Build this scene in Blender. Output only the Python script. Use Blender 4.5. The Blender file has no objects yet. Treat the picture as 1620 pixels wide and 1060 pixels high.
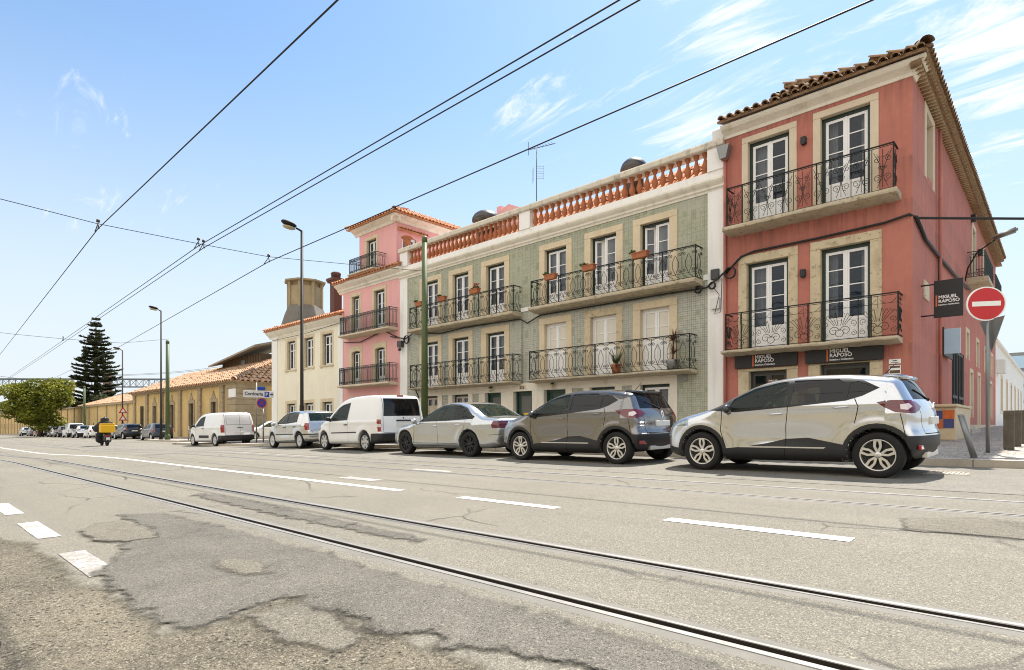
import bpy, bmesh, math, random
import numpy as np
from mathutils import Vector, Matrix
R = math.radians
scene = bpy.context.scene
COL = scene.collection

# ------------------------------------------------------------------ camera, sky, sun, exposure
YAW = 46.7157                      # the street runs away to the left of the lens axis by this angle
cam_d = bpy.data.cameras.new("camera")
cam = bpy.data.objects.new("camera", cam_d)
COL.objects.link(cam)
cam_d.sensor_width = 36.0
cam_d.lens = 20.51
cam_d.shift_y = 0.0877
cam_d.clip_start = 0.05
cam_d.clip_end = 9000
cam.location = (0, 0, 0)           # z = 0 is the lens height, the road lies about 0.9 m below
cam.rotation_euler = (R(90), 0, R(90 - YAW))
scene.camera = cam

SUN_TO = Vector((-0.15, 0.57, 1.0)).normalized()
SUN_EL = math.asin(SUN_TO.z)
SUN_AZ = math.atan2(SUN_TO.x, SUN_TO.y)
sun_d = bpy.data.lights.new("sun", 'SUN')
sun_d.energy = 4.9
sun_d.angle = R(0.5)
sun_d.color = (1.0, 0.94, 0.85)
sun = bpy.data.objects.new("sun", sun_d)
COL.objects.link(sun)
sun.rotation_euler = SUN_TO.to_track_quat('Z', 'Y').to_euler()

world = bpy.data.worlds.new("World")
scene.world = world
world.use_nodes = True
wt = world.node_tree
wt.nodes.clear()
def wn(t, **k):
    n = wt.nodes.new(t)
    for a, b in k.items():
        setattr(n, a, b)
    return n
def wl(a, b):
    wt.links.new(a, b)
sky = wn('ShaderNodeTexSky', sky_type='NISHITA', sun_disc=False, sun_elevation=SUN_EL, sun_rotation=SUN_AZ,
         altitude=50, air_density=1.0, dust_density=0.6, ozone_density=1.3)
bg = wn('ShaderNodeBackground')
bg.inputs['Strength'].default_value = 0.10
wo = wn('ShaderNodeOutputWorld')
tc = wn('ShaderNodeTexCoord')
sep = wn('ShaderNodeSeparateXYZ')
wl(tc.outputs['Generated'], sep.inputs[0])
def wm(op, a, b=None):
    n = wn('ShaderNodeMath', operation=op)
    for i, q in enumerate((a, b)):
        if q is None: continue
        if isinstance(q, (int, float)): n.inputs[i].default_value = q
        else: wl(q, n.inputs[i])
    return n.outputs[0]
def wr(v, a, b, c=0.0, d=1.0):
    n = wn('ShaderNodeMapRange', interpolation_type='SMOOTHSTEP')
    for k, q in zip(('From Min', 'From Max', 'To Min', 'To Max'), (a, b, c, d)): n.inputs[k].default_value = q
    wl(v, n.inputs['Value']); return n.outputs[0]
# cloud layer coordinates: the direction projected on a high flat sheet
za = wm('ADD', wm('MAXIMUM', sep.outputs['Z'], 0.0), 0.16)
cmb = wn('ShaderNodeCombineXYZ'); wl(wm('DIVIDE', sep.outputs['X'], za), cmb.inputs[0]); wl(wm('DIVIDE', sep.outputs['Y'], za), cmb.inputs[1])
def wnoise(scale, detail, rough, dist, rot, sc):
    mp = wn('ShaderNodeMapping'); mp.inputs['Rotation'].default_value = (0, 0, R(rot)); mp.inputs['Scale'].default_value = sc; wl(cmb.outputs[0], mp.inputs[0])
    n = wn('ShaderNodeTexNoise'); n.inputs['Scale'].default_value = scale; n.inputs['Detail'].default_value = detail; n.inputs['Roughness'].default_value = rough; n.inputs['Distortion'].default_value = dist
    wl(mp.outputs[0], n.inputs['Vector']); return n.outputs['Fac']
cir = wnoise(4.6, 12, 0.68, 0.9, 25, (0.5, 2.1, 1))
# thin cirrus in a few places of the sky: (direction, angular size, density)
spots = [((-0.065, 0.893, 0.446), 0.2, 1.0), ((-0.031, 0.886, 0.463), 0.16, 0.9), ((-0.333, 0.781, 0.528), 0.13, 0.8), ((-0.396, 0.807, 0.439), 0.14, 0.85), ((-0.555, 0.687, 0.469), 0.13, 0.55), ((-0.213, 0.831, 0.514), 0.16, 0.35), ((-0.925, 0.211, 0.317), 0.11, 0.45), ((-0.897, 0.164, 0.411), 0.12, 0.35), ((-0.761, 0.447, 0.47), 0.05, 0.3), ((-0.941, 0.126, 0.313), 0.07, 0.3), ((-0.903, 0.29, 0.317), 0.08, 0.3), ((-0.307, 0.782, 0.542), 0.09, 0.7), ((-0.667, 0.635, 0.39), 0.05, 0.35), ((-0.129, 0.859, 0.496), 0.1, 0.3)]
tot = None
for d, r, k in spots:
    n = wn('ShaderNodeVectorMath', operation='DISTANCE'); n.inputs[1].default_value = d; wl(tc.outputs['Generated'], n.inputs[0])
    v = wr(n.outputs['Value'], 0.0, r * 1.25, k, 0.0); tot = v if tot is None else wm('MAXIMUM', tot, v)
cm = wm('MULTIPLY', wr(wm('ADD', cir, wm('MULTIPLY', tot, 0.26)), 0.63, 0.86), wr(tot, 0.0, 0.25))
# unseen white cloud added behind the camera to brighten the shaded house fronts
fill_cloud = wm('MULTIPLY', wr(wm('ADD', wnoise(1.1, 8, 0.6, 0.3, 0, (1, 1, 1)), wr(sep.outputs['Y'], 0.0, -0.5, 0.0, 0.28)), 0.46, 0.62), wm('MULTIPLY', wr(sep.outputs['Y'], 0.02, -0.22), wr(sep.outputs['Z'], 0.10, 0.30)))
# milky air near the horizon
hz = wr(sep.outputs['Z'], 0.0, 0.58, 0.97, 0.0)
def wmix(f, a, col):
    n = wn('ShaderNodeMix', data_type='RGBA'); n.inputs[7].default_value = (*col, 1); wl(f, n.inputs[0]); wl(a, n.inputs[6]); return n.outputs[2]
tint = wn('ShaderNodeMix', data_type='RGBA', blend_type='MULTIPLY'); tint.inputs[0].default_value = 1.0; tint.inputs[7].default_value = (0.98, 1.13, 1.16, 1); wl(sky.outputs[0], tint.inputs[6])
c = wmix(hz, tint.outputs[2], (4.6, 4.95, 5.25))
c = wmix(cm, c, (6.0, 6.2, 6.5))
c = wmix(fill_cloud, c, (8.4, 8.1, 7.6))
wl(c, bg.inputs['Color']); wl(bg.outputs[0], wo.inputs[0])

scene.view_settings.view_transform = 'Standard'
scene.view_settings.look = 'None'
scene.view_settings.exposure = 0.88
scene.view_settings.gamma = 1.0
scene.cycles.pixel_filter_type = 'BLACKMAN_HARRIS'
scene.cycles.filter_width = 1.05
scene.cycles.max_bounces = 8
scene.cycles.diffuse_bounces = 4
scene.cycles.transparent_max_bounces = 16

# ------------------------------------------------------------------ ground heights
def sstep(a, b, x):
    t = min(1.0, max(0.0, (x - a) / (b - a)))
    return t * t * (3 - 2 * t)
def gz(X, Y):                      # road surface: 2 % crossfall, falling gently down the street
    Yc = min(max(Y, -12.0), 40.0)
    Xc = min(max(X, -220.0), 40.0)
    return -(0.918 - 0.0192 * Yc) + 0.0087 * Xc - 0.2 * sstep(20, 36, -X)
def gp(X, Y):                      # pavement surface
    return gz(X, Y) + 0.12

def poly_sdf(P, x, z):
    """signed distance to a polygon, negative inside"""
    P = np.asarray(P, float); d = np.full(x.shape, 1e9); s = np.ones(x.shape); n = len(P)
    for i in range(n):
        a = P[i]; b = P[i - 1]; e = b - a; wx, wz = x - a[0], z - a[1]
        t = np.clip((wx * e[0] + wz * e[1]) / (e[0] ** 2 + e[1] ** 2), 0, 1)
        d = np.minimum(d, (wx - e[0] * t) ** 2 + (wz - e[1] * t) ** 2)
        c1 = z >= a[1]; c2 = z < b[1]; c3 = e[0] * wz > e[1] * wx
        s = np.where((c1 & c2 & c3) | (~c1 & ~c2 & ~c3), -s, s)
    return s * np.sqrt(d)
# ------------------------------------------------------------------ helpers: materials
MATS = {}
def lin(h):
    h = h.lstrip('#')
    o = []
    for i in (0, 2, 4):
        c = int(h[i:i + 2], 16) / 255
        o.append(c / 12.92 if c <= 0.04045 else ((c + 0.055) / 1.055) ** 2.4)
    return tuple(o)
class NT:
    def __init__(s, name):
        s.m = bpy.data.materials.new(name); s.m.use_nodes = True
        s.t = s.m.node_tree; s.t.nodes.clear()
        s.out = s.n('ShaderNodeOutputMaterial'); s.b = s.n('ShaderNodeBsdfPrincipled')
        s.l(s.b.outputs[0], s.out.inputs[0])
        s.geo = s.n('ShaderNodeNewGeometry'); s.pos = s.geo.outputs['Position']
        MATS[name] = s.m
    def n(s, t, **k):
        x = s.t.nodes.new(t)
        for a, b in k.items(): setattr(x, a, b)
        return x
    def l(s, a, b): s.t.links.new(a, b)
    def obj(s):
        return s.n('ShaderNodeTexCoord').outputs['Object']
    def mapped(s, src, scale, loc=(0, 0, 0), rot=(0, 0, 0)):
        m = s.n('ShaderNodeMapping'); m.inputs['Scale'].default_value = scale; m.inputs['Location'].default_value = loc
        m.inputs['Rotation'].default_value = rot
        s.l(src, m.inputs[0]); return m.outputs[0]
    def noise(s, vec, scale, detail=4, rough=0.55, dist=0):
        x = s.n('ShaderNodeTexNoise'); x.inputs['Scale'].default_value = scale; x.inputs['Detail'].default_value = detail
        x.inputs['Roughness'].default_value = rough; x.inputs['Distortion'].default_value = dist
        s.l(vec, x.inputs['Vector']); return x.outputs['Fac']
    def voro(s, vec, scale, feature='F1', out='Distance'):
        x = s.n('ShaderNodeTexVoronoi', feature=feature); x.inputs['Scale'].default_value = scale
        s.l(vec, x.inputs['Vector']); return x.outputs[out]
    def rng(s, v, a, b, c=0.0, d=1.0, smooth=False):
        x = s.n('ShaderNodeMapRange'); 
        if smooth: x.interpolation_type = 'SMOOTHSTEP'
        for i, q in zip(('From Min', 'From Max', 'To Min', 'To Max'), (a, b, c, d)): x.inputs[i].default_value = q
        s.l(v, x.inputs['Value']); return x.outputs[0]
    def mth(s, op, a, b=None):
        x = s.n('ShaderNodeMath', operation=op)
        for i, q in enumerate((a, b)):
            if q is None: continue
            if isinstance(q, (int, float)): x.inputs[i].default_value = q
            else: s.l(q, x.inputs[i])
        return x.outputs[0]
    def mix(s, fac, a, b, mode='MIX'):
        x = s.n('ShaderNodeMix', data_type='RGBA', blend_type=mode)
        for i, q in ((0, fac), (6, a), (7, b)):
            if isinstance(q, (int, float)): x.inputs[i].default_value = q
            elif isinstance(q, tuple): x.inputs[i].default_value = (*q[:3], 1)
            else: s.l(q, x.inputs[i])
        return x.outputs[2]
    def set(s, **k):
        for a, q in k.items():
            i = s.b.inputs[a.replace('_', ' ')]
            if isinstance(q, tuple): i.default_value = (*q[:3], 1)
            elif isinstance(q, (int, float)): i.default_value = q
            else: s.l(q, i)
        return s
    def bump(s, h, strength=0.3, dist=0.01):
        x = s.n('ShaderNodeBump'); x.inputs['Strength'].default_value = strength; x.inputs['Distance'].default_value = dist
        s.l(h, x.inputs['Height']); s.l(x.outputs[0], s.b.inputs['Normal']); return s

def scl(c, k): return tuple(min(1, x * k) for x in c[:3])
def mat(name, col, rough=0.8, var=0.12, vs=1.2, bump=0.15, bs=40, bd=0.01, metallic=0.0, stain=None, stain_amt=0.0, stain_s=(2.5, 2.5, 0.5), spec=0.5, coat=0.0, blotch=None, blotch_amt=0.0):
    if isinstance(col, str): col = lin(col)
    t = NT(name)
    a = t.noise(t.pos, vs, 6, 0.6)
    b = t.noise(t.pos, vs * 9, 4, 0.6)
    f = t.mth('ADD', t.mth('MULTIPLY', a, 0.65), t.mth('MULTIPLY', b, 0.35))
    c = t.mix(t.rng(f, 0.3, 0.7), scl(col, 1 - var), scl(col, 1 + var))
    if stain:
        sv = t.mapped(t.pos, stain_s)
        sn = t.noise(sv, 1.0, 7, 0.65, 0.3)
        c = t.mix(t.mth('MULTIPLY', t.rng(sn, 0.52, 0.72), stain_amt), c, stain if isinstance(stain, tuple) else lin(stain))
    if blotch:
        bn = t.noise(t.pos, 7.0, 8, 0.7)
        c = t.mix(t.mth('MULTIPLY', t.rng(bn, 0.56, 0.64), blotch_amt), c, blotch if isinstance(blotch, tuple) else lin(blotch))
    t.set(Base_Color=c, Roughness=rough, Metallic=metallic, Specular_IOR_Level=spec, Coat_Weight=coat)
    if bump: t.bump(t.noise(t.pos, bs, 5, 0.6), bump, bd)
    return t.m

# ------------------------------------------------------------------ helpers: meshes and objects
class MB:
    def __init__(s): s.v = []; s.f = []; s.sm = []; s.mi = []
    def add(s, vs, fs, smooth=False, mi=0):
        o = len(s.v); s.v.extend([tuple(p) for p in vs])
        for q in fs:
            s.f.append(tuple(i + o for i in q)); s.sm.append(smooth); s.mi.append(mi)
        return s
    def box(s, x0, x1, y0, y1, z0, z1, mi=0):
        x0, x1 = min(x0, x1), max(x0, x1); y0, y1 = min(y0, y1), max(y0, y1); z0, z1 = min(z0, z1), max(z0, z1)
        return s.add([(x0, y0, z0), (x1, y0, z0), (x1, y1, z0), (x0, y1, z0), (x0, y0, z1), (x1, y0, z1), (x1, y1, z1), (x0, y1, z1)],
              [(0, 3, 2, 1), (4, 5, 6, 7), (0, 1, 5, 4), (1, 2, 6, 5), (2, 3, 7, 6), (3, 0, 4, 7)], mi=mi)
    def bbox(s, x0, x1, y0, y1, z0, z1, b=0.01):     # box with chamfered edges
        bm = bmesh.new(); bmesh.ops.create_cube(bm, size=1)
        for v in bm.verts: v.co = Vector(((x0 + x1) / 2 + v.co.x * abs(x1 - x0), (y0 + y1) / 2 + v.co.y * abs(y1 - y0), (z0 + z1) / 2 + v.co.z * abs(z1 - z0)))
        bmesh.ops.bevel(bm, geom=bm.edges[:], offset=b, segments=2, affect='EDGES', profile=0.5)
        return s.addbm(bm)
    def addbm(s, bm, smooth=False):
        bm.verts.index_update()
        s.add([v.co for v in bm.verts], [[v.index for v in f.verts] for f in bm.faces], smooth); bm.free(); return s
    def quad(s, a, b, c, d): return s.add([a, b, c, d], [(0, 1, 2, 3)])
    def extr(s, poly, vec, smooth=False):            # closed 3-D polygon pushed along vec
        n = len(poly); a = [Vector(p) for p in poly]; b = [p + Vector(vec) for p in a]
        return s.add(a + b, [tuple(range(n))[::-1], tuple(range(n, 2 * n))] + [(i, (i + 1) % n, n + (i + 1) % n, n + i) for i in range(n)], smooth)
    def tube(s, pts, r, n=6, closed=False, cap=True):
        P = [Vector(p) for p in pts]; m = len(P)
        if m < 2: return s
        rr = r if isinstance(r, (list, tuple)) else [r] * m
        rings = []; prev = None
        for i in range(m):
            if closed: t = P[(i + 1) % m] - P[i - 1]
            else: t = P[min(i + 1, m - 1)] - P[max(i - 1, 0)]
            if t.length < 1e-9: t = Vector((0, 0, 1))
            t.normalize()
            if prev is None:
                u = t.orthogonal().normalized()
                if abs(t.z) < 0.95: u = t.cross(Vector((0, 0, 1))).normalized()
            else:
                u = prev - t * prev.dot(t)
                u = u.normalized() if u.length > 1e-6 else t.orthogonal().normalized()
            prev = u; w = t.cross(u)
            rings.append([P[i] + (u * math.cos(2 * math.pi * k / n + math.pi / n) + w * math.sin(2 * math.pi * k / n + math.pi / n)) * rr[i] for k in range(n)])
        vs = [p for q in rings for p in q]; fs = []
        for i in range(m if closed else m - 1):
            j = (i + 1) % m
            for k in range(n): fs.append((i * n + k, i * n + (k + 1) % n, j * n + (k + 1) % n, j * n + k))
        if cap and not closed: fs += [tuple(range(n))[::-1], tuple(range((m - 1) * n, m * n))]
        return s.add(vs, fs, n > 4)
    def lathe(s, c, prof, n=16, axis='z', smooth=True, cap=True):
        c = Vector(c); vs = []
        for r, h in prof:
            for k in range(n):
                a = 2 * math.pi * k / n; p = (r * math.cos(a), r * math.sin(a), h)
                if axis == 'y': p = (p[0], p[2], p[1])
                if axis == 'x': p = (p[2], p[0], p[1])
                vs.append(c + Vector(p))
        fs = []
        for i in range(len(prof) - 1):
            for k in range(n): fs.append((i * n + k, i * n + (k + 1) % n, (i + 1) * n + (k + 1) % n, (i + 1) * n + k))
        if cap: fs += [tuple(range(n))[::-1], tuple(range((len(prof) - 1) * n, len(prof) * n))]
        return s.add(vs, fs, smooth)
    def ball(s, c, r, n=12, m=8):
        if not isinstance(r, (tuple, list)): r = (r, r, r)
        vs = []; c = Vector(c)
        for i in range(m + 1):
            t = math.pi * i / m
            for k in range(n):
                a = 2 * math.pi * k / n
                vs.append(c + Vector((r[0] * math.sin(t) * math.cos(a), r[1] * math.sin(t) * math.sin(a), r[2] * math.cos(t))))
        return s.add(vs, [(i * n + k, (i + 1) * n + k, (i + 1) * n + (k + 1) % n, i * n + (k + 1) % n) for i in range(m) for k in range(n)], True)
    def build(s, name, m, parent=None, org=None):
        if org is None: org = ORG.get(parent.name, Vector((0, 0, 0))) if parent else Vector((0, 0, 0))
        me = bpy.data.meshes.new(name)
        me.from_pydata([tuple(Vector(p) - org) for p in s.v], [], s.f)
        me.polygons.foreach_set('use_smooth', s.sm)
        for q in (m if isinstance(m, (list, tuple)) else [m]): me.materials.append(MATS[q] if isinstance(q, str) else q)
        if any(s.mi): me.polygons.foreach_set('material_index', s.mi)
        me.validate(); me.update()
        o = bpy.data.objects.new(name, me); COL.objects.link(o)
        ORG[o.name] = org
        if parent: o.parent = parent
        return o
ORG = {}
def tag(o, label=None, cat=None, group=None, kind=None):
    for k, q in (('label', label), ('category', cat), ('group', group), ('kind', kind)):
        if q: o[k] = q
    return o
def thing(name, loc, label, cat, group=None):
    o = bpy.data.objects.new(name, None); COL.objects.link(o); o.location = loc; o.empty_display_size = 0.2
    ORG[o.name] = Vector(loc)
    return tag(o, label, cat, group)
def kids(o): return [c for c in bpy.data.objects if c.parent == o]
def copy_tree(o, parent=None, ch=None):
    c = o.copy(); COL.objects.link(c); c.parent = parent
    for k in list(o.children): copy_tree(k, c)
    return c
def text_mesh(txt, size, bold=False, space=1.0, extrude=0.002):
    cu = bpy.data.curves.new('lettering', 'FONT'); cu.body = txt; cu.size = size; cu.extrude = extrude; cu.space_character = space
    if bold: cu.offset = size * 0.022
    cu.resolution_u = 3
    o = bpy.data.objects.new('lettering', cu); COL.objects.link(o)
    dg = bpy.context.evaluated_depsgraph_get(); dg.update()
    me = bpy.data.meshes.new_from_object(o.evaluated_get(dg))
    vs = [v.co.copy() for v in me.vertices]; fs = [tuple(p.vertices) for p in me.polygons]
    bpy.data.objects.remove(o); bpy.data.curves.remove(cu); bpy.data.meshes.remove(me)
    return vs, fs
def put_text(mb, txt, size, fn, bold=False, space=1.0, mi=0):      # fn maps (x, y, d) of the lettering to the world
    vs, fs = text_mesh(txt, size, bold, space)
    mb.add([fn(v.x, v.y, v.z) for v in vs], fs, mi=mi)
    return max([v.x for v in vs] + [0])
# ------------------------------------------------------------------ materials
def asphalt():
    t = NT('asphalt'); p = t.pos
    a = t.noise(p, 0.35, 5, 0.6); b = t.noise(t.mapped(p, (0.10, 1.5, 1)), 1.0, 7, 0.68); g = t.noise(p, 95, 3, 0.7); m = t.noise(p, 5, 6, 0.7)
    st0 = t.mix(t.rng(t.noise(p, 60, 2), .47, .53), t.voro(p, 125, 'F1', 'Color'), t.voro(p, 230, 'F1', 'Color')); sepc = t.n('ShaderNodeSeparateColor'); t.l(st0, sepc.inputs[0])
    c = t.mix(t.rng(a, 0.3, 0.7), (0.165, 0.151, 0.122), (0.222, 0.204, 0.166))
    c = t.mix(t.rng(b, 0.46, 0.74, 0, 0.75), c, (0.120, 0.112, 0.095))          # tyre-darkened lanes
    c = t.mix(t.rng(m, 0.52, 0.74, 0, 0.45), c, (0.135, 0.120, 0.092))
    oil = t.noise(p, 1.3, 3, 0.5); c = t.mix(t.rng(oil, 0.68, 0.80, 0, 0.55), c, (0.07, 0.066, 0.06))
    c = t.mix(t.rng(sepc.outputs[0], 0.50, 0.95, 0, 0.62), c, (0.42, 0.385, 0.30))
    c = t.mix(t.rng(sepc.outputs[1], 0.55, 0.95, 0, 0.7), c, (0.058, 0.053, 0.045))
    c = t.mix(t.rng(g, 0.48, 0.70, 0, 0.5), c, (0.07, 0.065, 0.055))
    wv = t.n('ShaderNodeMix', data_type='VECTOR'); wv.inputs[0].default_value = 0.22
    wn_ = t.n('ShaderNodeTexNoise'); wn_.inputs['Scale'].default_value = 1.4; wn_.inputs['Detail'].default_value = 6; t.l(p, wn_.inputs['Vector'])
    t.l(p, wv.inputs[4]); t.l(wn_.outputs['Color'], wv.inputs[5])
    ck = t.voro(wv.outputs[1], 0.55, 'DISTANCE_TO_EDGE')
    cm = t.mth('MULTIPLY', t.rng(ck, 0.0, 0.010, 1, 0), t.rng(t.noise(p, 0.7, 3), 0.50, 0.60))
    c = t.mix(t.mth('MULTIPLY', cm, 0.8), c, (0.03, 0.028, 0.025))
    t.set(Base_Color=c, Roughness=0.86, Specular_IOR_Level=0.35)
    h = t.mth('SUBTRACT', t.mth('ADD', t.mth('MULTIPLY', sepc.outputs[2], 0.6), g), t.mth('MULTIPLY', cm, 1.5))
    t.bump(h, 0.6, 0.006)
asphalt()
def patch(name, dark, light, stone, scale, bump, rim=0.0, pits=0.0, ragged=0.16, soft=0.02):
    """broken surfacing: the mesh attribute edge (metres inside the outline) and noise eat a crumbling border"""
    t = NT(name); p = t.pos
    a = t.noise(p, 1.3, 6, 0.65); g = t.noise(p, 130, 3, 0.7); m = t.noise(p, 11, 6, 0.7)
    st = t.mix(t.rng(t.noise(p, 50, 2), .47, .53), t.voro(p, scale, 'F1', 'Color'), t.voro(p, scale * 2, 'F1', 'Color')); sc = t.n('ShaderNodeSeparateColor'); t.l(st, sc.inputs[0])
    c = t.mix(t.rng(a, 0.32, 0.62), dark, light)
    c = t.mix(t.rng(m, 0.5, 0.75, 0, 0.55), c, scl(light, 1.35))
    c = t.mix(t.rng(t.noise(p, 3.1, 5, 0.7), 0.54, 0.70, 0, 0.7), c, scl(dark, 0.62))
    c = t.mix(t.rng(sc.outputs[0], 0.55, 0.95, 0, 0.6), c, stone)
    c = t.mix(t.rng(sc.outputs[1], 0.55, 0.95, 0, 0.85), c, scl(dark, 0.35))
    c = t.mix(t.rng(g, 0.5, 0.72, 0, 0.45), c, scl(dark, 0.5))
    if pits:
        pv = t.voro(p, 27); pn = t.noise(p, 2.3, 3)
        c = t.mix(t.mth('MULTIPLY', t.rng(pv, 0.16, 0.30, 1, 0), t.mth('MULTIPLY', t.rng(pn, 0.40, 0.55), pits)), c, scl(dark, 0.3))
    at = t.n('ShaderNodeAttribute', attribute_name='edge')
    e = t.mth('ADD', at.outputs['Fac'], t.mth('MULTIPLY', t.mth('SUBTRACT', t.noise(p, 4.5, 9, 0.72), 0.5), ragged * 2.2))
    if rim:
        rm = t.mth('MULTIPLY', t.rng(e, 0.0, 0.018, 1, 0), t.rng(t.noise(p, 1.9, 3), 0.48, 0.56))
        c = t.mix(t.mth('MULTIPLY', rm, rim), c, (0.025, 0.023, 0.02))
    t.set(Base_Color=c, Roughness=0.9, Specular_IOR_Level=0.3)
    t.bump(t.mth('ADD', t.mth('ADD', sc.outputs[2], g), t.mth('ADD', t.mth('MULTIPLY', m, 1.2), t.mth('MULTIPLY', t.rng(e, 0, .03), .6))), bump, 0.012)
    tr = t.n('ShaderNodeBsdfTransparent'); ms = t.n('ShaderNodeMixShader')
    t.l(t.rng(t.mth('ADD', e, t.mth('MULTIPLY', t.mth('SUBTRACT', g, 0.5), soft * 2)), -soft, soft), ms.inputs[0]); t.l(tr.outputs[0], ms.inputs[1]); t.l(t.b.outputs[0], ms.inputs[2]); t.l(ms.outputs[0], t.out.inputs[0])
patch('dark_patch', (0.112, 0.105, 0.090), (0.170, 0.158, 0.132), (0.33, 0.305, 0.255), 130, 0.6, rim=0.6, ragged=0.19, soft=0.035)
patch('sandy_patch', (0.135, 0.124, 0.102), (0.185, 0.168, 0.135), (0.40, 0.355, 0.27), 120, 0.5, rim=0.5, ragged=0.10, soft=0.03)
patch('gravel_patch', (0.125, 0.108, 0.078), (0.255, 0.222, 0.16), (0.46, 0.415, 0.325), 95, 0.9, rim=0.0, pits=1.0, ragged=0.22, soft=0.06)
patch('kerbside_asphalt', (0.185, 0.172, 0.146), (0.225, 0.21, 0.18), (0.34, 0.32, 0.27), 90, 0.4, ragged=0.0)
mat('gravel_stone', (0.30, 0.265, 0.20), 0.9, 0.4, 30, 0)
mat('rail_strip', (0.16, 0.15, 0.13), 0.8, 0.2, 3, 0.3, 60)
mat('rail_steel', (0.27, 0.26, 0.245), 0.55, 0.25, 6, 0.1, 60, metallic=0.35, spec=0.3)
mat('rail_groove', (0.035, 0.026, 0.018), 0.95, 0.4, 8)
def paint(name, keep=0.5):
    t = NT(name); p = t.pos
    w = t.noise(p, 26, 7, 0.75); w2 = t.noise(p, 2.2, 4, 0.6)
    f = t.rng(t.mth('ADD', t.mth('MULTIPLY', w, 0.7), t.mth('MULTIPLY', w2, 0.3)), keep, keep + 0.05)
    c = t.mix(f, (0.60, 0.59, 0.555), (0.26, 0.24, 0.21))
    t.set(Base_Color=c, Roughness=0.7); t.bump(t.noise(p, 120, 3), 0.3, 0.004)
paint('road_paint', 0.525); paint('worn_paint', 0.43); paint('scuffed_paint', 0.49)
def cobble():
    t = NT('cobbles'); p = t.pos
    e = t.voro(p, 9.5, 'DISTANCE_TO_EDGE'); st = t.voro(p, 9.5, 'F1', 'Color'); sc = t.n('ShaderNodeSeparateColor'); t.l(st, sc.inputs[0])
    c = t.mix(sc.outputs[0], (0.34, 0.305, 0.265), (0.56, 0.515, 0.45))
    c = t.mix(t.rng(t.noise(p, 1.1, 5), 0.4, 0.7, 0, 0.5), c, (0.21, 0.185, 0.155))
    c = t.mix(t.rng(e, 0.03, 0.10, 0.85, 0), c, (0.10, 0.085, 0.065))
    t.set(Base_Color=c, Roughness=0.75); t.bump(t.rng(e, 0.0, 0.25), 0.8, 0.02)
cobble()
mat('kerb_stone', '#b3aa9c', 0.8, 0.2, 4, 0.3, 30)
mat('earth', (0.20, 0.18, 0.13), 0.95, 0.3, 0.05)
# facades
mat('pink_render', (0.74, 0.395, 0.385), 0.9, 0.05, 0.8, 0.1, 90, 0.004, stain=(0.60, 0.30, 0.27), stain_amt=0.4, stain_s=(3, 3, 0.35))
mat('cream_render', (0.78, 0.735, 0.59), 0.9, 0.05, 0.8, 0.1, 90, 0.004, stain=(0.62, 0.53, 0.36), stain_amt=0.35, stain_s=(3, 3, 0.35))
mat('yellow_render', (0.60, 0.42, 0.175), 0.95, 0.18, 0.7, 0.3, 30, 0.01, stain=(0.36, 0.27, 0.14), stain_amt=0.6, stain_s=(2, 2, 0.3), blotch=(0.70, 0.55, 0.30), blotch_amt=0.5)
mat('white_render', (0.80, 0.79, 0.76), 0.9, 0.04, 0.7, 0.1, 60, 0.004, stain=(0.58, 0.56, 0.50), stain_amt=0.5, stain_s=(3, 3, 0.3))
mat('cornice_white', (0.76, 0.72, 0.62), 0.9, 0.08, 2, 0.2, 40, 0.005, stain=(0.42, 0.37, 0.28), stain_amt=0.55, stain_s=(2.5, 2.5, 1.2))
mat('coping_stone', (0.60, 0.55, 0.45), 0.9, 0.12, 2, 0.3, 30, 0.006, stain=(0.26, 0.23, 0.17), stain_amt=0.8, stain_s=(5, 5, 3))
mat('lime_stone', (0.62, 0.52, 0.36), 0.85, 0.12, 1.5, 0.25, 40, 0.006, stain=(0.43, 0.34, 0.20), stain_amt=0.5, stain_s=(3, 3, 1.5))
mat('pale_stone', (0.60, 0.51, 0.38), 0.85, 0.08, 1.5, 0.2, 40, 0.005, stain=(0.46, 0.38, 0.27), stain_amt=0.35, stain_s=(3, 3, 1.5))
mat('stained_stone', (0.56, 0.47, 0.32), 0.88, 0.15, 1.5, 0.4, 35, 0.008, blotch=(0.16, 0.125, 0.075), blotch_amt=0.65, stain=(0.3, 0.23, 0.13), stain_amt=0.6, stain_s=(3, 3, 1.0))
mat('painted_stone', (0.70, 0.655, 0.55), 0.85, 0.08, 1.5, 0.25, 40, 0.006, stain=(0.45, 0.38, 0.26), stain_amt=0.5, stain_s=(3, 3, 1.0))
mat('slab_stone', (0.47, 0.405, 0.295), 0.9, 0.18, 2.5, 0.6, 25, 0.015, blotch=(0.15, 0.125, 0.085), blotch_amt=0.7, stain=(0.36, 0.27, 0.14), stain_amt=0.5, stain_s=(2, 2, 2))
mat('block_stone', (0.36, 0.28, 0.17), 0.9, 0.2, 2, 0.5, 20, 0.02, blotch=(0.2, 0.15, 0.09), blotch_amt=0.6)
mat('chimney_render', (0.34, 0.275, 0.16), 0.92, 0.18, 1.2, 0.3, 20, 0.02, stain=(0.23, 0.19, 0.11), stain_amt=0.7, stain_s=(1, 1, 0.25))
mat('grey_slate', (0.17, 0.155, 0.13), 0.9, 0.2, 1.5, 0.4, 12, 0.03)
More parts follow.
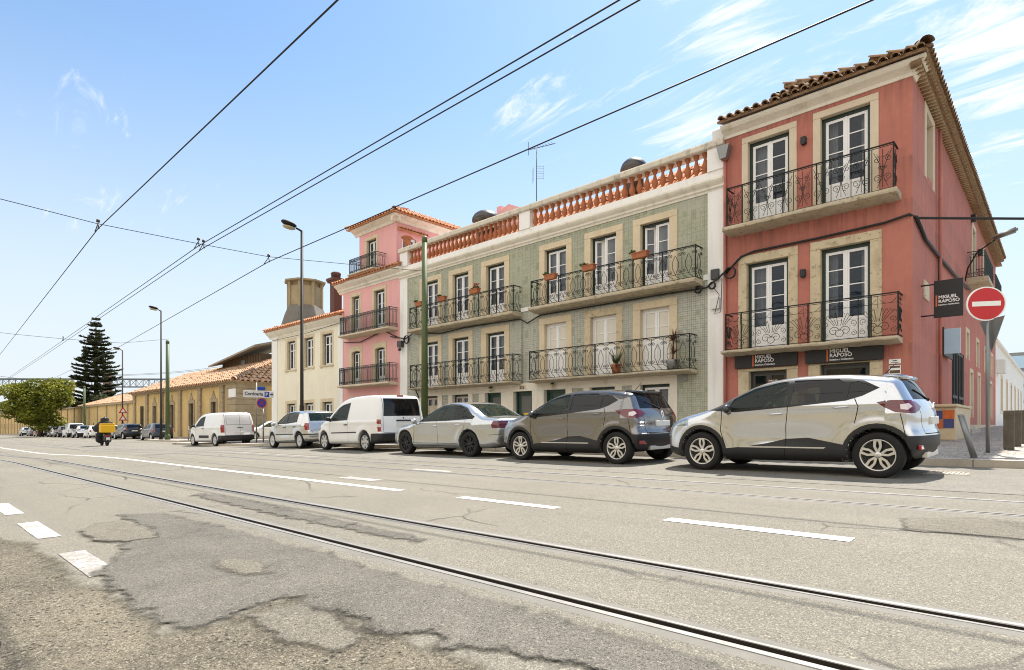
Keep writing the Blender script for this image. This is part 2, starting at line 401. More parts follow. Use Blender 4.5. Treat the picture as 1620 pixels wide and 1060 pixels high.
def weathered_red():
    """the red render again with its dirt: runs under the balcony slabs and sills, splash above the plinth, old patching"""
    t = NT('red_render'); p = t.pos
    a = t.noise(p, 0.5, 6, 0.6); b = t.noise(p, 5, 5, 0.65)
    c = t.mix(t.rng(t.mth('ADD', t.mth('MULTIPLY', a, .6), t.mth('MULTIPLY', b, .4)), .34, .66), (0.375, 0.130, 0.098), (0.49, 0.180, 0.138))
    c = t.mix(t.rng(t.noise(t.mapped(p, (4, 4, 0.3)), 1, 7, .66, .3), .5, .74, 0, .6), c, (0.25, 0.088, 0.066))
    sx = t.n('ShaderNodeSeparateXYZ'); t.l(p, sx.inputs[0]); z = sx.outputs[2]
    st = t.noise(t.mapped(p, (9, 9, 0.45)), 1, 6, .7, .2)
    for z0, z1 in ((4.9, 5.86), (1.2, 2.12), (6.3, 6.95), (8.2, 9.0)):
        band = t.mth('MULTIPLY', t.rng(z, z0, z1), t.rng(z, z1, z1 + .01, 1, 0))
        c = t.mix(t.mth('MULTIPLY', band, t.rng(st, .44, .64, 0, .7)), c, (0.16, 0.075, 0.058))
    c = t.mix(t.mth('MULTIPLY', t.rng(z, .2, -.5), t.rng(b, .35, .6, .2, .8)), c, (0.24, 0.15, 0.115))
    vo = t.voro(p, .42, 'F1', 'Color'); sc = t.n('ShaderNodeSeparateColor'); t.l(vo, sc.inputs[0])
    c = t.mix(t.rng(sc.outputs[0], .72, .74, 0, .16), c, (0.52, 0.22, 0.165))
    t.set(Base_Color=c, Roughness=.9); t.bump(t.mth('ADD', t.noise(p, 70, 5, .6), t.mth('MULTIPLY', b, 1.5)), .25, .006)
weathered_red()
def tiles():
    t = NT('glazed_tiles'); p = t.pos
    sx = t.n('ShaderNodeSeparateXYZ'); t.l(p, sx.inputs[0])
    cb = t.n('ShaderNodeCombineXYZ'); t.l(sx.outputs[0], cb.inputs[0]); t.l(sx.outputs[2], cb.inputs[1])
    def brick(w, mortar, c1, c2, cm, bias=0.0):
        b = t.n('ShaderNodeTexBrick'); b.offset = 0.0; b.squash = 1.0
        for i, q in (('Color1', c1), ('Color2', c2), ('Mortar', cm)): b.inputs[i].default_value = (*q, 1)
        b.inputs['Scale'].default_value = 1.0; b.inputs['Mortar Size'].default_value = mortar; b.inputs['Mortar Smooth'].default_value = 0.3
        b.inputs['Brick Width'].default_value = w; b.inputs['Row Height'].default_value = w; b.inputs['Bias'].default_value = bias
        t.l(cb.outputs[0], b.inputs['Vector']); return b
    up = brick(0.075, 0.0055, (0.375, 0.38, 0.27), (0.29, 0.305, 0.205), (0.17, 0.175, 0.12))
    lo = brick(0.075, 0.0065, (0.47, 0.465, 0.39), (0.37, 0.38, 0.325), (0.17, 0.175, 0.14))
    f = t.rng(sx.outputs[2], 4.66, 4.68)
    c = t.mix(f, lo.outputs['Color'], up.outputs['Color'])
    # printed motif of each tile: a pale lozenge and a dark corner dot
    w = t.n('ShaderNodeVectorMath', operation='MODULO'); w.inputs[1].default_value = (0.15, 0.15, 1); 
    ad = t.n('ShaderNodeVectorMath', operation='ADD'); ad.inputs[1].default_value = (150.0, 150.0, 0); t.l(cb.outputs[0], ad.inputs[0]); t.l(ad.outputs[0], w.inputs[0])
    sb = t.n('ShaderNodeVectorMath', operation='SUBTRACT'); sb.inputs[1].default_value = (0.075, 0.075, 0); t.l(w.outputs[0], sb.inputs[0])
    ab = t.n('ShaderNodeVectorMath', operation='ABSOLUTE'); t.l(sb.outputs[0], ab.inputs[0])
    s2 = t.n('ShaderNodeSeparateXYZ'); t.l(ab.outputs[0], s2.inputs[0])
    d = t.mth('ADD', s2.outputs[0], s2.outputs[1])
    c = t.mix(t.rng(d, 0.03, 0.055, 0.22, 0), c, (0.52, 0.52, 0.40))
    c = t.mix(t.rng(d, 0.115, 0.13, 0, 0.30), c, (0.13, 0.14, 0.09))
    # replaced and faded areas, row-and-column sized
    pv = t.n('ShaderNodeTexVoronoi', distance='CHEBYCHEV'); pv.inputs['Scale'].default_value = 0.75; t.l(cb.outputs[0], pv.inputs['Vector'])
    ps = t.n('ShaderNodeSeparateColor'); t.l(pv.outputs['Color'], ps.inputs[0])
    c = t.mix(t.rng(ps.outputs[0], 0.55, 1.0, 0, 0.28), c, (0.36, 0.38, 0.19))
    c = t.mix(t.rng(ps.outputs[1], 0.65, 1.0, 0, 0.25), c, (0.42, 0.43, 0.37))
    c = t.mix(t.rng(t.noise(p, 1.1, 7, 0.7), 0.56, 0.74, 0, 0.6), c, (0.50, 0.48, 0.39))
    c = t.mix(t.rng(t.noise(p, 2.6, 6, 0.7), 0.54, 0.72, 0, 0.5), c, (0.25, 0.255, 0.19))
    c = t.mix(t.rng(t.noise(p, 0.5, 4, 0.6), 0.48, 0.66, 0, 0.4), c, (0.40, 0.39, 0.32))
    vv = t.mapped(cb.outputs[0], (6.6667, 6.6667, 1)); vo = t.n('ShaderNodeTexWhiteNoise', noise_dimensions='2D')
    fl = t.n('ShaderNodeVectorMath', operation='FLOOR'); t.l(vv, fl.inputs[0]); t.l(fl.outputs[0], vo.inputs['Vector'])
    c = t.mix(t.rng(vo.outputs['Value'], 0.95, 0.96, 0, 0.45), c, (0.19, 0.21, 0.13))
    sv = t.noise(t.mapped(p, (3, 3, 0.28)), 1.0, 7, 0.65, 0.3); c = t.mix(t.rng(sv, 0.50, 0.74, 0, 0.5), c, (0.20, 0.205, 0.145))
    ro = t.rng(vo.outputs['Value'], 0, 1, 0.22, 0.5)
    t.set(Base_Color=c, Roughness=ro, Specular_IOR_Level=0.45); t.bump(up.outputs['Fac'], -0.3, 0.004)
tiles()
mat('terracotta', (0.37, 0.128, 0.055), 0.85, 0.18, 5, 0.2, 60, 0.005, stain=(0.25, 0.10, 0.05), stain_amt=0.4, stain_s=(4, 4, 4))
mat('roof_tile', (0.54, 0.255, 0.13), 0.9, 0.22, 2.2, 0.3, 40, 0.01, stain=(0.27, 0.14, 0.08), stain_amt=0.5, stain_s=(3, 3, 3), blotch=(0.62, 0.42, 0.26), blotch_amt=0.5)
mat('old_roof_tile', (0.46, 0.29, 0.175), 0.92, 0.25, 2.5, 0.5, 40, 0.01, blotch=(0.16, 0.12, 0.075), blotch_amt=0.8, stain=(0.58, 0.42, 0.27), stain_amt=0.6, stain_s=(4, 4, 4))
mat('mossy_tile', (0.25, 0.155, 0.085), 0.95, 0.3, 4, 0.6, 40, 0.015, blotch=(0.085, 0.075, 0.05), blotch_amt=0.85, stain=(0.42, 0.28, 0.17), stain_amt=0.4, stain_s=(5, 5, 5))
mat('brick_red', (0.105, 0.055, 0.043), 0.9, 0.25, 9, 0.5, 30, 0.02)
mat('green_frame', (0.012, 0.03, 0.022), 0.45, 0.1, 2, 0)
mat('white_wood', (0.80, 0.80, 0.79), 0.5, 0.03, 2, 0)
mat('grey_door', (0.11, 0.115, 0.105), 0.5, 0.1, 2, 0)
mat('green_door', (0.012, 0.045, 0.032), 0.4, 0.1, 2, 0)
mat('weathered_wood', (0.52, 0.45, 0.36), 0.85, 0.2, 3, 0.3, 30, stain=(0.3, 0.25, 0.2), stain_amt=0.6, stain_s=(14, 14, 0.6))
mat('iron', (0.014, 0.018, 0.017), 0.5, 0.3, 6, 0.1, 60, blotch=(0.07, 0.035, 0.02), blotch_amt=0.25, spec=0.2)
mat('green_iron', (0.008, 0.020, 0.016), 0.5, 0.3, 6, 0.1, 60, blotch=(0.06, 0.05, 0.03), blotch_amt=0.2)
mat('curtain', (0.74, 0.73, 0.69), 0.95, 0.05, 4, 0)
mat('blind', (0.72, 0.68, 0.58), 0.9, 0.05, 4, 0)
mat('room', (0.10, 0.09, 0.08), 0.95, 0.2, 1, 0)
mat('cable_black', (0.012, 0.012, 0.012), 0.6, 0.1, 2, 0)
mat('grey_metal', (0.24, 0.245, 0.24), 0.45, 0.12, 3, 0.1, 50, metallic=0.6)
mat('dark_metal', (0.06, 0.062, 0.06), 0.45, 0.15, 3, 0.1, 50, metallic=0.4)
mat('vent_metal', (0.085, 0.08, 0.075), 0.4, 0.3, 2, 0.1, 30, metallic=0.7)
mat('pole_green', (0.07, 0.10, 0.03), 0.55, 0.22, 1.5, 0.15, 40, stain=(0.05, 0.06, 0.03), stain_amt=0.6, stain_s=(8, 8, 0.6))
mat('lamp_pole', (0.022, 0.018, 0.013), 0.6, 0.2, 2, 0.1, 50, spec=0.25)
mat('lamp_glass', (0.46, 0.40, 0.22), 0.15, 0.1, 5, 0)
mat('sign_black', (0.014, 0.014, 0.015), 0.55, 0.1, 2, 0)
mat('letter_white', (0.80, 0.80, 0.80), 0.6, 0, 1, 0)
mat('letter_orange', (0.62, 0.13, 0.04), 0.6, 0, 1, 0)
mat('sign_red', (0.52, 0.012, 0.016), 0.35, 0.04, 2, 0)
mat('sign_white', (0.82, 0.82, 0.80), 0.35, 0.03, 2, 0)
mat('sign_blue', (0.02, 0.075, 0.42), 0.35, 0.04, 2, 0)
mat('letter_dark', (0.02, 0.02, 0.03), 0.6, 0, 1, 0)
mat('poster_orange', (0.58, 0.14, 0.035), 0.7, 0.25, 14, 0)
mat('poster_blue', (0.06, 0.075, 0.22), 0.7, 0.25, 14, 0)
mat('light_blue_panel', (0.42, 0.60, 0.76), 0.4, 0.04, 2, 0)
mat('box_white', (0.62, 0.62, 0.60), 0.5, 0.05, 3, 0)
mat('wood_post', (0.10, 0.085, 0.06), 0.85, 0.3, 5, 0.4, 30, stain=(0.05, 0.042, 0.03), stain_amt=0.7, stain_s=(12, 12, 0.7))
mat('barn_wood', (0.14, 0.095, 0.055), 0.9, 0.3, 3, 0.4, 20, stain=(0.06, 0.045, 0.03), stain_amt=0.7, stain_s=(8, 8, 0.6))
mat('sheet_roof', (0.30, 0.27, 0.22), 0.8, 0.25, 2, 0.3, 10)
mat('bridge_steel', (0.19, 0.215, 0.26), 0.7, 0.05, 0.05, 0)
mat('bridge_pier', (0.24, 0.16, 0.12), 0.8, 0.1, 0.05, 0)
mat('bark', (0.09, 0.065, 0.045), 0.95, 0.3, 6, 0.6, 20, 0.02)
def leaf(name, c1, c2, sc=0.8):
    t = NT(name); p = t.pos
    w = t.noise(p, sc, 4, 0.6); q = t.noise(p, 9, 3, 0.6)
    f = t.mth('ADD', t.mth('MULTIPLY', w, 0.6), t.mth('MULTIPLY', q, 0.4))
    c = t.mix(t.rng(f, 0.38, 0.62), c1, c2)
    t.set(Base_Color=c, Roughness=0.6, Specular_IOR_Level=0.3)
    tr = t.n('ShaderNodeBsdfTranslucent'); t.l(c, tr.inputs[0])
    ms = t.n('ShaderNodeMixShader'); ms.inputs[0].default_value = 0.32
    t.l(t.b.outputs[0], ms.inputs[1]); t.l(tr.outputs[0], ms.inputs[2]); t.l(ms.outputs[0], t.out.inputs[0])
leaf('leaf_yellow_green', (0.075, 0.095, 0.012), (0.32, 0.32, 0.035), 0.45)
leaf('leaf_dark', (0.03, 0.042, 0.022), (0.105, 0.115, 0.05))
mat('shutter_pane', (0.66, 0.63, 0.54), 0.25, 0.04, 3, 0)
leaf('leaf_plant', (0.03, 0.07, 0.02), (0.10, 0.16, 0.05), 3)
leaf('leaf_dry', (0.10, 0.05, 0.03), (0.20, 0.10, 0.05), 5)
leaf('flower_red', (0.35, 0.03, 0.04), (0.5, 0.08, 0.09), 5)
def glass(name, tint, alpha, rough=0.02, base=(0.01, 0.012, 0.014)):
    t = NT(name)
    t.set(Base_Color=base, Roughness=rough, Specular_IOR_Level=0.75, IOR=1.6)
    tr = t.n('ShaderNodeBsdfTransparent'); tr.inputs[0].default_value = (*tint, 1)
    t.bump(t.noise(t.pos, 1.6, 2), 0.06 if 'car' not in name else 0.0, 0.05)
    ms = t.n('ShaderNodeMixShader')
    lw = t.n('ShaderNodeFresnel'); lw.inputs[0].default_value = 1.7
    f = t.rng(lw.outputs[0], 0.0, 1.0, 1 - alpha, 1.0)
    t.l(f, ms.inputs[0]); t.l(tr.outputs[0], ms.inputs[1]); t.l(t.b.outputs[0], ms.inputs[2]); t.l(ms.outputs[0], t.out.inputs[0])
glass('window_glass', (0.9, 0.95, 1.0), 0.62, 0.01, (0.03, 0.045, 0.07))  # bluish base colour stands in for reflected blue sky
glass('car_glass', (0.74, 0.88, 0.76), 0.76, 0.01, (0.035, 0.055, 0.045))
glass('car_glass_dark', (0.20, 0.21, 0.22), 0.6, 0.01)
glass('shop_glass', (0.7, 0.75, 0.75), 0.5, 0.01)
def carpaint(name, col, met=0.0, rough=0.35, coat=1.0):
    t = NT(name); n = t.noise(t.obj(), 2.0, 4)
    c = t.mix(n, scl(col, 0.95), scl(col, 1.05))
    # road film low on the doors and bumpers
    t.set(Base_Color=c, Metallic=met, Roughness=rough, Coat_Weight=coat, Coat_Roughness=0.04)
carpaint('paint_white_pearl', (0.64, 0.655, 0.68), 0.8, 0.17)
carpaint('paint_bronze_grey', (0.235, 0.228, 0.225), 0.8, 0.18)
carpaint('paint_pale_blue', (0.55, 0.57, 0.585), 0.75, 0.22)
carpaint('paint_van_white', (0.80, 0.80, 0.79), 0.0, 0.3)
carpaint('paint_silver', (0.60, 0.60, 0.59), 0.75, 0.24)
carpaint('paint_black', (0.018, 0.019, 0.021), 0.2, 0.3)
carpaint('paint_navy', (0.03, 0.04, 0.06), 0.3, 0.3)
carpaint('paint_grey', (0.16, 0.17, 0.18), 0.5, 0.35)
carpaint('paint_red', (0.30, 0.02, 0.025), 0.2, 0.3)
mat('cladding', (0.017, 0.017, 0.018), 0.55, 0.1, 8, 0.1, 200, 0.002)
mat('gap_dark', (0.006, 0.006, 0.006), 0.9, 0, 1, 0)
mat('tyre', (0.012, 0.012, 0.012), 0.85, 0.15, 6, 0.2, 90, 0.004)
mat('alloy', (0.74, 0.73, 0.72), 0.28, 0.05, 4, 0, metallic=0.85)
mat('alloy_dark', (0.03, 0.03, 0.032), 0.4, 0.1, 4, 0, metallic=0.4)
mat('wheel_cover', (0.55, 0.55, 0.55), 0.4, 0.06, 4, 0, metallic=0.4)
mat('chrome', (0.75, 0.75, 0.76), 0.12, 0, 1, 0, metallic=1.0)
mat('tail_red', (0.30, 0.006, 0.012), 0.08, 0.15, 12, 0, coat=1.0)
mat('tail_dark_red', (0.12, 0.004, 0.010), 0.08, 0.2, 14, 0, coat=1.0)
mat('tail_clear', (0.72, 0.62, 0.62), 0.1, 0.05, 14, 0, coat=1.0)
mat('lamp_clear', (0.30, 0.36, 0.38), 0.06, 0.4, 18, 0, metallic=0.5, coat=1.0)
mat('plate_white', (0.72, 0.72, 0.68), 0.5, 0.12, 9, 0)
mat('seat_dark', (0.05, 0.048, 0.045), 0.9, 0.1, 3, 0)
mat('fabric_black', (0.02, 0.02, 0.022), 0.9, 0.1, 5, 0)
mat('fabric_navy', (0.03, 0.05, 0.09), 0.9, 0.1, 5, 0)
mat('bag_yellow', (0.80, 0.46, 0.01), 0.6, 0.06, 4, 0)
mat('skin', (0.45, 0.27, 0.18), 0.6, 0.05, 4, 0)
# ------------------------------------------------------------------ ground, road, rails, markings, pavements
def sheet(name, xs, ys, zf, m, label=None, skip=()):
    mb = MB(); nx, ny = len(xs), len(ys)
    vs = [(x, y, zf(x, y)) for x in xs for y in ys]
    fs = []
    for i in range(nx - 1):
        for j in range(ny - 1):
            if j in skip: continue
            fs.append((i * ny + j, (i + 1) * ny + j, (i + 1) * ny + j + 1, i * ny + j + 1))
    mb.add(vs, fs, True)
    return tag(mb.build(name, m), kind='structure')
def frange(a, b, n): return [a + (b - a) * i / n for i in range(n + 1)]
XS = frange(-400, -220, 6) + frange(-210, -60, 30) + frange(-58, -20, 38)[0:] + frange(-19, 30, 49)
RAILS = [(2.34, 1), (3.24, -1), (6.72, 1), (7.66, -1)]       # centre line of the groove, side the running head lies on (1: towards -Y)
def railspan(y, s): return (y - 0.13, y + 0.11) if s > 0 else (y - 0.11, y + 0.13)
ys = [-40, -20, -10, -4, -1, 0.5, 1.5]; skip = []
for y, s in RAILS:
    a, b = railspan(y, s); ys += [a, b]
ys += [4.5, 5.5, 9, 10.5, 12.2, 14, 17, 20, 30, 45, 80, 120]
ys = sorted(ys)
skip = [j for j in range(len(ys) - 1) if any(abs(ys[j] - railspan(y, s)[0]) < 1e-6 for y, s in RAILS)]
sheet('road', XS, ys, gz, 'asphalt', skip=skip)
g = MB(); g.quad((-6000, -5000, -3.3), (3000, -5000, -3.3), (3000, 6000, -3.3), (-6000, 6000, -3.3))
tag(g.build('ground', 'earth'), kind='structure')

rail_labels = ['grooved steel tram rail nearest the camera, with the wide dark groove beside the patched asphalt',
               'second grooved tram rail from the camera, the far rail of the nearer track',
               'thin dark tram rail beyond the white dashed line, near rail of the farther track',
               'bright thin tram rail closest to the row of parked cars']
rx = [x for x in frange(-200, -60, 28)] + frange(-58, 20, 78)
for (y, s), lb in zip(RAILS, rail_labels):
    # cross-section from the head side to the far side: (offset, height, material of the strip that follows)
    prof = [(-0.13, 0.000, 0), (-0.068, 0.003, 1), (-0.066, 0.007, 1), (-0.030, 0.007, 1), (-0.026, 0.003, 2), (-0.024, -0.05, 2), (0.026, -0.05, 2), (0.028, 0.003, 1), (0.030, 0.006, 1), (0.050, 0.006, 1), (0.052, 0.003, 0), (0.11, 0.0, 0)]
    mb = MB(); n = len(prof)
    vs = []
    for x in rx:
        for o, h, m in prof:
            yy = y + o * s; vs.append((x, yy, gz(x, yy) + h))
    mb.v = [tuple(p) for p in vs]
    for i in range(len(rx) - 1):
        for k in range(n - 1):
            q = (i * n + k, (i + 1) * n + k, (i + 1) * n + k + 1, i * n + k + 1)
            mb.f.append(q if s > 0 else q[::-1]); mb.sm.append(False); mb.mi.append(prof[k][2])
    tag(mb.build('tram_rail', ['rail_strip', 'rail_steel', 'rail_groove']), lb, 'tram rail', 'tram rails set in the road')

def mark(name, x0, x1, y0, y1, m='road_paint', dz=0.004, n=None, skew=0.0):
    xs = frange(x0, x1, n or max(1, int(abs(x1 - x0) / 2)))
    mb = MB(); vs = []
    for x in xs: vs += [(x, y0, gz(x, y0) + dz), (x + skew, y1, gz(x, y1) + dz)]
    mb.add(vs, [(2 * i, 2 * i + 2, 2 * i + 3, 2 * i + 1) for i in range(len(xs) - 1)])
    return tag(mb.build(name, m), kind='structure')
mark('road_marking', -150, -6.45, 4.60, 4.75)
mark('road_marking', -5.28, -3.78, 4.62, 4.77)
mark('road_marking', -2.58, -1.10, 4.68, 4.85)
mark('road_marking', 0.6, 2.1, 4.68, 4.85)
for a, b, m in ((-9.6, -8.25, 'scuffed_paint'), (-7.40, -6.22, 'scuffed_paint'), (-5.35, -4.35, 'worn_paint')): mark('road_marking', a, b, 0.83, 0.99, m)
mark('road_marking', -8.9, -7.9, 5.15, 5.4, 'worn_paint'); mark('road_marking', -9.2, -8.1, 6.86, 7.05, 'worn_paint')
mark('road_marking', -30, -15, 8.05, 8.17, 'worn_paint')

def ground_patch(name, poly, m, h, cell=0.03, margin=0.18):
    """a thin skin of other surfacing on the road; the attribute edge holds the distance inside its outline"""
    P = np.array(poly); lo = P.min(0) - margin; hi = P.max(0) + margin; lo = np.maximum(lo, (-12.0, -0.6)); hi = np.minimum(hi, (3.0, 9))
    nx, ny = int((hi[0] - lo[0]) / cell) + 2, int((hi[1] - lo[1]) / cell) + 2
    X, Y = np.meshgrid(np.linspace(lo[0], hi[0], nx), np.linspace(lo[1], hi[1], ny), indexing='ij')
    D = -poly_sdf(P, X, Y); idx = -np.ones(X.shape, int); keep = D > -margin; idx[keep] = np.arange(keep.sum())
    vs = [(x, y, gz(x, y) + h) for x, y in zip(X[keep], Y[keep])]
    q = np.stack([idx[:-1, :-1], idx[1:, :-1], idx[1:, 1:], idx[:-1, 1:]], -1).reshape(-1, 4); q = q[(q >= 0).all(1)]
    mb = MB(); mb.v = vs; mb.f = [tuple(int(i) for i in r) for r in q]; mb.sm = [True] * len(q); mb.mi = [0] * len(q)
    o = mb.build(name, m); at = o.data.attributes.new('edge', 'FLOAT', 'POINT'); at.data.foreach_set('value', D[keep].astype(np.float32))
    return tag(o, kind='structure')
dark = [(-7.23, 1.62), (-6.89, 1.95), (-5.99, 2.03), (-5.12, 2.05), (-4.14, 2.06), (-3.69, 2.09), (-3.1, 2.07), (-2.36, 2.09), (-2.03, 2.08), (-1.2, 2.08), (-0.6, 2.05), (-0.7, 1.8), (-1.3, 1.72), (-1.7, 1.59), (-1.82, 1.52), (-2.01, 1.64), (-2.07, 1.5), (-2.19, 1.44), (-2.31, 1.5), (-2.58, 1.46), (-2.71, 1.41), (-2.85, 1.42), (-2.95, 1.55), (-3.01, 1.38), (-2.92, 1.15), (-2.87, 0.97), (-2.91, 0.88), (-3.22, 0.86), (-3.87, 0.87), (-4.36, 0.86), (-4.93, 1.12), (-5.3, 1.25), (-5.99, 1.58)]
ground_patch('asphalt_patch', dark, 'dark_patch', 0.010)
grav = [(-60, 0.55), (-8.5, 0.62), (-6.66, 0.52), (-5.96, 0.72), (-4.36, 0.74), (-3.87, 0.82), (-3.22, 0.82), (-2.87, 0.86), (-2.78, 0.97), (-2.92, 1.29), (-2.91, 1.52), (-2.55, 1.5), (-2.25, 1.42), (-2.06, 1.48), (-1.77, 1.48), (-1.2, 1.49), (-0.6, 1.30), (0.5, 1.1), (4, 0.6), (4, -3), (-60, -3)]
ground_patch('worn_gravel_verge', grav, 'gravel_patch', 0.0065, 0.035, 0.3)
ground_patch('asphalt_patch', [(-6.33, 1.13), (-6.68, 1.32), (-6.68, 1.52), (-6.07, 1.6), (-5.41, 1.5), (-5.44, 1.28), (-5.69, 1.12)], 'sandy_patch', 0.0135)
ground_patch('asphalt_patch', [(-4.15, 1.5), (-4.09, 1.62), (-3.86, 1.66), (-3.52, 1.60), (-3.6, 1.46), (-3.95, 1.42)], 'sandy_patch', 0.0165)
ground_patch('asphalt_patch', [(-2.84, 1.16), (-2.8, 1.40), (-2.5, 1.44), (-2.16, 1.36), (-2.1, 1.22), (-2.4, 1.12)], 'sandy_patch', 0.0135)
ground_patch('asphalt_patch', [(-8.5, 2.9), (-7.2, 2.95), (-5.2, 2.9), (-3.6, 2.85), (-3.5, 2.72), (-6, 2.66), (-8.4, 2.72)], 'dark_patch', 0.006, .05)
ground_patch('asphalt_patch', [(-.9, 5.4), (-.2, 5.5), (.4, 5.9), (.3, 6.3), (-.5, 6.35), (-1.0, 6.0)], 'sandy_patch', 0.006, .05)
# loose stones on the broken verge: nobody could count them
rnd = random.Random(4); st = MB()
for i in range(1500):
    x = -6.5 + 6.0 * rnd.random(); y = rnd.uniform(0.15, 1.5)
    if y > 0.75 + 0.09 * (x + 6.5) and rnd.random() < 0.85: continue
    r = rnd.choice((0.002, 0.003, 0.003, 0.004, 0.006)) * rnd.uniform(0.7, 1.3); z = gz(x, y) + 0.008
    vs = [(x + r * rnd.uniform(.7, 1.3) * math.cos(a), y + r * rnd.uniform(.7, 1.3) * math.sin(a), z) for a in (0.3, 1.6, 2.8, 4.1, 5.3)]
    vs += [(x + r * .2, y, z + r * rnd.uniform(.7, 1.2))]
    st.add(vs, [(0, 1, 5), (1, 2, 5), (2, 3, 5), (3, 4, 5), (4, 0, 5)])
tag(st.build('loose_gravel', 'gravel_stone'), 'loose stones scattered over the broken verge in the foreground', 'gravel', kind='stuff')
sheet('parking_strip', [x for x in XS if -60 <= x], [8.35, 9.3, 10.5, 12.02], lambda x, y: gz(x, y) + 0.004, 'kerbside_asphalt').data.attributes.new('edge', 'FLOAT', 'POINT').data.foreach_set('value', np.ones(4 * len([x for x in XS if -60 <= x]), np.float32))

def pave(name, xs, ys, m='cobbles'): return sheet(name, xs, ys, gp, m)
def kerb(path, w=0.16):
    mb = MB()
    for (x0, y0), (x1, y1) in zip(path, path[1:]):
        L = math.hypot(x1 - x0, y1 - y0); n = max(1, int(L / 1.2)); d = Vector(((x1 - x0) / L, (y1 - y0) / L, 0)); q = Vector((-d.y, d.x, 0)) * w
        for i in range(n):
            a = Vector((x0, y0, 0)) + d * (L * i / n + 0.006); b = Vector((x0, y0, 0)) + d * (L * (i + 1) / n - 0.006)
            def pt(p, h): return (p.x, p.y, gz(p.x, p.y) + h)
            mb.add([pt(a, -.1), pt(b, -.1), pt(b + q, -.1), pt(a + q, -.1), pt(a, .118), pt(b, .118), pt(b + q, .126), pt(a + q, .126)],
                   [(0, 3, 2, 1), (4, 5, 6, 7), (0, 1, 5, 4), (1, 2, 6, 5), (2, 3, 7, 6), (3, 0, 4, 7)])
    return tag(mb.build('kerb', 'kerb_stone'), kind='structure')
pave('pavement', frange(-40.4, 1.4, 42), [12.17, 13, 15, 18.4]); pave('pavement', frange(-2.9, 1.4, 5), [18.4, 22, 28, 36, 48, 80])
kerb([(1.4, 12.17), (-40.4, 12.17)][::-1])
kerb([(1.4, 80), (1.4, 12.0)][::-1], -0.16); kerb([(-40.4, 12.0), (-40.4, 24)], 0.16)
pave('pavement', frange(-230, -54, 60), [17.0, 18, 19.6]); pave('pavement', frange(-53.9, -46.5, 8), [14.35, 16, 18, 19.6])
kerb([(-230, 16.84), (-54, 16.84)]); kerb([(-54, 14.2), (-46.4, 14.2)]); kerb([(-54, 16.84), (-54, 14.2)][::-1], 0.16); kerb([(-46.4, 14.2), (-46.4, 30)], 0.16)
# drain cover by the kerb
dr = MB()
for i in range(9): dr.box(-1.46 + i * .055, -1.46 + i * .055 + .035, 10.55, 10.95, gz(-1.2, 10.7) + .003, gz(-1.2, 10.7) + .012)
dr.box(-1.5, -0.94, 10.49, 10.55, gz(-1.2, 10.5) + .002, gz(-1.2, 10.5) + .012); dr.box(-1.5, -0.94, 10.95, 11.01, gz(-1.2, 11) + .002, gz(-1.2, 11) + .012)
tag(dr.build('drain_grate', 'kerb_stone'), 'pale slotted drain grate in the gutter behind the white crossover', 'drain grate')
# ------------------------------------------------------------------ architecture kit
class Fr:
    """a wall plane: u along it, d into it, z up.  front: faces the street (-Y); side: faces +X; left: faces -X"""
    def __init__(s, kind, o): s.k = kind; s.o = o
    def p(s, u, d, z):
        if s.k == 'front': return (u, s.o + d, z)
        if s.k == 'side': return (s.o - d, u, z)
        if s.k == 'left': return (s.o + d, u, z)
    def box(s, mb, u0, u1, d0, d1, z0, z1, mi=0):
        a = s.p(u0, d0, z0); b = s.p(u1, d1, z1)
        return mb.box(a[0], b[0], a[1], b[1], a[2], b[2], mi)
    def quad(s, mb, u0, u1, d, z0, z1):
        q = [s.p(u0, d, z0), s.p(u1, d, z0), s.p(u1, d, z1), s.p(u0, d, z1)]
        return mb.add(q, [(0, 1, 2, 3)])
def wall_face(mb, fr, u0, u1, z0, z1, openings, d=0.0):
    us = sorted({u0, u1, *[q for o in openings for q in o[:2]]}); zs = sorted({z0, z1, *[q for o in openings for q in o[2:4]]})
    us = [u for u in us if u0 - 1e-6 <= u <= u1 + 1e-6]; zs = [z for z in zs if z0 - 1e-6 <= z <= z1 + 1e-6]
    for i in range(len(us) - 1):
        for j in range(len(zs) - 1):
            a, b = (us[i] + us[i + 1]) / 2, (zs[j] + zs[j + 1]) / 2
            if any(o[0] < a < o[1] and o[2] < b < o[3] for o in openings): continue
            fr.quad(mb, us[i], us[i + 1], d, zs[j], zs[j + 1])
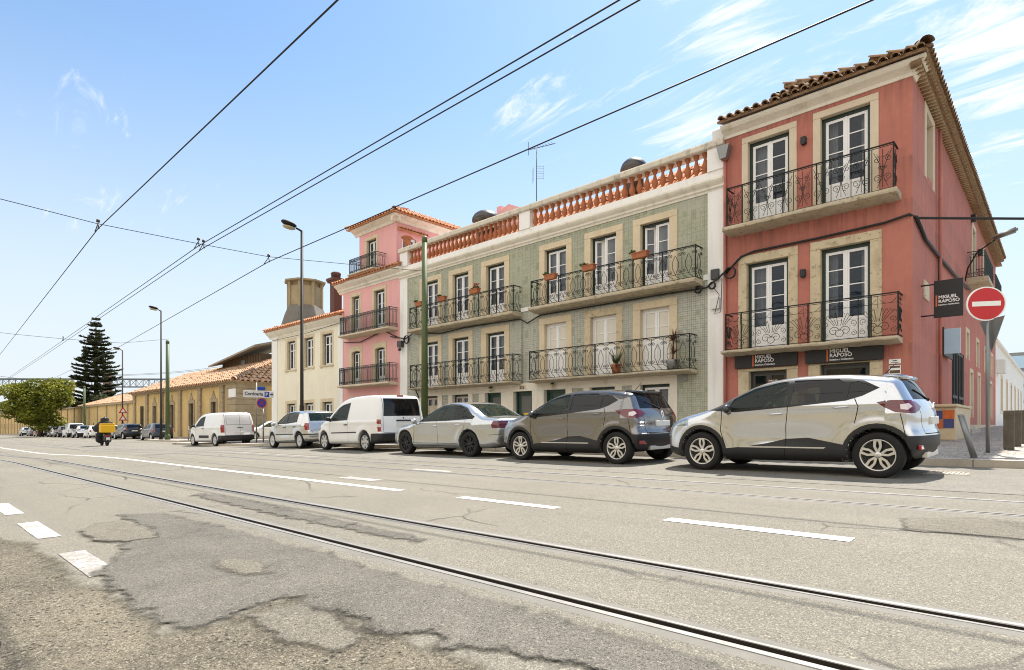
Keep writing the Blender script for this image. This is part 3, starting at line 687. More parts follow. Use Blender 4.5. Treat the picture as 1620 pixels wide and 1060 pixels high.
def surround(root, fr, so, fo, m, sill=0.0, name='window_surround', proud=0.03, depth=0.30, arch=0.0):
    """stone frame: so / fo = (u0, u1, z0, z1) outer and inner rectangle"""
    mb = MB(); b = 0.012
    def bar(u0, u1, z0, z1):
        bm = bmesh.new(); bmesh.ops.create_cube(bm, size=1)
        for v in bm.verts:
            v.co = Vector(fr.p((u0 + u1) / 2 + v.co.x * (u1 - u0), (depth - proud) / 2 + v.co.y * (depth + proud), (z0 + z1) / 2 + v.co.z * (z1 - z0)))
        bmesh.ops.recalc_face_normals(bm, faces=bm.faces[:])
        bmesh.ops.bevel(bm, geom=bm.edges[:], offset=b, segments=1, affect='EDGES'); mb.addbm(bm)
    bar(so[0], fo[0], so[2], fo[3] - .002); bar(fo[1], so[1], so[2], fo[3] - .002); bar(so[0], so[1], fo[3], so[3])
    if sill: 
        fr.box(mb, so[0] - .04, so[1] + .04, -.07, depth, fo[2] - sill, fo[2])
    if arch:       # slight segmental head inside the opening
        n = 12
        pts = [(fo[0] + (fo[1] - fo[0]) * i / n, fo[3] - arch * (2 * i / n - 1) ** 2) for i in range(n + 1)]
        poly = [fr.p(u, -proud + .002, z) for u, z in pts] + [fr.p(fo[1], -proud + .002, fo[3] + .01), fr.p(fo[0], -proud + .002, fo[3] + .01)]
        v = Vector(fr.p(0, depth, 0)) - Vector(fr.p(0, 0, 0)); mb.extr(poly, v)
    return mb.build(name, m, root)
CURT = random.Random(7)
def curtain_mesh(mb, fr, u0, u1, d, z0, z1, waves=6, amp=.025):
    n = waves * 6; vs = []
    for i in range(n + 1):
        u = u0 + (u1 - u0) * i / n; w = amp * math.sin(i * 2 * math.pi / 6) + amp * .5 * math.sin(i * 1.7)
        vs += [fr.p(u, d + w, z0), fr.p(u, d + w, z1)]
    mb.add(vs, [(2 * i, 2 * i + 2, 2 * i + 3, 2 * i + 1) for i in range(n)], True)
def window(root, fr, u0, u1, z0, z1, rows=3, solid=0.0, frame='green_frame', sash='white_wood', d=0.14, curtain=None, fw=0.06, leaves=2, glassm='window_glass', mid=False, ajar=0.0, transom=0.0):
    w = MB(); g = 0.003
    fr.box(w, u0 + g, u0 + fw, d, d + .09, z0, z1 - g); fr.box(w, u1 - fw, u1 - g, d, d + .09, z0, z1 - g); fr.box(w, u0 + fw, u1 - fw, d, d + .09, z1 - fw * 1.2, z1 - g)
    if not solid: fr.box(w, u0 + fw, u1 - fw, d, d + .09, z0, z0 + .04)
    W = w.build('window', frame, root)
    a0, a1 = u0 + fw + .004, u1 - fw - .004; t0, t1 = z0 + (.045 if not solid else .01), z1 - fw * 1.2 - .004
    s = MB(); gl = MB(); wd = (a1 - a0) / leaves
    for i in range(leaves):
        n0, n1 = len(s.v), len(gl.v)
        b0, b1 = a0 + wd * i + .002, a0 + wd * (i + 1) - .002; st = min(.075, wd * .17); dd = d + .02
        fr.box(s, b0, b0 + st, dd, dd + .05, t0, t1); fr.box(s, b1 - st, b1, dd, dd + .05, t0, t1)
        fr.box(s, b0 + st, b1 - st, dd, dd + .05, t1 - st, t1)
        zb = t0 + max(solid, 0) if solid else t0
        if solid:
            fr.box(s, b0 + st, b1 - st, dd + .012, dd + .04, t0, t0 + solid)
            fr.box(s, b0 + st, b1 - st, dd, dd + .05, t0, t0 + .09); fr.box(s, b0 + st, b1 - st, dd, dd + .05, t0 + solid - .05, t0 + solid + .03); zb = t0 + solid + .03
        else:
            fr.box(s, b0 + st, b1 - st, dd, dd + .05, t0, t0 + st); zb = t0 + st
        zt = t1 - st
        for k in range(1, rows):
            zc = zb + (zt - zb) * k / rows; fr.box(s, b0 + st, b1 - st, dd + .006, dd + .044, zc - .014, zc + .014)
        if transom:
            zc = z1 - transom
            fr.box(s, b0 + st, b1 - st, dd - .004, dd + .05, zc - .03, zc + .03)
        if mid: 
            uc = (b0 + b1) / 2; fr.box(s, uc - .012, uc + .012, dd + .008, dd + .042, zb, zt)
        fr.quad(gl, b0 + st - .005, b1 - st + .005, dd + .025, zb - .005, zt + .005)
        if ajar and i == 0 and fr.k == 'front':      # this leaf stands open into the room
            hx, hy = b0, fr.o + dd + .025; ca_, sa_ = math.cos(R(ajar)), math.sin(R(ajar))
            for arr, k0 in ((s.v, n0), (gl.v, n1)):
                for k in range(k0, len(arr)): x, y, z = arr[k]; arr[k] = (hx + (x - hx) * ca_ - (y - hy) * sa_, hy + (x - hx) * sa_ + (y - hy) * ca_, z)
    if leaves == 2:
        uc = (a0 + a1) / 2; fr.box(s, uc - .022, uc + .022, d + .004, d + .02, t0, t1)
    s.build('casement', sash, W); gl.build('pane', glassm, W)
    if curtain:
        c = MB()
        if curtain == 'full': curtain_mesh(c, fr, a0, a1, d + .22, z0, z1 - .02, 8)
        elif curtain == 'sides':
            curtain_mesh(c, fr, a0, a0 + (a1 - a0) * .24, d + .3, z0, z1 - .02, 4); curtain_mesh(c, fr, a1 - (a1 - a0) * .2, a1, d + .3, z0, z1 - .02, 3)
        elif curtain == 'left': curtain_mesh(c, fr, a0, a0 + (a1 - a0) * .48, d + .25, z0, z1 - .02, 5)
        elif curtain == 'blind': fr.quad(c, a0, a1, d + .09, z0, z1)
        elif curtain == 'half': curtain_mesh(c, fr, a0, a1, d + .2, z0 + (z1 - z0) * .45, z1 - .02, 8)
        elif curtain == 'low': curtain_mesh(c, fr, a0, a1, d + .2, z0, z0 + (z1 - z0) * .6, 8)
        c.build('curtain', 'blind' if curtain == 'blind' else 'curtain', W)
    return W
def arc(c, r, a0, a1, n=8): return [(c[0] + r * math.cos(R(a0 + (a1 - a0) * i / n)), c[1] + r * math.sin(R(a0 + (a1 - a0) * i / n))) for i in range(n + 1)]
def spiral(c, r0, r1, a0, a1, n=14): return [(c[0] + (r0 + (r1 - r0) * i / n) * math.cos(R(a0 + (a1 - a0) * i / n)), c[1] + (r0 + (r1 - r0) * i / n) * math.sin(R(a0 + (a1 - a0) * i / n))) for i in range(n + 1)]
def motif_oval(H, P):
    """green house: long lozenge ovals linked by scrolls, over a row of S-scrolls"""
    L = []; r = .010
    h0, h1 = H * .17, H * .83
    w = P * .30
    r = .0125
    L.append(([(0, h0), (0, H)], r))
    for cx in (P * .5,):
        q = P * .23; b = P * .09
        L.append(([(cx - q, h0 + .22), (cx - q, h1 - .22), (cx - b, h1 - .10), (cx - b, h1 - .07), (cx, h1 - .01), (cx + b, h1 - .07), (cx + b, h1 - .10), (cx + q, h1 - .22), (cx + q, h0 + .22), (cx + b, h0 + .10), (cx + b, h0 + .07), (cx, h0 + .01), (cx - b, h0 + .07), (cx - b, h0 + .10), (cx - q, h0 + .22)], r * .8))
    for sx in (-1, 1):
        L.append((spiral((P * .5 + sx * P * .5 - sx * P * .14, h1 + .0), P * .14, P * .03, 0 if sx > 0 else 180, 500 if sx > 0 else -320, 14), r * .8))
        L.append((spiral((P * .5 + sx * P * .5 - sx * P * .14, h0 + .10), P * .14, P * .03, 0 if sx > 0 else 180, -500 if sx > 0 else 680, 14), r * .8))
    L.append((arc((P * .5, h1 - .02), P * .5, 35, 145, 8), r * .8))
    for k in range(2):
        x = P * (k + .0) / 2
        L.append(([(x + P / 3 * (.5 - .5 * math.cos(math.pi * t / 6)), h0 * (1 - t / 6) if k % 2 else h0 * (1 - t / 6) ** .7) for t in range(7)], r * .8))
    L.append(([(0, h0), (P, h0)], r * .7))
    return L
def motif_bars(H, P):
    """pink house: close bars with little scrolls top and bottom"""
    r = .014; L = [([(0, 0), (0, H)], r)]
    L.append((spiral((P * .5, H - P * .45), P * .40, P * .12, 180, -300, 10), r * .8)); L.append((spiral((P * .5, P * .5), P * .42, P * .12, 0, 480, 10), r * .8))
    L.append(([(P * .5, P * .9), (P * .5, H - P * .85)], r * .8)); L.append(([(0, H * .82), (P, H * .82)], r * .6)); L.append(([(0, H * .16), (P, H * .16)], r * .6))
    return L
def motif_scroll(H, P):
    """red house, upper: loose open scrollwork"""
    r = .0095; L = [([(0, 0), (0, H)], r * 1.1)]
    for m in (0, 1):
        def X(pts): return [(P - x, z) if m else (x, z) for x, z in pts]
        L.append((X(spiral((P * .25, H * .28), P * .22, P * .05, -90, 480, 22)), r * .8))
        L.append((X(spiral((P * .22, H * .72), P * .17, P * .04, 90, -420, 20)), r * .8))
        L.append((X([(P * .25 + P * .22 * math.sin(t * .5), H * .06 + H * .85 * t / 8) for t in range(9)]), r * .8))
        L.append((X(spiral((P * .38, H * .52), P * .10, P * .02, 0, 500, 14)), r * .7))
    L.append(([(P * .5, H * .05), (P * .5, H * .95)], r * .7)); L.append((arc((P * .5, H * .5), .045, 0, 360, 10), r * .7)); L.append((arc((P * .5, H * .9), P * .3, 200, 340, 10), r * .7))
    return L
def motif_fan(H, P):
    """red house, lower: fans of volutes between plain panels"""
    r = .0095; L = [([(0, 0), (0, H)], r * 1.2)]
    for m in (0, 1):
        def X(pts): return [(P - x, z) if m else (x, z) for x, z in pts]
        L.append((X(spiral((P * .34, H * .22), P * .15, P * .03, 0, 520, 20)), r * .8))
        for k in range(4):
            a = .10 + .11 * k
            L.append((X([(P * .5 - P * a * (.35 + .65 * t / 8) - .0 * t, H * (.36 + .36 * (t / 8)) - P * .25 * a * (t / 8) ** 2) for t in range(9)] + [(P * .5 - P * a - .02, H * .70 - P * .25 * a), (P * .5 - P * a - .035, H * .66 - P * .25 * a)]), r * .75))
        L.append((X(spiral((P * .13, H * .40), P * .10, P * .02, 270, -200, 14)), r * .8)); L.append((X(spiral((P * .12, H * .14), P * .09, P * .02, 90, 560, 14)), r * .8))
        L.append((X(arc((P * .25, H * .99), P * .22, 200, 340, 10)), r * .7))
    L.append((arc((P * .5, H * .16), P * .11, 0, 360, 14), r * .8)); L.append(([(P * .5, H * .7), (P * .5, H)], r * .7)); L.append(([(0, H * .80), (P, H * .80)], r * .6))
    return L
def railing(slab, fr, u0, u1, d, z0, H, motif, n, m, mount=0.0, posts=(), side_n=1, name='railing'):
    """ironwork: front run plus two returns to the wall"""
    mb = MB(); b = .045
    def lay(ua, ub, fn, k):
        P = abs(ub - ua) / k
        for i in range(k):
            for pts, r in motif(H - 2 * b, P):
                mb.tube([fn(min(ua, ub) + i * P + x, z0 + b + z) for x, z in pts], r, 4, cap=False)
    def front(u, z): return fr.p(u, d, z)
    lay(u0, u1, front, n)
    for us in (u0, u1):
        def sd(w, z, us=us): return fr.p(us, w, z)
        lay(d, -.01, lambda w, z, us=us: fr.p(us, w, z), side_n)
        for zz, t in ((z0 + b, .014), (z0 + H, .020)):
            fr.box(mb, us - t, us + t, d, -.0, zz - t * .7, zz + t * .7)
        fr.box(mb, us - .017, us + .017, d - .017, d + .017, z0, z0 + H + .02)
    for zz, t in ((z0 + b, .014), (z0 + H - b, .010), (z0 + H, .022)):
        fr.box(mb, u0 + .017, u1 - .017, d - t, d + t, zz - t * .6, zz + t * .6)
    for u in posts: fr.box(mb, u - .015, u + .015, d - .015, d + .015, z0, z0 + H)
    return mb.build(name, m, slab)
def slab(root, fr, u0, u1, d, z0, z1, m='slab_stone', seed=1):
    bm = bmesh.new(); n = max(4, int((u1 - u0) / .22)); rnd = random.Random(seed)
    prof = [(0.02, z0 - .03), (d * .35, z0 - .02), (d * .8, z0 + .01), (d - .06, z0 + .04), (d - .07, z0 + .08), (d - .06, z1), (0.02, z1)]
    rings = []
    for i in range(n + 1):
        u = u0 + (u1 - u0) * i / n; j = [rnd.uniform(-.012, .012) for _ in prof]
        rings.append([bm.verts.new(fr.p(u, a, z + (q if k < 5 else 0))) for k, ((a, z), q) in enumerate(zip(prof, j))])
    k = len(prof)
    for i in range(n):
        for q in range(k): bm.faces.new((rings[i][q], rings[i][(q + 1) % k], rings[i + 1][(q + 1) % k], rings[i + 1][q]))
    bm.faces.new(rings[0]); bm.faces.new(rings[-1][::-1]); bmesh.ops.recalc_face_normals(bm, faces=bm.faces[:])
    return MB().addbm(bm).build('balcony', m, root)
def moulding(mb, fr, u0, u1, prof, ret0=0, ret1=0):
    """cornice: profile of (d, z) swept along u; closed at the ends"""
    n = len(prof); A = [fr.p(u0 + ret0 * p[0], p[0], p[1]) for p in prof]; B = [fr.p(u1 + ret1 * p[0], p[0], p[1]) for p in prof]
    mb.add(A + B, [(i, (i + 1) % n, n + (i + 1) % n, n + i) for i in range(n)] + [tuple(range(n)), tuple(range(n, 2 * n))[::-1]])
def tile_roof(mb, e0, e1, up, length, period=0.24, step=0.42, rad=0.085, jitter=0.012, seed=1, clip0=0.0, clip1=0.0, under=True):
    """barrel tiles: e0-e1 is the eave line, up the direction up the slope; clip0/1 = how far the ends run in per metre of slope (hips)"""
    e0, e1, up = Vector(e0), Vector(e1), Vector(up).normalized(); ev = e1 - e0; L = ev.length; ev.normalize(); nrm = ev.cross(up).normalized()
    if nrm.z < 0: nrm = -nrm
    rnd = random.Random(seed); n = max(1, int(L / period)); period = L / n; rows = max(1, int(length / step)); step = length / rows; S = 6
    for i in range(n):
        u = (i + .5) * period
        for j in range(rows):
            t0, t1 = j * step - .03, (j + 1) * step + .03
            tm = (t0 + t1) / 2
            if u < clip0 * tm - .05 or u > L - clip1 * tm + .05: continue
            ju, jn = rnd.uniform(-jitter, jitter), rnd.uniform(-jitter, jitter) * .6
            for kind in ((0, 1) if under else (0,)):
                vs = []; fs = []
                uc = u + ju + (period / 2 if kind else 0); rr = rad * (1.0 if not kind else .95)
                for t, rk, lift in ((t0, rr * 1.05, .03), (t1, rr * .88, .0)):
                    for k in range(S + 1):
                        a = math.pi * k / S
                        if kind: off = -math.sin(a) * rk * .55 + .035 + lift * .5
                        else: off = math.sin(a) * rk + lift + .012
                        vs.append(e0 + ev * (uc - math.cos(a) * rk) + up * t + nrm * (off + jn))
                for k in range(S): fs.append((k, k + 1, S + 2 + k, S + 1 + k))
                mb.add(vs, fs, True)
                if not kind and j == 0: # visible open end of the eave tile: thickness ring
                    c = e0 + ev * uc + up * t0 + nrm * (.042 + jn); ring = []
                    for k in range(S + 1):
                        a = math.pi * k / S; ring.append(e0 + ev * (uc - math.cos(a) * rr * .80) + up * (t0 + .001) + nrm * (math.sin(a) * rr * .80 + .03 + jn))
                    base = len(mb.v); mb.add(vs[:S + 1] + ring, [(k, k + 1, S + 2 + k, S + 1 + k) for k in range(S)])
    # bed under the tiles
    a, b = e0 + up * .02, e1 + up * .02; c, d = e1 + up * length - ev * clip1 * length, e0 + up * length + ev * clip0 * length
    mb.add([p + nrm * .012 for p in (a, b, c, d)] + [p - nrm * .06 for p in (a, b, c, d)], [(0, 1, 2, 3), (7, 6, 5, 4), (0, 4, 5, 1), (1, 5, 6, 2), (2, 6, 7, 3), (3, 7, 4, 0)])
def ridge_tiles(mb, a, b, r=.11, step=.38):
    a, b = Vector(a), Vector(b); n = max(1, int((b - a).length / step)); d = (b - a) / n
    s = d.cross(Vector((0, 0, 1))).normalized()
    for i in range(n):
        vs = []
        for t, k in ((0, 1.12), (1.06, .92)):
            c = a + d * (i + t)
            for q in range(8): 
                an = math.pi * q / 7; vs.append(c + s * (math.cos(an) * r * k) + Vector((0, 0, math.sin(an) * r * k)))
        mb.add(vs, [(q, q + 1, 9 + q, 8 + q) for q in range(7)], True)
# ------------------------------------------------------------------ the red corner house
F18 = Fr('front', 18.0)
def shell(root, fr, u0, u1, z0, z1, openings, m, depth, room=4.0, name='wall'):
    mb = MB(); wall_face(mb, fr, u0, u1, z0, z1, openings)
    return mb
def interior(root, u0, u1, y, z0, z1):
    mb = MB(); mb.quad((u0, y, z0), (u1, y, z0), (u1, y, z1), (u0, y, z1))
    return mb.build('interior_wall', 'room', root)
red = thing('corner_townhouse', (-5.2, 18, gp(-5, 18)), 'red rendered three-storey corner house with tiled eaves and black shop signs over the ground floor', 'house')
RF = Fr('front', 18.0); RS = Fr('side', -2.79)
rz = gp(-5, 18) - .1
up = [(-7.0, -5.8, 6.12, 8.65, -7.19, -5.59, 8.83), (-4.96, -3.74, 6.12, 8.67, -5.16, -3.54, 8.86)]
lo = [(-7.04, -5.83, 2.34, 4.94, -7.30, -5.56, 5.20), (-4.96, -3.74, 2.34, 4.96, -5.23, -3.47, 5.20)]
gr = [(-6.97, -5.87, rz, 1.63, -7.3, -5.56, 1.72), (-4.98, -3.75, rz, 1.70, -5.28, -3.45, 1.73)]
ops = [o[:4] for o in up + lo + gr]
mb = MB(); wall_face(mb, RF, -7.735, -2.79, rz, 9.02, ops)
side_win = (20.0, 21.15, 7.15, 8.85); side_tall = (31.7, 32.9, 5.95, 8.5); side_tall2 = (36.6, 37.8, 5.95, 8.5)
side_small = [(30.9, 31.8, .45, 2.2), (34.0, 34.9, -.45, 2.25), (40.0, 41.2, .45, 2.2), (33.4, 34.3, 2.75, 3.75), (37.2, 38.2, 2.75, 3.75), (40.8, 41.8, 2.75, 3.75), (29.5, 30.4, 2.8, 3.75)]
side_door = (25.4, 28.8, rz, 2.72)
wall_face(mb, RS, 18.0, 44, rz, 9.3, [side_win, side_tall, side_tall2, *side_small, side_door])
mb.quad((-7.735, 44, rz), (-2.79, 44, rz), (-2.79, 44, 9.3), (-7.735, 44, 9.3)); mb.quad((-7.735, 18, 9.02), (-2.79, 18, 9.02), (-2.79, 44, 9.3), (-7.735, 44, 9.3))
mb.quad((-7.735, 18, rz), (-7.735, 44, rz), (-7.735, 44, 9.3), (-7.735, 18, 9.02))
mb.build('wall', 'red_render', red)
interior(red, -7.7, -2.9, 20.6, rz, 9); 
ib = MB(); ib.quad((-7.7, 18.4, 5.3), (-2.9, 18.4, 5.3), (-2.9, 20.6, 5.3), (-7.7, 20.6, 5.3)); ib.quad((-7.7, 18.4, 1.9), (-2.9, 18.4, 1.9), (-2.9, 20.6, 1.9), (-7.7, 20.6, 1.9)); ib.build('interior_floor', 'room', red)
for k, o in enumerate(up):
    surround(red, RF, (o[4], o[5], 6.03, o[6]), o[:4], 'pale_stone'); window(red, RF, *o[:4], rows=4, solid=.62, curtain='left' if k == 0 else 'sides', fw=.085, glassm='window_glass')
for k, o in enumerate(lo):
    surround(red, RF, (o[4], o[5], 2.27, o[6]), o[:4], 'stained_stone'); window(red, RF, *o[:4], rows=4, solid=.62, curtain='left' if k == 0 else 'sides', fw=.085)
for o in gr:
    surround(red, RF, (o[4], o[5], rz, o[6]), o[:4], 'stained_stone')
    window(red, RF, *o[:4], rows=1, leaves=1 if o[0] > -5 else 2, glassm='shop_glass', curtain=None, frame='dark_metal', sash='dark_metal', fw=.05)
    surr = None
sb = slab(red, RF, -7.56, -3.03, -.55, 5.88, 6.03, seed=2); railing(sb, RF, -7.46, -3.12, -.48, 6.03, 1.19, motif_scroll, 9, 'iron', posts=(-6.99, -5.82, -4.93, -3.77))
sb = slab(red, RF, -7.60, -3.00, -.55, 2.14, 2.26, seed=3); railing(sb, RF, -7.50, -3.02, -.48, 2.26, 1.12, motif_fan, 5, 'iron', posts=(-7.02, -5.66, -5.15, -3.62))
# side wall features
surround(red, RS, (19.75, 21.4, 6.95, 9.05), side_win, 'pale_stone'); window(red, RS, *side_win, rows=3, curtain='full')
for o in (side_tall, side_tall2):
    surround(red, RS, (o[0] - .18, o[1] + .18, o[2], o[3] + .2), o, 'pale_stone'); window(red, RS, *o, rows=4, solid=.5, curtain='sides')
for o in side_small:
    surround(red, RS, (o[0] - .16, o[1] + .16, o[2] - .16, o[3] + .17), o, 'pale_stone'); window(red, RS, *o, rows=2, curtain='blind')
sk = MB(); sk.box(-2.79, -2.755, 18.0, 25.1, rz, .09); sk.box(-2.79, -2.755, 29.1, 44, rz, .0); sk.build('plinth', 'lime_stone', red)
gd = MB()     # black double entrance of iron gates
for a, b in ((25.4, 26.95), (27.15, 28.8)):
    RS.box(gd, a, b, .02, .07, rz + .12, 2.72)
    for q in frange(a + .15, b - .15, 3): RS.box(gd, q, q + .05, -.01, .02, rz + .3, 2.6)
    RS.box(gd, a + .1, b - .1, -.015, .02, .95, 1.06)
RS.box(gd, 26.95, 27.15, .04, .10, rz, 2.72)
gd.build('door', 'sign_black', red)
st2 = MB()
for k in range(3): st2.box(-2.78 + .0, -2.3 - .0 + .12 * (2 - k), 25.6, 28.7, rz - .05, rz + .13 + .13 * k) if False else st2.box(-2.789, -2.25 - .17 * k, 25.6 + .1 * k, 28.7 - .1 * k, gp(-2.5, 27) - .03, gp(-2.5, 27) + .14 * (k + 1))
st2.build('doorstep', 'kerb_stone', red)
for (y0, y1, nm) in ((29.9, 33.6, 1), (35.2, 38.6, 2)):
    sb = slab(red, RS, y0, y1, -.62, 5.72, 5.95, seed=nm + 5)
    railing(sb, RS, y0 + .06, y1 - .06, -.56, 5.95, 1.05, motif_bars, 18, 'green_iron', side_n=3)
co = MB()
cpro = [(0.05, 8.98), (-.03, 8.98), (-.06, 9.06), (-.16, 9.12), (-.26, 9.17), (-.33, 9.24), (-.33, 9.30), (0.05, 9.30)]
moulding(co, RF, -7.74, -2.79, cpro, 0, -1); moulding(co, RS, 18.0, 18.42, cpro, 1, 0)
co.build('cornice', 'cornice_white', red)
rt = MB()
tile_roof(rt, (-7.78, 17.52, 9.38), (-2.42, 17.52, 9.36), (0, 1, .34), 5.0, .26, .42, .095, clip1=.55, seed=5); tile_roof(rt, (-6.3, 17.75, 9.62), (-4.5, 17.75, 9.60), (0, 1, .5), .8, .25, .4, .09, seed=15, jitter=.03)
ridge_tiles(rt, (-2.40, 17.46, 9.44), (-4.9, 22.0, 11.0), .15)
tile_roof(rt, (-2.40, 17.6, 9.36), (-2.40, 44.3, 9.62), (-1, 0, .42), 4.6, .26, .46, .095, clip0=.55, seed=6)
# fluted double row of tile ends under the side eave
for i in range(118):
    y = 17.75 + i * .224
    rt.tube([(-2.80, y, 9.12 + .01 * (y - 18)), (-2.56, y, 9.17 + .01 * (y - 18))], [.075, .085], 8)
    rt.tube([(-2.66, y + .112, 9.24 + .01 * (y - 18)), (-2.42, y + .112, 9.28 + .01 * (y - 18))], [.075, .09], 8)
rt.box(-2.80, -2.50, 17.7, 44.2, 9.2, 9.24)
rt.build('roof', 'mossy_tile', red)
ml = MB()
for i in range(118):
    y = 17.86 + i * .224; ml.box(-2.80, -2.57, y - .012, y + .012, 9.07 + .01 * (y - 18), 9.19 + .01 * (y - 18)); ml.box(-2.66, -2.45, y + .10, y + .12, 9.19 + .01 * (y - 18), 9.29 + .01 * (y - 18))
ml.build('eave_mortar', 'lime_stone', red)
dn = MB(); dn.tube([(-7.70, 17.93, 8.3), (-7.70, 17.93, 2.2), (-7.70, 17.93, rz)], .045, 10); dn.extr([(-7.90, 17.78, 8.72), (-7.50, 17.78, 8.72), (-7.62, 17.84, 8.3), (-7.78, 17.84, 8.3)], (0, .2, 0))
dn.build('downpipe', 'red_render', red)
hp = MB(); hp.extr([(-7.90, 17.75, 8.73), (-7.50, 17.75, 8.73), (-7.60, 17.75, 8.32), (-7.80, 17.75, 8.32)], (0, .24, 0)); hp.build('hopper', 'grey_metal', red)
dn = MB(); dn.tube([(-2.70, 22.0, 9.0), (-2.70, 22.0, rz)], .05, 10); dn.build('downpipe', 'red_render', red)
for (x, z), lb in zip(((-5.39, 8.16), (-5.41, 4.36)), ('small black wall lamp between the two upper windows of the red house', 'small black wall lamp between the two middle windows of the red house')):
    m2 = MB(); m2.bbox(x - .07, x + .07, 17.86, 17.99, z - .10, z + .10, .012); m2.bbox(x - .05, x + .05, 17.85, 17.97, z - .125, z - .095, .006); tag(m2.build('wall_lamp', 'sign_black'), lb, 'wall lamp', 'wall lamps on the red house')

def shop_sign(name, x0, x1, z0, z1, tx, label, Y=17.88, th=.07, sz=.142, zo=None):
    t = thing(name, ((x0 + x1) / 2, Y, z0), label, 'sign')
    b = MB(); b.bbox(x0, x1, Y, Y + th, z0, z1, .006); b.build('board', 'sign_black', t)
    h = z1 - z0
    o = MB(); o.box(tx - .075, tx - .035, Y - .006, Y + .001, z0 + h * .08, z0 + h * .92); o.build('accent_bar', 'letter_orange', t)
    l = MB()
    f = lambda zz: (lambda x, y, d: (tx + x, Y - .004 - d, zz + y))
    put_text(l, 'MIGUEL', sz, f(z0 + h * .66), True, 1.02); put_text(l, 'RAPOSO', sz, f(z0 + h * .36), True, 1.02); put_text(l, 'Interiors Collection', sz * .52, f(z0 + h * .12), True, 1.0)
    l.build('lettering', 'letter_white', t); return t
shop_sign('shop_sign', -7.37, -5.55, 1.735, 2.13, -6.75, 'black MIGUEL RAPOSO shop fascia, the narrower one beside the white strip')
shop_sign('shop_sign', -5.33, -3.42, 1.735, 2.13, -4.70, 'black MIGUEL RAPOSO shop fascia, the wider one nearer the street corner')
t = shop_sign('hanging_sign', -2.50, -1.86, 2.86, 3.86, -2.36, 'square black MIGUEL RAPOSO sign projecting from the side wall of the red house', 19.2, .06, .125)
for c in list(t.children): bpy.data.objects.remove(c)
b = MB(); b.bbox(-2.50, -1.87, 19.2, 19.26, 2.87, 3.86, .006); b.build('board', 'sign_black', t)
b = MB(); b.box(-2.46, -2.425, 19.193, 19.201, 3.17, 3.47); b.build('accent_bar', 'letter_orange', t)
b = MB(); f = lambda zz: (lambda x, y, d: (-2.40 + x, 19.196 - d, zz + y))
put_text(b, 'MIGUEL', .118, f(3.37), True); put_text(b, 'RAPOSO', .118, f(3.26), True); put_text(b, 'Interiors Collection', .056, f(3.185), True); b.build('lettering', 'letter_white', t)
b = MB(); b.tube([(-2.8, 19.23, 3.78), (-2.5, 19.23, 3.78)], .02); b.tube([(-2.8, 19.23, 2.95), (-2.5, 19.23, 2.95)], .02); b.build('bracket', 'sign_black', t)
# notices on the wall
for z0, z1, nm, lb, tx in ((1.60, 1.72, 'notice', 'small white paper notice at the top beside the shop window', 'AVISO'), (1.33, 1.56, 'notice', 'white notice with red-brown band taped under another notice', 'ATENCAO')):
    t = thing(nm, (-3.17, 17.99, z0), lb, 'notice')
    b = MB(); b.box(-3.31, -3.04, 17.98, 17.995, z0, z1); b.build('sheet', 'sign_white', t)
    b = MB()
    if z1 - z0 > .2: b.box(-3.29, -3.06, 17.975, 17.981, z1 - .07, z1 - .02); b.box(-3.29, -3.06, 17.975, 17.981, z0 + .02, z0 + .10)
    else: b.box(-3.22, -3.13, 17.975, 17.981, z1 - .05, z1 - .03); b.box(-3.26, -3.09, 17.975, 17.981, z0 + .025, z0 + .035)
    b.build('print', 'barn_wood' if z1 - z0 > .2 else 'letter_dark', t)
mb = MB(); mb.bbox(-3.32, -2.98, 17.93, 17.999, .72, 1.22, .01); tag(mb.build('meter_box', 'box_white'), 'white meter box low on the red wall by the corner, behind the white crossover', 'meter box')
mb = MB(); mb.bbox(-2.789, -2.75, 19.55, 20.35, 3.52, 4.02, .006); 
for y in (19.62, 20.28):
    for z in (3.58, 3.96): mb.ball((-2.748, y, z), .018, 8, 5)
tag(mb.build('wall_plaque', 'pale_stone'), 'blank pale stone plaque bolted to the side wall of the red house', 'plaque')
t = thing('panel_sign', (-2.5, 22.6, 2.0), 'pale blue panel sign standing out from the side wall above the black gates', 'sign')
b = MB(); b.bbox(-2.70, -2.66, 22.4, 24.4, 2.18, 3.05, .01); b.build('frame', 'sign_black', t); 
b = MB(); b.bbox(-2.66, -2.25, 22.42, 22.48, 2.2, 2.98, .01); b.build('panel', 'light_blue_panel', t)
# utility cabinet with posters
t = thing('utility_cabinet', (-2.5, 21.0, gp(-2.5, 21)), 'pale masonry utility cabinet with torn orange and blue posters against the side wall', 'cabinet')
b = MB(); zc = gp(-2.5, 22); b.bbox(-2.75, -2.12, 20.2, 23.6, zc - .03, .50, .02); b.bbox(-2.79, -2.08, 20.1, 23.7, .50, .58, .02); b.build('body', 'lime_stone', t)
for i, (x0, x1, z0, z1, m) in enumerate(((-2.70, -2.43, .16, .40, 'poster_blue'), (-2.42, -2.16, .17, .41, 'poster_orange'), (-2.70, -2.42, -.10, .15, 'poster_orange'), (-2.41, -2.17, -.09, .16, 'poster_blue'))):
    b = MB(); b.box(x0, x1, 20.188 - .001 * i, 20.199, z0, z1); b.build('poster', m, t)

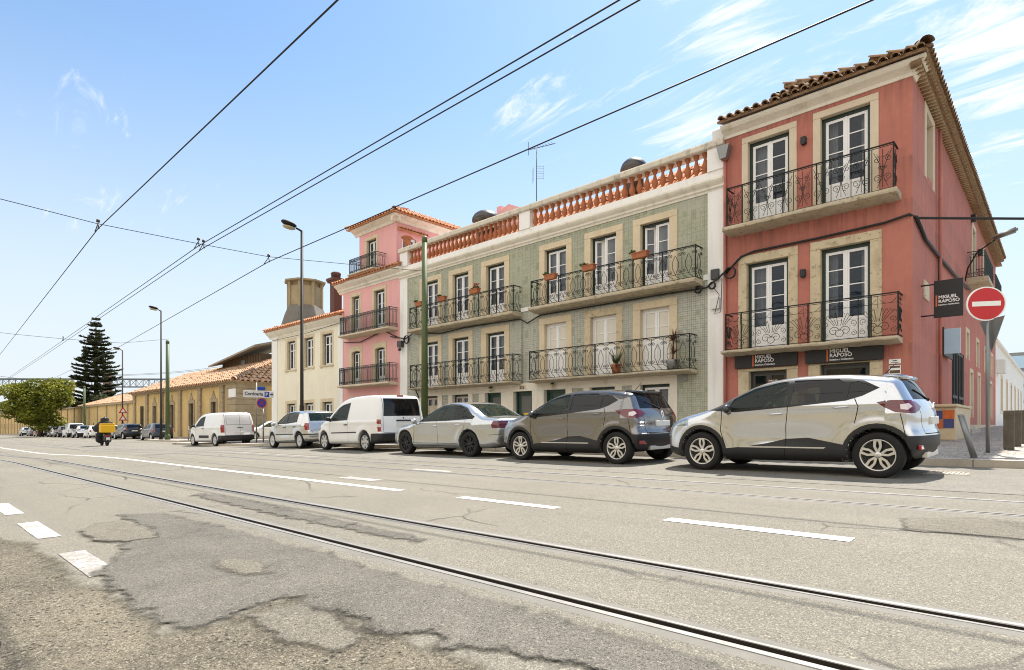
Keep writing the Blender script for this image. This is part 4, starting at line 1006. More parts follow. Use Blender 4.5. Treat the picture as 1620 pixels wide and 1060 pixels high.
# ------------------------------------------------------------------ the green tiled house
grn = thing('tiled_townhouse', (-16.3, 18, gp(-16, 18)), 'long green tiled townhouse with balconies and a terracotta balustrade along its roof', 'house')
gzb = gp(-24, 18) - .1
US = [(-23.26, -21.56), (-21.05, -19.38), (-18.85, -17.10), (-15.42, -13.77), (-13.17, -11.47), (-11.06, -9.35)]
UF = [(-22.92, -21.84), (-20.76, -19.67), (-18.52, -17.40), (-15.14, -14.04), (-12.89, -11.75), (-10.76, -9.64)]
GR = [(-22.92, -21.84, -.3), (-20.76, -19.67, -.3), (-18.58, -17.58, gzb), (-16.85, -15.80, gzb), (-15.17, -14.06, gzb), (-12.92, -11.80, -.3), (-10.76, -9.62, gzb)]
ops = [(a, b, 4.70, 7.01) for a, b in UF] + [(a, b, 1.82, 4.03) for a, b in UF] + [(a, b, z, 1.40) for a, b, z in GR]
mb = MB(); wall_face(mb, F18, -24.25, -8.28, gzb, 7.50, ops); mb.build('tiled_wall', 'glazed_tiles', grn)
mb = MB()
mb.box(-8.28, -7.74, 17.965, 18.3, gzb, 7.50); mb.box(-24.87, -24.25, 17.965, 18.3, gzb, 7.50)
mb.box(-24.87, -7.74, 17.98, 18.3, 7.76, 8.11)
for a, b in ((-24.84, -24.2), (-16.49, -15.89), (-8.28, -7.74)): mb.box(a, b, 17.93, 18.33, 8.111, 8.83)
mb.box(-24.86, -7.75, 18.31, 26, gzb, 7.74)
mb.build('wall', 'white_render', grn)
mb = MB(); mb.quad((-24.2, 20.5, gzb), (-8.3, 20.5, gzb), (-8.3, 20.5, 7.4), (-24.2, 20.5, 7.4)); 
# (the rooms are boxed by the solid rear block; this is the front room's back wall)
bpy.data.objects.remove(grn.children[-1]) if False else None
mb = MB(); mb.box(-16.41, -15.51, 17.97, 18.0, 4.70, 4.86); mb.box(-24.25, -23.5, 17.97, 18.0, 4.70, 4.84); mb.box(-8.43, -8.28, 17.97, 18, 4.66, 4.84); mb.build('string_course', 'white_render', grn)
co = MB()
moulding(co, F18, -24.92, -7.72, [(.05, 7.44), (-.03, 7.44), (-.05, 7.50), (-.10, 7.54), (-.11, 7.60), (-.20, 7.68), (-.24, 7.74), (-.24, 7.80), (.05, 7.80)])
co.build('cornice', 'cornice_white', grn)
co = MB(); moulding(co, F18, -24.92, -7.74, [(-.12, 8.83), (-.14, 8.86), (-.14, 9.0), (-.10, 9.06), (.42, 9.06), (.46, 9.0), (.46, 8.86), (.44, 8.83)])
co.build('coping', 'coping_stone', grn)
bal_prof = [(r * 1.28, z) for r, z in [(.075, 8.11), (.075, 8.16), (.045, 8.18), (.040, 8.21), (.070, 8.27), (.088, 8.35), (.080, 8.43), (.050, 8.54), (.038, 8.63), (.036, 8.68), (.058, 8.70), (.058, 8.73), (.04, 8.75), (.075, 8.77), (.075, 8.835)]]
def bal(x): return MB().lathe((x, 18.12, 0), bal_prof, 10)
first = None
for a, b, n in ((-24.2, -16.49, 27), (-15.89, -8.28, 25)):
    P = (b - a) / n
    for i in range(n):
        x = a + P * (i + .5)
        if first is None: first = bal(x).build('baluster', 'terracotta', grn); fx = x; ORG[first.name] = Vector((0, 0, 0))
        else:
            c = first.copy(); COL.objects.link(c); c.parent = grn; c.location = first.location + Vector((x - fx, 0, 0))
mb = MB(); mb.box(-24.2, -16.49, 18.02, 18.24, 8.10, 8.13); mb.box(-15.89, -8.28, 18.02, 18.24, 8.10, 8.13); mb.build('baluster_plinth', 'terracotta', grn)
rf = MB(); tile_roof(rf, (-24.6, 18.85, 8.22), (-8.0, 18.85, 8.22), (0, 1, .9), 1.9, .26, .42, .09, seed=12); rf.build('roof', 'roof_tile', grn)
for k, (s, f_) in enumerate(zip(US, UF)):
    o = (*f_, 4.70, 7.01); surround(grn, F18, (*s, 4.66, 7.24), o, 'lime_stone')
    window(grn, F18, *o, rows=3, solid=.55, curtain=('full', 'sides', 'half', None, 'left', None)[k], fw=.075, ajar=(0, 0, 0, 0, 32, 24)[k])
    o = (*f_, 1.82, 4.03); surround(grn, F18, (*s, 1.78, 4.29), o, 'lime_stone' if k != 4 else 'stained_stone')
    if k < 3: window(grn, F18, *o, rows=3, solid=.55, curtain=('full', 'half', 'left')[k], fw=.075)
    else: window(grn, F18, *o, rows=2, solid=1.05, curtain=None, fw=.05, frame='white_wood', glassm='shutter_pane')
# ground-floor stone: one lintel band with piers between the openings
mb = MB(); e = .035
xs0 = [-23.26, -21.56, -21.05, -19.38, -18.9, -15.5 + .0]
mb.box(-23.26, -8.9 - .45, 18 - e, 18.02, 1.40, 1.72)
for a, b in ((-23.26, -22.92), (-21.84, -21.5), (-21.05, -20.76), (-19.67, -19.38), (-18.95, -18.58), (-17.58, -16.85), (-15.80, -15.17), (-14.06, -13.75), (-13.2, -12.92), (-11.80, -11.5), (-11.08, -10.76), (-9.62, -9.35)):
    mb.box(a, b, 18 - e, 18.30, gzb, 1.398)
mb.build('ground_floor_stone', 'painted_stone', grn)
window(grn, F18, -22.92, -21.84, -.3, 1.40, rows=1, solid=1.2, sash='weathered_wood', curtain=None, fw=.07); window(grn, F18, -20.76, -19.67, -.3, 1.40, rows=1, solid=1.2, sash='weathered_wood', curtain=None, fw=.07)
window(grn, F18, -12.92, -11.80, -.3, 1.40, rows=2, curtain='low', fw=.08); window(grn, F18, -10.76, -9.62, gzb, 1.40, rows=1, solid=.5, curtain='full', fw=.08)
def door(x0, x1, m, d=.16, lab=None, glassy=True, slot=True):
    b = MB(); b.box(x0 + .003, x0 + .09, 18 + d, 18 + d + .1, gzb, 1.395); b.box(x1 - .09, x1 - .003, 18 + d, 18 + d + .1, gzb, 1.395); b.box(x0 + .09, x1 - .09, 18 + d, 18 + d + .1, 1.30, 1.395)
    b.box(x0 + .09, x1 - .09, 18 + d + .05, 18 + d + .1, gzb, 1.30)
    for q in (x0 + .16, x1 - .24): b.box(q, q + .08, 18 + d + .02, 18 + d + .05, gzb + .2, 1.2)
    D = b.build('door', m, grn)
    if lab: D['label'] = lab
    if glassy: b = MB(); b.quad((x0 + .25, 18 + d + .045, .45), (x1 - .25, 18 + d + .045, .45), (x1 - .25, 18 + d + .045, 1.2), (x0 + .25, 18 + d + .045, 1.2)); b.build('pane', 'grey_door', D)
    if slot: b = MB(); b.bbox((x0 + x1) / 2 - .12, (x0 + x1) / 2 + .16, 18 + d + .02, 18 + d + .045, .42, .50, .005); b.build('letter_slot', 'flower_red' if False else 'bag_yellow', D)
    b = MB(); b.ball((x0 + .2, 18 + d - .0, .2), .035, 10, 6); b.build('handle', 'chrome', D)
door(-18.58, -17.58, 'green_door', slot=False); door(-16.85, -15.80, 'green_door', lab='dark door with a brass letter slot'); door(-15.17, -14.06, 'green_door', glassy=False, slot=False)
b = MB(); b.box(-14.75, -14.3, 18.195, 18.205, .75, 1.05); b.build('paper', 'sign_white', grn)
t = thing('house_number', (-16.33, 17.95, 1.5), 'small dark house number plate above the grey door of the tiled house', 'house number')
b = MB(); b.box(-16.50, -16.14, 17.955, 17.964, 1.47, 1.66); b.build('plate', 'pale_stone', t); b = MB(); put_text(b, '526', .17, lambda x, y, d: (-16.47 + x, 17.952 - d, 1.50 + y), True); b.build('lettering', 'letter_dark', t)
b = MB(); b.bbox(-9.3, -9.0, 17.97, 18.0, 1.42, 1.70, .006)
for k in range(5): b.box(-9.27, -9.03, 17.96, 17.972, 1.45 + k * .05, 1.465 + k * .05)
b.build('vent_grille', 'grey_metal', grn)
for u0, u1, zs, zt, H, sd, dd, nm in ((-23.48, -16.38, 4.52, 4.68, 1.07, 1, -.48, 'u'), (-15.5, -8.43, 4.52, 4.68, 1.05, 2, -.48, 'u'), (-23.45, -16.4, 1.71, 1.80, 1.12, 3, -.48, 'l'), (-15.58, -8.63, 1.70, 1.79, 1.14, 4, -.48, 'l')):
    sb = slab(grn, F18, u0, u1, -.56, zs, zt, seed=20 + sd); P = [q for ab in UF for q in ab if u0 < q < u1] if nm == 'u' or sd == 3 else [(u0 + u1) / 2 - .25]
    railing(sb, F18, u0 + .05, u1 - .05, dd, zt, H, motif_oval, 15, 'iron', posts=P)
b = MB(); b.tube([(-23.3, 17.98, 1.35), (-23.0, 17.55, 1.68)], .03, 4); b.build('bracket', 'iron', grn)
# things on the roof terrace
for x, y, r, h, lb in ((-12.0, 19.6, .46, 10.20, 'dark domed roof ventilator behind the balustrade near the right end'), (-20.2, 19.6, .58, 10.24, 'dark domed roof ventilator behind the left run of the balustrade')):
    b = MB(); b.lathe((x, y, 0), [(r * .8, 7.9), (r * .8, h - .46), (r * 1.15, h - .44), (r * 1.12, h - .30), (r * .98, h - .15), (r * .72, h - .03), (r * .38, h + .05), (.02, h + .08)], 20); tag(b.build('roof_ventilator', 'vent_metal'), lb, 'ventilator', 'roof ventilators')
t = thing('tv_antenna', (-15.7, 18.2, 9.06), 'thin rooftop television antenna with a long boom and a wire-grid reflector', 'antenna')
b = MB(); b.tube([(-15.75, 18.2, 9.0), (-15.75, 18.2, 11.45)], .018, 6); b.build('mast', 'dark_metal', t)
b = MB(); b.tube([(-16.2, 18.2, 11.48), (-14.8, 18.25, 11.30)], .014, 4)
for k in range(9): 
    x = -16.1 + k * .15; z = 11.465 - k * .018; b.tube([(x, 18.10, z), (x, 18.30, z)], .007, 4)
b.tube([(-16.2, 18.2, 11.25), (-16.2, 18.2, 11.8)], .014, 4); b.build('boom', 'dark_metal', t)
b = MB()
for s in (-1, 1):
    for k in range(6): b.tube([(-15.75 + s * .06, 18.1, 10.1 + k * .10), (-15.75 + s * (.30), 18.3, 10.1 + k * .10)], .007, 4)
    b.tube([(-15.75 + s * .30, 18.3, 10.05), (-15.75 + s * .30, 18.3, 10.65)], .007, 4)
b.build('reflector', 'grey_metal', t)
b = MB(); b.lathe((-24.5, 18.13, 0), [(.14, 9.06), (.14, 9.12), (.06, 9.16), (.08, 9.24), (.20, 9.34), (.22, 9.44), (.17, 9.50), (.30, 9.60), (.30, 9.65), (.24, 9.66)], 16); tag(b.build('urn', 'terracotta'), 'terracotta urn on the left pillar of the roof balustrade', 'urn')
b = MB(); b.bbox(-8.2, -7.8, 18.1, 18.6, 9.06, 9.45, .02); tag(b.build('roof_box', 'box_white'), 'pale box on the right end of the roof coping', 'box')
b = MB(); b.extr([(-22.0, 20.3, 8.5), (-17.8, 20.3, 8.5), (-17.8, 20.3, 9.9), (-19.35, 20.3, 10.62), (-22.0, 20.3, 9.75)], (0, 2.5, 0)); b.box(-20.25, -19.95, 20.4, 20.7, 9.9, 10.72); tag(b.build('roof_dormer', 'pink_render'), 'pink gabled rooftop structure showing above the balustrade', 'dormer')
# ------------------------------------------------------------------ the pink house with the belvedere
pk = thing('pink_townhouse', (-27.7, 18, gp(-28, 18)), 'pink townhouse with a belvedere tower and three dark green iron balconies', 'house')
pz = gp(-28, 18) - .1
PU = [((-29.68, -28.56), (-29.50, -28.71)), ((-27.46, -26.11), (-27.27, -26.28))]; PM = [((-29.81, -28.44), (-29.52, -28.65)), ((-27.38, -26.11), (-27.17, -26.26))]
PD = [(-29.62, -28.69), (-27.91, -26.20), (-25.93, -25.18)]
ops = [(*f_, 5.05, 7.28) for s, f_ in PU] + [(*f_, 2.22, 4.17) for s, f_ in PM] + [(a, b, pz, 1.42) for a, b in PD]
mb = MB(); wall_face(mb, F18, -30.46, -24.87, pz, 7.75, ops)
mb.quad((-30.46, 18, pz), (-30.46, 30, pz), (-30.46, 30, 7.75), (-30.46, 18, 7.75)); mb.quad((-24.88, 18, pz), (-24.88, 30, pz), (-24.88, 30, 7.75), (-24.88, 18, 7.75)); mb.quad((-30.46, 18.0, 7.75), (-24.88, 18.0, 7.75), (-24.88, 30, 7.75), (-30.46, 30, 7.75)); mb.quad((-30.46, 30, pz), (-24.88, 30, pz), (-24.88, 30, 7.75), (-30.46, 30, 7.75))
tw = (-28.38, -27.44, 8.45, 10.30); TF = Fr('front', 18.25); TS = Fr('side', -25.57)
wall_face(mb, TF, -29.14, -25.57, 7.75, 10.95, [tw]); sw = (18.6, 19.5, 8.95, 10.05); wall_face(mb, TS, 18.25, 28, 7.75, 10.95, [sw])
mb.quad((-29.14, 18.25, 7.75), (-29.14, 28, 7.75), (-29.14, 28, 10.95), (-29.14, 18.25, 10.95)); mb.quad((-29.14, 28, 7.75), (-25.57, 28, 7.75), (-25.57, 28, 10.95), (-29.14, 28, 10.95)); mb.quad((-29.14, 18.25, 10.95), (-25.57, 18.25, 10.95), (-25.57, 28, 10.95), (-29.14, 28, 10.95))
mb.build('wall', 'pink_render', pk); interior(pk, -30.4, -24.9, 20.5, pz, 7.7); interior(pk, -29.1, -25.6, 21, 7.8, 10.9)
for s, f_ in PU: surround(pk, F18, (*s, 5.0, 7.47), (*f_, 5.05, 7.28), 'lime_stone'); window(pk, F18, *f_, 5.05, 7.28, rows=3, curtain='left', solid=.4, fw=.08)
for s, f_ in PM: surround(pk, F18, (*s, 2.2, 4.44), (*f_, 2.22, 4.17), 'lime_stone', arch=.07); window(pk, F18, *f_, 2.22, 4.17, rows=3, curtain=None, solid=.4, fw=.08)
for a, b in PD:
    surround(pk, F18, (a - .17, b + .17, pz, 1.62), (a, b, pz, 1.42), 'lime_stone'); window(pk, F18, a, b, pz, 1.42, rows=1, solid=1.2, sash='green_door', curtain=None, fw=.06, leaves=1 if b - a < 1.2 else 2)
surround(pk, TF, (tw[0] - .17, tw[1] + .17, 8.4, 10.47), tw, 'lime_stone'); window(pk, TF, *tw, rows=3, solid=.3, curtain='half', fw=.07); window(pk, TS, *sw, rows=2, mid=True, fw=.06, frame='white_wood', d=.05)
for u0, u1, zs, zt, H in ((-29.95, -25.05, 4.93, 5.05, 1.02), (-30.02, -25.05, 2.09, 2.22, .98)):
    sb = slab(pk, F18, u0, u1, -.58, zs, zt, 'pale_stone', 40); railing(sb, F18, u0 + .04, u1 - .04, -.52, zt, H, motif_bars, 28, 'green_iron', side_n=3, posts=[q for s, f_ in PM for q in f_])
sb = slab(pk, TF, -29.1, -26.45, -.75, 8.28, 8.38, 'pale_stone', 44); railing(sb, TF, -29.06, -26.5, -.68, 8.38, .84, motif_bars, 15, 'green_iron', side_n=3, posts=(-27.9,))
co = MB(); moulding(co, F18, -30.85, -24.62, [(.05, 7.62), (-.03, 7.62), (-.06, 7.70), (-.14, 7.76), (-.16, 7.84), (-.30, 7.95), (-.38, 8.02), (-.38, 8.10), (.3, 8.10), (.3, 7.62)]); 
for fr_, a, b in ((TF, -29.5, -25.2), (TS, 17.9, 28)): moulding(co, fr_, a, b, [(.02, 10.72), (-.05, 10.72), (-.12, 10.85), (-.30, 10.95), (-.40, 11.02), (-.40, 11.06), (.02, 11.06)])
co.build('cornice', 'cornice_white', pk)
rf = MB()
tile_roof(rf, (-30.95, 17.52, 8.14), (-24.72, 17.52, 8.14), (0, 1, .45), 1.6, .25, .4, .085, seed=21)
e = 11.08
tile_roof(rf, (-29.72, 17.72, e), (-25.03, 17.72, e), (0, 1, .5), 2.6, .24, .4, .085, seed=22, clip0=.89, clip1=.89)
tile_roof(rf, (-25.03, 17.72, e), (-25.03, 28.4, e), (-1, 0, .5), 2.6, .24, .4, .085, seed=23, clip0=.89)
tile_roof(rf, (-29.72, 28.4, e), (-29.72, 17.72, e), (1, 0, .5), 2.6, .24, .4, .085, seed=24, clip1=.89)
ridge_tiles(rf, (-25.0, 17.68, e + .08), (-27.3, 20.1, e + 1.2)); ridge_tiles(rf, (-29.75, 17.68, e + .08), (-27.45, 20.1, e + 1.2)); ridge_tiles(rf, (-27.38, 20.0, e + 1.2), (-27.38, 28.4, e + 1.2))
tile_roof(rf, (-25.35, 18.3, 10.36), (-25.35, 20.2, 10.36), (-1, 0, .4), .25, .2, .3, .07, seed=25)
rf.build('roof', 'roof_tile', pk)
# ------------------------------------------------------------------ the cream house
cr = thing('cream_townhouse', (-35, 18, gp(-35, 18)), 'cream two-storey townhouse with white corner pilaster and tiled roof', 'house')
cz = gp(-37, 18) - .15
CW = [((-37.72, -36.21), (-37.45, -36.36)), ((-35.25, -33.86), (-35.12, -34.0)), ((-33.08, -31.57), (-32.82, -31.71))]
ops = [(*f_, 3.62, 5.50) for s, f_ in CW] + [(*f_, -.2, 1.38) for s, f_ in CW]
mb = MB(); wall_face(mb, F18, -38.9, -31.0, cz, 5.98, ops); mb.quad((-39.68, 18, cz), (-39.68, 26, cz), (-39.68, 26, 5.98), (-39.68, 18, 5.98)); mb.quad((-39.68, 26, cz), (-30.5, 26, cz), (-30.5, 26, 5.98), (-39.68, 26, 5.98)); mb.quad((-39.68, 18, 5.98), (-30.5, 18, 5.98), (-30.5, 26, 5.98), (-39.68, 26, 5.98)); mb.build('wall', 'cream_render', cr); interior(cr, -39.6, -30.5, 20.5, cz, 5.9)
mb = MB(); mb.box(-39.72, -38.9, 17.96, 18.2, cz, 5.98); mb.box(-31.0, -30.47, 17.97, 18.2, cz, 5.98); mb.build('pilaster', 'white_render', cr)
for s, f_ in CW:
    surround(cr, F18, (*s, 3.45, 5.68), (*f_, 3.62, 5.50), 'lime_stone', sill=.08); window(cr, F18, *f_, 3.62, 5.50, rows=1, transom=.62, curtain='half', fw=.07)
    surround(cr, F18, (*s, -.36, 1.60), (*f_, -.2, 1.38), 'lime_stone'); window(cr, F18, *f_, -.2, 1.38, rows=1, curtain='full', fw=.07)
co = MB(); moulding(co, F18, -40.1, -30.46, [(.05, 5.92), (-.03, 5.92), (-.05, 6.02), (-.12, 6.08), (-.26, 6.20), (-.34, 6.28), (-.34, 6.36), (.05, 6.36)], 0, 0); co.box(-40.08, -39.70, 18.04, 26, 6.1, 6.36); co.build('cornice', 'cornice_white', cr)
rf = MB(); tile_roof(rf, (-40.15, 17.55, 6.40), (-30.47, 17.55, 6.40), (0, 1, .38), 4.8, .24, .42, .08, seed=31, clip0=.93)
tile_roof(rf, (-40.15, 26.3, 6.40), (-40.15, 17.55, 6.40), (1, 0, .38), 4.6, .24, .42, .08, seed=32, clip1=.93, clip0=.93); ridge_tiles(rf, (-40.15, 17.55, 6.45), (-35.8, 22, 8.15)); ridge_tiles(rf, (-35.8, 22, 8.15), (-30.47, 22, 8.15)); rf.build('roof', 'roof_tile', cr)
b = MB(); b.box(-36.68, -36.12, 20.66, 21.24, 7.4, 9.75); b.box(-36.82, -35.98, 20.53, 21.37, 9.75, 9.87); b.box(-36.88, -35.92, 20.47, 21.43, 9.87, 10.05); b.lathe((-36.4, 20.95, 0), [(.30, 10.05), (.33, 10.35), (.36, 10.4), (.26, 10.5)], 14); b.build('chimney', 'brick_red', cr)
# great octagonal kitchen chimney behind
t = thing('chimney_tower', (-51, 26, gz(-51, 26)), 'big ochre octagonal chimney tower with flared slate skirt behind the cream roof', 'tower')
cx_, cy_ = -50.6, 26.0
b = MB(); b.lathe((cx_, cy_, 0), [(1.50, 10.6), (1.48, 12.5), (1.48, 12.55)], 8, smooth=False); b.box(cx_ - 1.6, cx_ + 1.6, cy_ - 1.6, cy_ + 1.6, 2, 9)
for k in range(8):
    a = 2 * math.pi * (k) / 8; b.box(0, 0, 0, 0, 0, 0) if False else b.tube([(cx_ + 1.5 * math.cos(a), cy_ + 1.5 * math.sin(a), 10.6), (cx_ + 1.5 * math.cos(a), cy_ + 1.5 * math.sin(a), 13.0)], .17, 4)
b.build('shaft', 'chimney_render', t)
b = MB(); b.lathe((cx_, cy_, 0), [(1.85, 12.95), (1.9, 13.08), (1.6, 13.15), (.1, 13.22)], 8, smooth=False); b.lathe((cx_, cy_, 0), [(1.3, 12.5), (1.3, 13.0)], 8, smooth=False); b.build('cap', 'chimney_render', t)
b = MB(); b.lathe((cx_, cy_, 0), [(2.9, 6.5), (2.5, 8.2), (1.95, 9.9), (1.56, 10.8)], 8, smooth=False); b.build('skirt', 'grey_slate', t)
# ------------------------------------------------------------------ the ropewalk: yellow hall, long wall, trees, bridge
hall = thing('yellow_hall', (-60, 19.3, gp(-60, 19)), 'weathered yellow single-storey hall with stone pilasters and tall dark windows', 'hall')
hz0 = gp(-75, 19) - .2
HF = Fr('front', 19.3); HS = Fr('side', -49.0); ZT = 3.45
hw = [(-54.6, -53.5), (-60.2, -59.0), (-65.8, -64.6), (-71.4, -70.3)]
ops = [(a, b, (.8 if i == 0 else -.4), 2.0) for i, (a, b) in enumerate(hw)] + [(-76.3, -74.9, hz0, 2.1)]
mb = MB(); wall_face(mb, HF, -78.5, -49.0, hz0, ZT, ops); wall_face(mb, HS, 19.3, 45, hz0, ZT, []); mb.quad((-78.5, 19.3, hz0), (-78.5, 45, hz0), (-78.5, 45, ZT), (-78.5, 19.3, ZT)); mb.build('wall', 'yellow_render', hall)
rnd = random.Random(3)
def pier(x0, x1, e, y=19.3):
    z = hz0; mb = MB()
    while z < ZT - .05:
        h = rnd.uniform(.38, .5); z1 = min(z + h, ZT); w = rnd.uniform(-.04, .04); mb.box(x0 - w, x1 + w, y - e - rnd.uniform(0, .03), y + .1, z + .008, z1 - .008); z = z1
    mb.build('pilaster', 'block_stone', hall)
for x in (-52.0, -57.3, -62.6, -68.2, -73.4, -78.2): pier(x - .38, x + .38, .16)
mb = MB(); z = hz0
while z < ZT - .05:
    z1 = min(z + .45, ZT); w = rnd.uniform(0, .06); mb.box(-50.9 - w, -48.83, 19.1, 21.6 + w, z + .01, z1 - .01); z = z1
mb.build('corner_pier', 'block_stone', hall)
for i, (a, b) in enumerate(hw):
    z0 = .8 if i == 0 else -.4; surround(hall, HF, (a - .28, b + .28, z0 - .25, 2.32), (a, b, z0, 2.0), 'block_stone', proud=.06)
    m2 = MB(); m2.extr([((a + b) / 2 - .5, 19.22, 2.35), ((a + b) / 2 + .5, 19.22, 2.35), ((a + b) / 2 + .28, 19.22, 2.6), ((a + b) / 2, 19.22, 3.0), ((a + b) / 2 - .28, 19.22, 2.6)], (0, .1, 0)); m2.build('window_crest', 'block_stone', hall)
    window(hall, HF, a, b, z0, 2.0, rows=5, frame='dark_metal', sash='barn_wood', curtain=None, mid=True)
window(hall, HF, -76.3, -74.9, hz0, 2.1, rows=4, frame='green_frame', sash='green_door', curtain=None)
mb = MB(); mb.box(-50.1, -48.97 + .16, 19.02, 19.12, 2.25, 2.95); mb.build('stone_tablet', 'white_render', hall)
mb = MB(); moulding(mb, HF, -78.7, -48.7, [(0, ZT - .1), (-.2, ZT - .1), (-.26, ZT), (-.3, ZT + .1), (0, ZT + .1)]); moulding(mb, HS, 19.0, 45, [(0, ZT - .1), (-.2, ZT - .1), (-.26, ZT), (-.3, ZT + .1), (0, ZT + .1)]); mb.build('cornice', 'block_stone', hall)
rf = MB(); tile_roof(rf, (-78.9, 18.8, ZT + .1), (-48.5, 18.8, ZT + .1), (0, 1, .42), 7.0, .46, .7, .19, seed=41, clip1=.92, jitter=.04); tile_roof(rf, (-48.5, 18.8, ZT + .1), (-48.5, 45, ZT + .1), (-1, 0, .42), 7.0, .46, .7, .19, seed=42, clip0=.92, jitter=.04); ridge_tiles(rf, (-48.5, 18.8, ZT + .2), (-55, 25.3, ZT + 2.9), .2); rf.build('roof', 'old_roof_tile', hall)
ln = MB(); ln.box(-66, -56.5, 24.5, 28, ZT + 1.5, ZT + 3.5); 
for k in range(26): ln.box(-66 + k * .37, -65.9 + k * .37, 24.44, 24.5, ZT + 1.5, ZT + 3.5)
L = ln.build('lantern_shed', 'barn_wood', hall)
ln = MB(); ln.extr([(-67.2, 23.4, ZT + 2.75), (-67.2, 23.4, ZT + 2.92), (-67.2, 29, ZT + 4.5), (-67.2, 29, ZT + 4.3)], (11.8, 0, 1.2)); ln.build('roof', 'sheet_roof', L)
ln = MB(); ln.box(-60.9, -60.0, 24.38, 24.45, ZT + 2.5, ZT + 3.1); ln.build('window', 'grey_door', L)
# low wing and long wall
wg = thing('rope_walk_wall', (-100, 19.3, gp(-100, 19)), 'long low ochre wall with stone strips and small grilles along the pavement', 'wall')
mb = MB(); wz = gp(-220, 19) - .3; mb.box(-230, -78.55, 19.35, 20.4, wz, 2.55); mb.build('wall', 'yellow_render', wg)
mb = MB(); mb.box(-230, -78.55, 19.1, 20.65, 2.55, 2.75); 
mb.build('coping', 'block_stone', wg)
mb = MB()
for k in range(30): mb.box(-81.5 - k * 5 - .18, -81.5 - k * 5 + .18, 19.25, 19.4, wz, 2.55)
mb.build('pilaster', 'block_stone', wg)
mb = MB()
for k in range(30): mb.box(-84 - k * 5 - .25, -84 - k * 5 + .25, 19.32, 19.36, -1.0, .05); mb.lathe((-84 - k * 5, 19.32, .05), [(.25, 0), (.25, .04)], 10, 'y')
mb.build('grille', 'dark_metal', wg)
wr = MB(); tile_roof(wr, (-112, 19.9, 2.80), (-78.7, 19.9, 2.80), (0, 1, .35), 6, .5, .9, .18, seed=51, jitter=.04); wr.build('roof', 'old_roof_tile', wg)
t = thing('tile_roofed_hall', (-92, 30, 0), 'low salmon-roofed building just behind the long ochre wall', 'hall'); mb = MB(); mb.box(-105, -80, 28, 38, wz, 4.2); mb.build('wall', 'yellow_render', t); mb = MB(); tile_roof(mb, (-105.5, 27.5, 4.2), (-79.5, 27.5, 4.2), (0, 1, .45), 6, .5, .9, .18, seed=52, clip0=.9, clip1=.9); mb.build('roof', 'roof_tile', t)
t = thing('far_block', (-230, 10, -3), 'grey-beige far building at the end of the street beyond the round tree', 'building')
mb = MB(); mb.box(-262, -231, 12.2, 30, -3.3, 6.5); mb.build('wall', 'stained_stone', t)
for k in range(5):
    for z0, z1 in ((-.5, 1.6), (3, 5)): mb = MB(); mb.box(-230.95, -230.9, 13.5 + k * 3.3, 14.8 + k * 3.3, z0, z1); mb.build('window', 'room', t)

# trees
def leaf_cloud(mb, blobs, n, size, rnd, shell=.55):
    tot = sum(b[3] * b[4] * b[5] for b in blobs)
    for cx, cy, cz, rx, ry, rz_ in blobs:
        k = int(n * (rx * ry * rz_) / tot)
        for i in range(k):
            v = Vector((rnd.gauss(0, 1), rnd.gauss(0, 1), rnd.gauss(0, 1))).normalized() * (shell + (1 - shell) * rnd.random() ** .6) * rnd.uniform(.85, 1.12)
            c = Vector((cx + v.x * rx, cy + v.y * ry, cz + v.z * rz_)); s = size * rnd.uniform(.6, 1.4)
            a = Vector((rnd.gauss(0, 1), rnd.gauss(0, 1), rnd.gauss(0, .6))).normalized(); b = a.cross(Vector((rnd.gauss(0, 1), rnd.gauss(0, 1), rnd.gauss(0, 1)))).normalized()
            mb.add([c - a * s, c - b * s * .5, c + a * s, c + b * s * .5], [(0, 1, 2, 3)])
def branch(mb, p0, p1, r0, r1, rnd, k=5, wob=.25):
    p0, p1 = Vector(p0), Vector(p1); L = (p1 - p0).length; pts = []
    for i in range(k + 1):
        t = i / k; pts.append(p0.lerp(p1, t) + Vector((rnd.uniform(-1, 1), rnd.uniform(-1, 1), rnd.uniform(-.5, .5))) * wob * L * .2 * (1 if 0 < i < k else 0))
    mb.tube(pts, [r0 + (r1 - r0) * i / k for i in range(k + 1)], 7)
rnd = random.Random(11)
t = thing('street_tree', (-107, 14.6, gp(-107, 14.6)), 'round yellow-green street tree overhanging the parked cars at the far end', 'tree')
tx, ty, tz = -107, 14.6, gp(-107, 14.6)
mb = MB(); branch(mb, (tx, ty, tz), (tx + .3, ty, tz + 2.6), .34, .26, rnd)
blobs = []
for i in range(40):
    a = rnd.uniform(0, 6.28); q = rnd.uniform(.1, 1) ** .6; zz_ = rnd.uniform(-1, 1)
    rr = 3.9 * q * math.sqrt(max(0, 1 - (zz_ * .8 - .12) ** 2)); bx = (tx + rr * math.cos(a), ty + rr * math.sin(a), tz + 4.5 + zz_ * 3.1)
    s = rnd.uniform(.7, 1.5); blobs.append((*bx, s * 1.2, s * 1.25, s * .8))
    if i % 3 == 0: branch(mb, (tx + .3, ty, tz + 2.4), (bx[0], bx[1], bx[2] - .3), .13, .03, rnd)
mb.build('trunk', 'bark', t)
mb = MB(); leaf_cloud(mb, blobs, 15000, .21, rnd, .62); mb.build('crown', 'leaf_yellow_green', t)
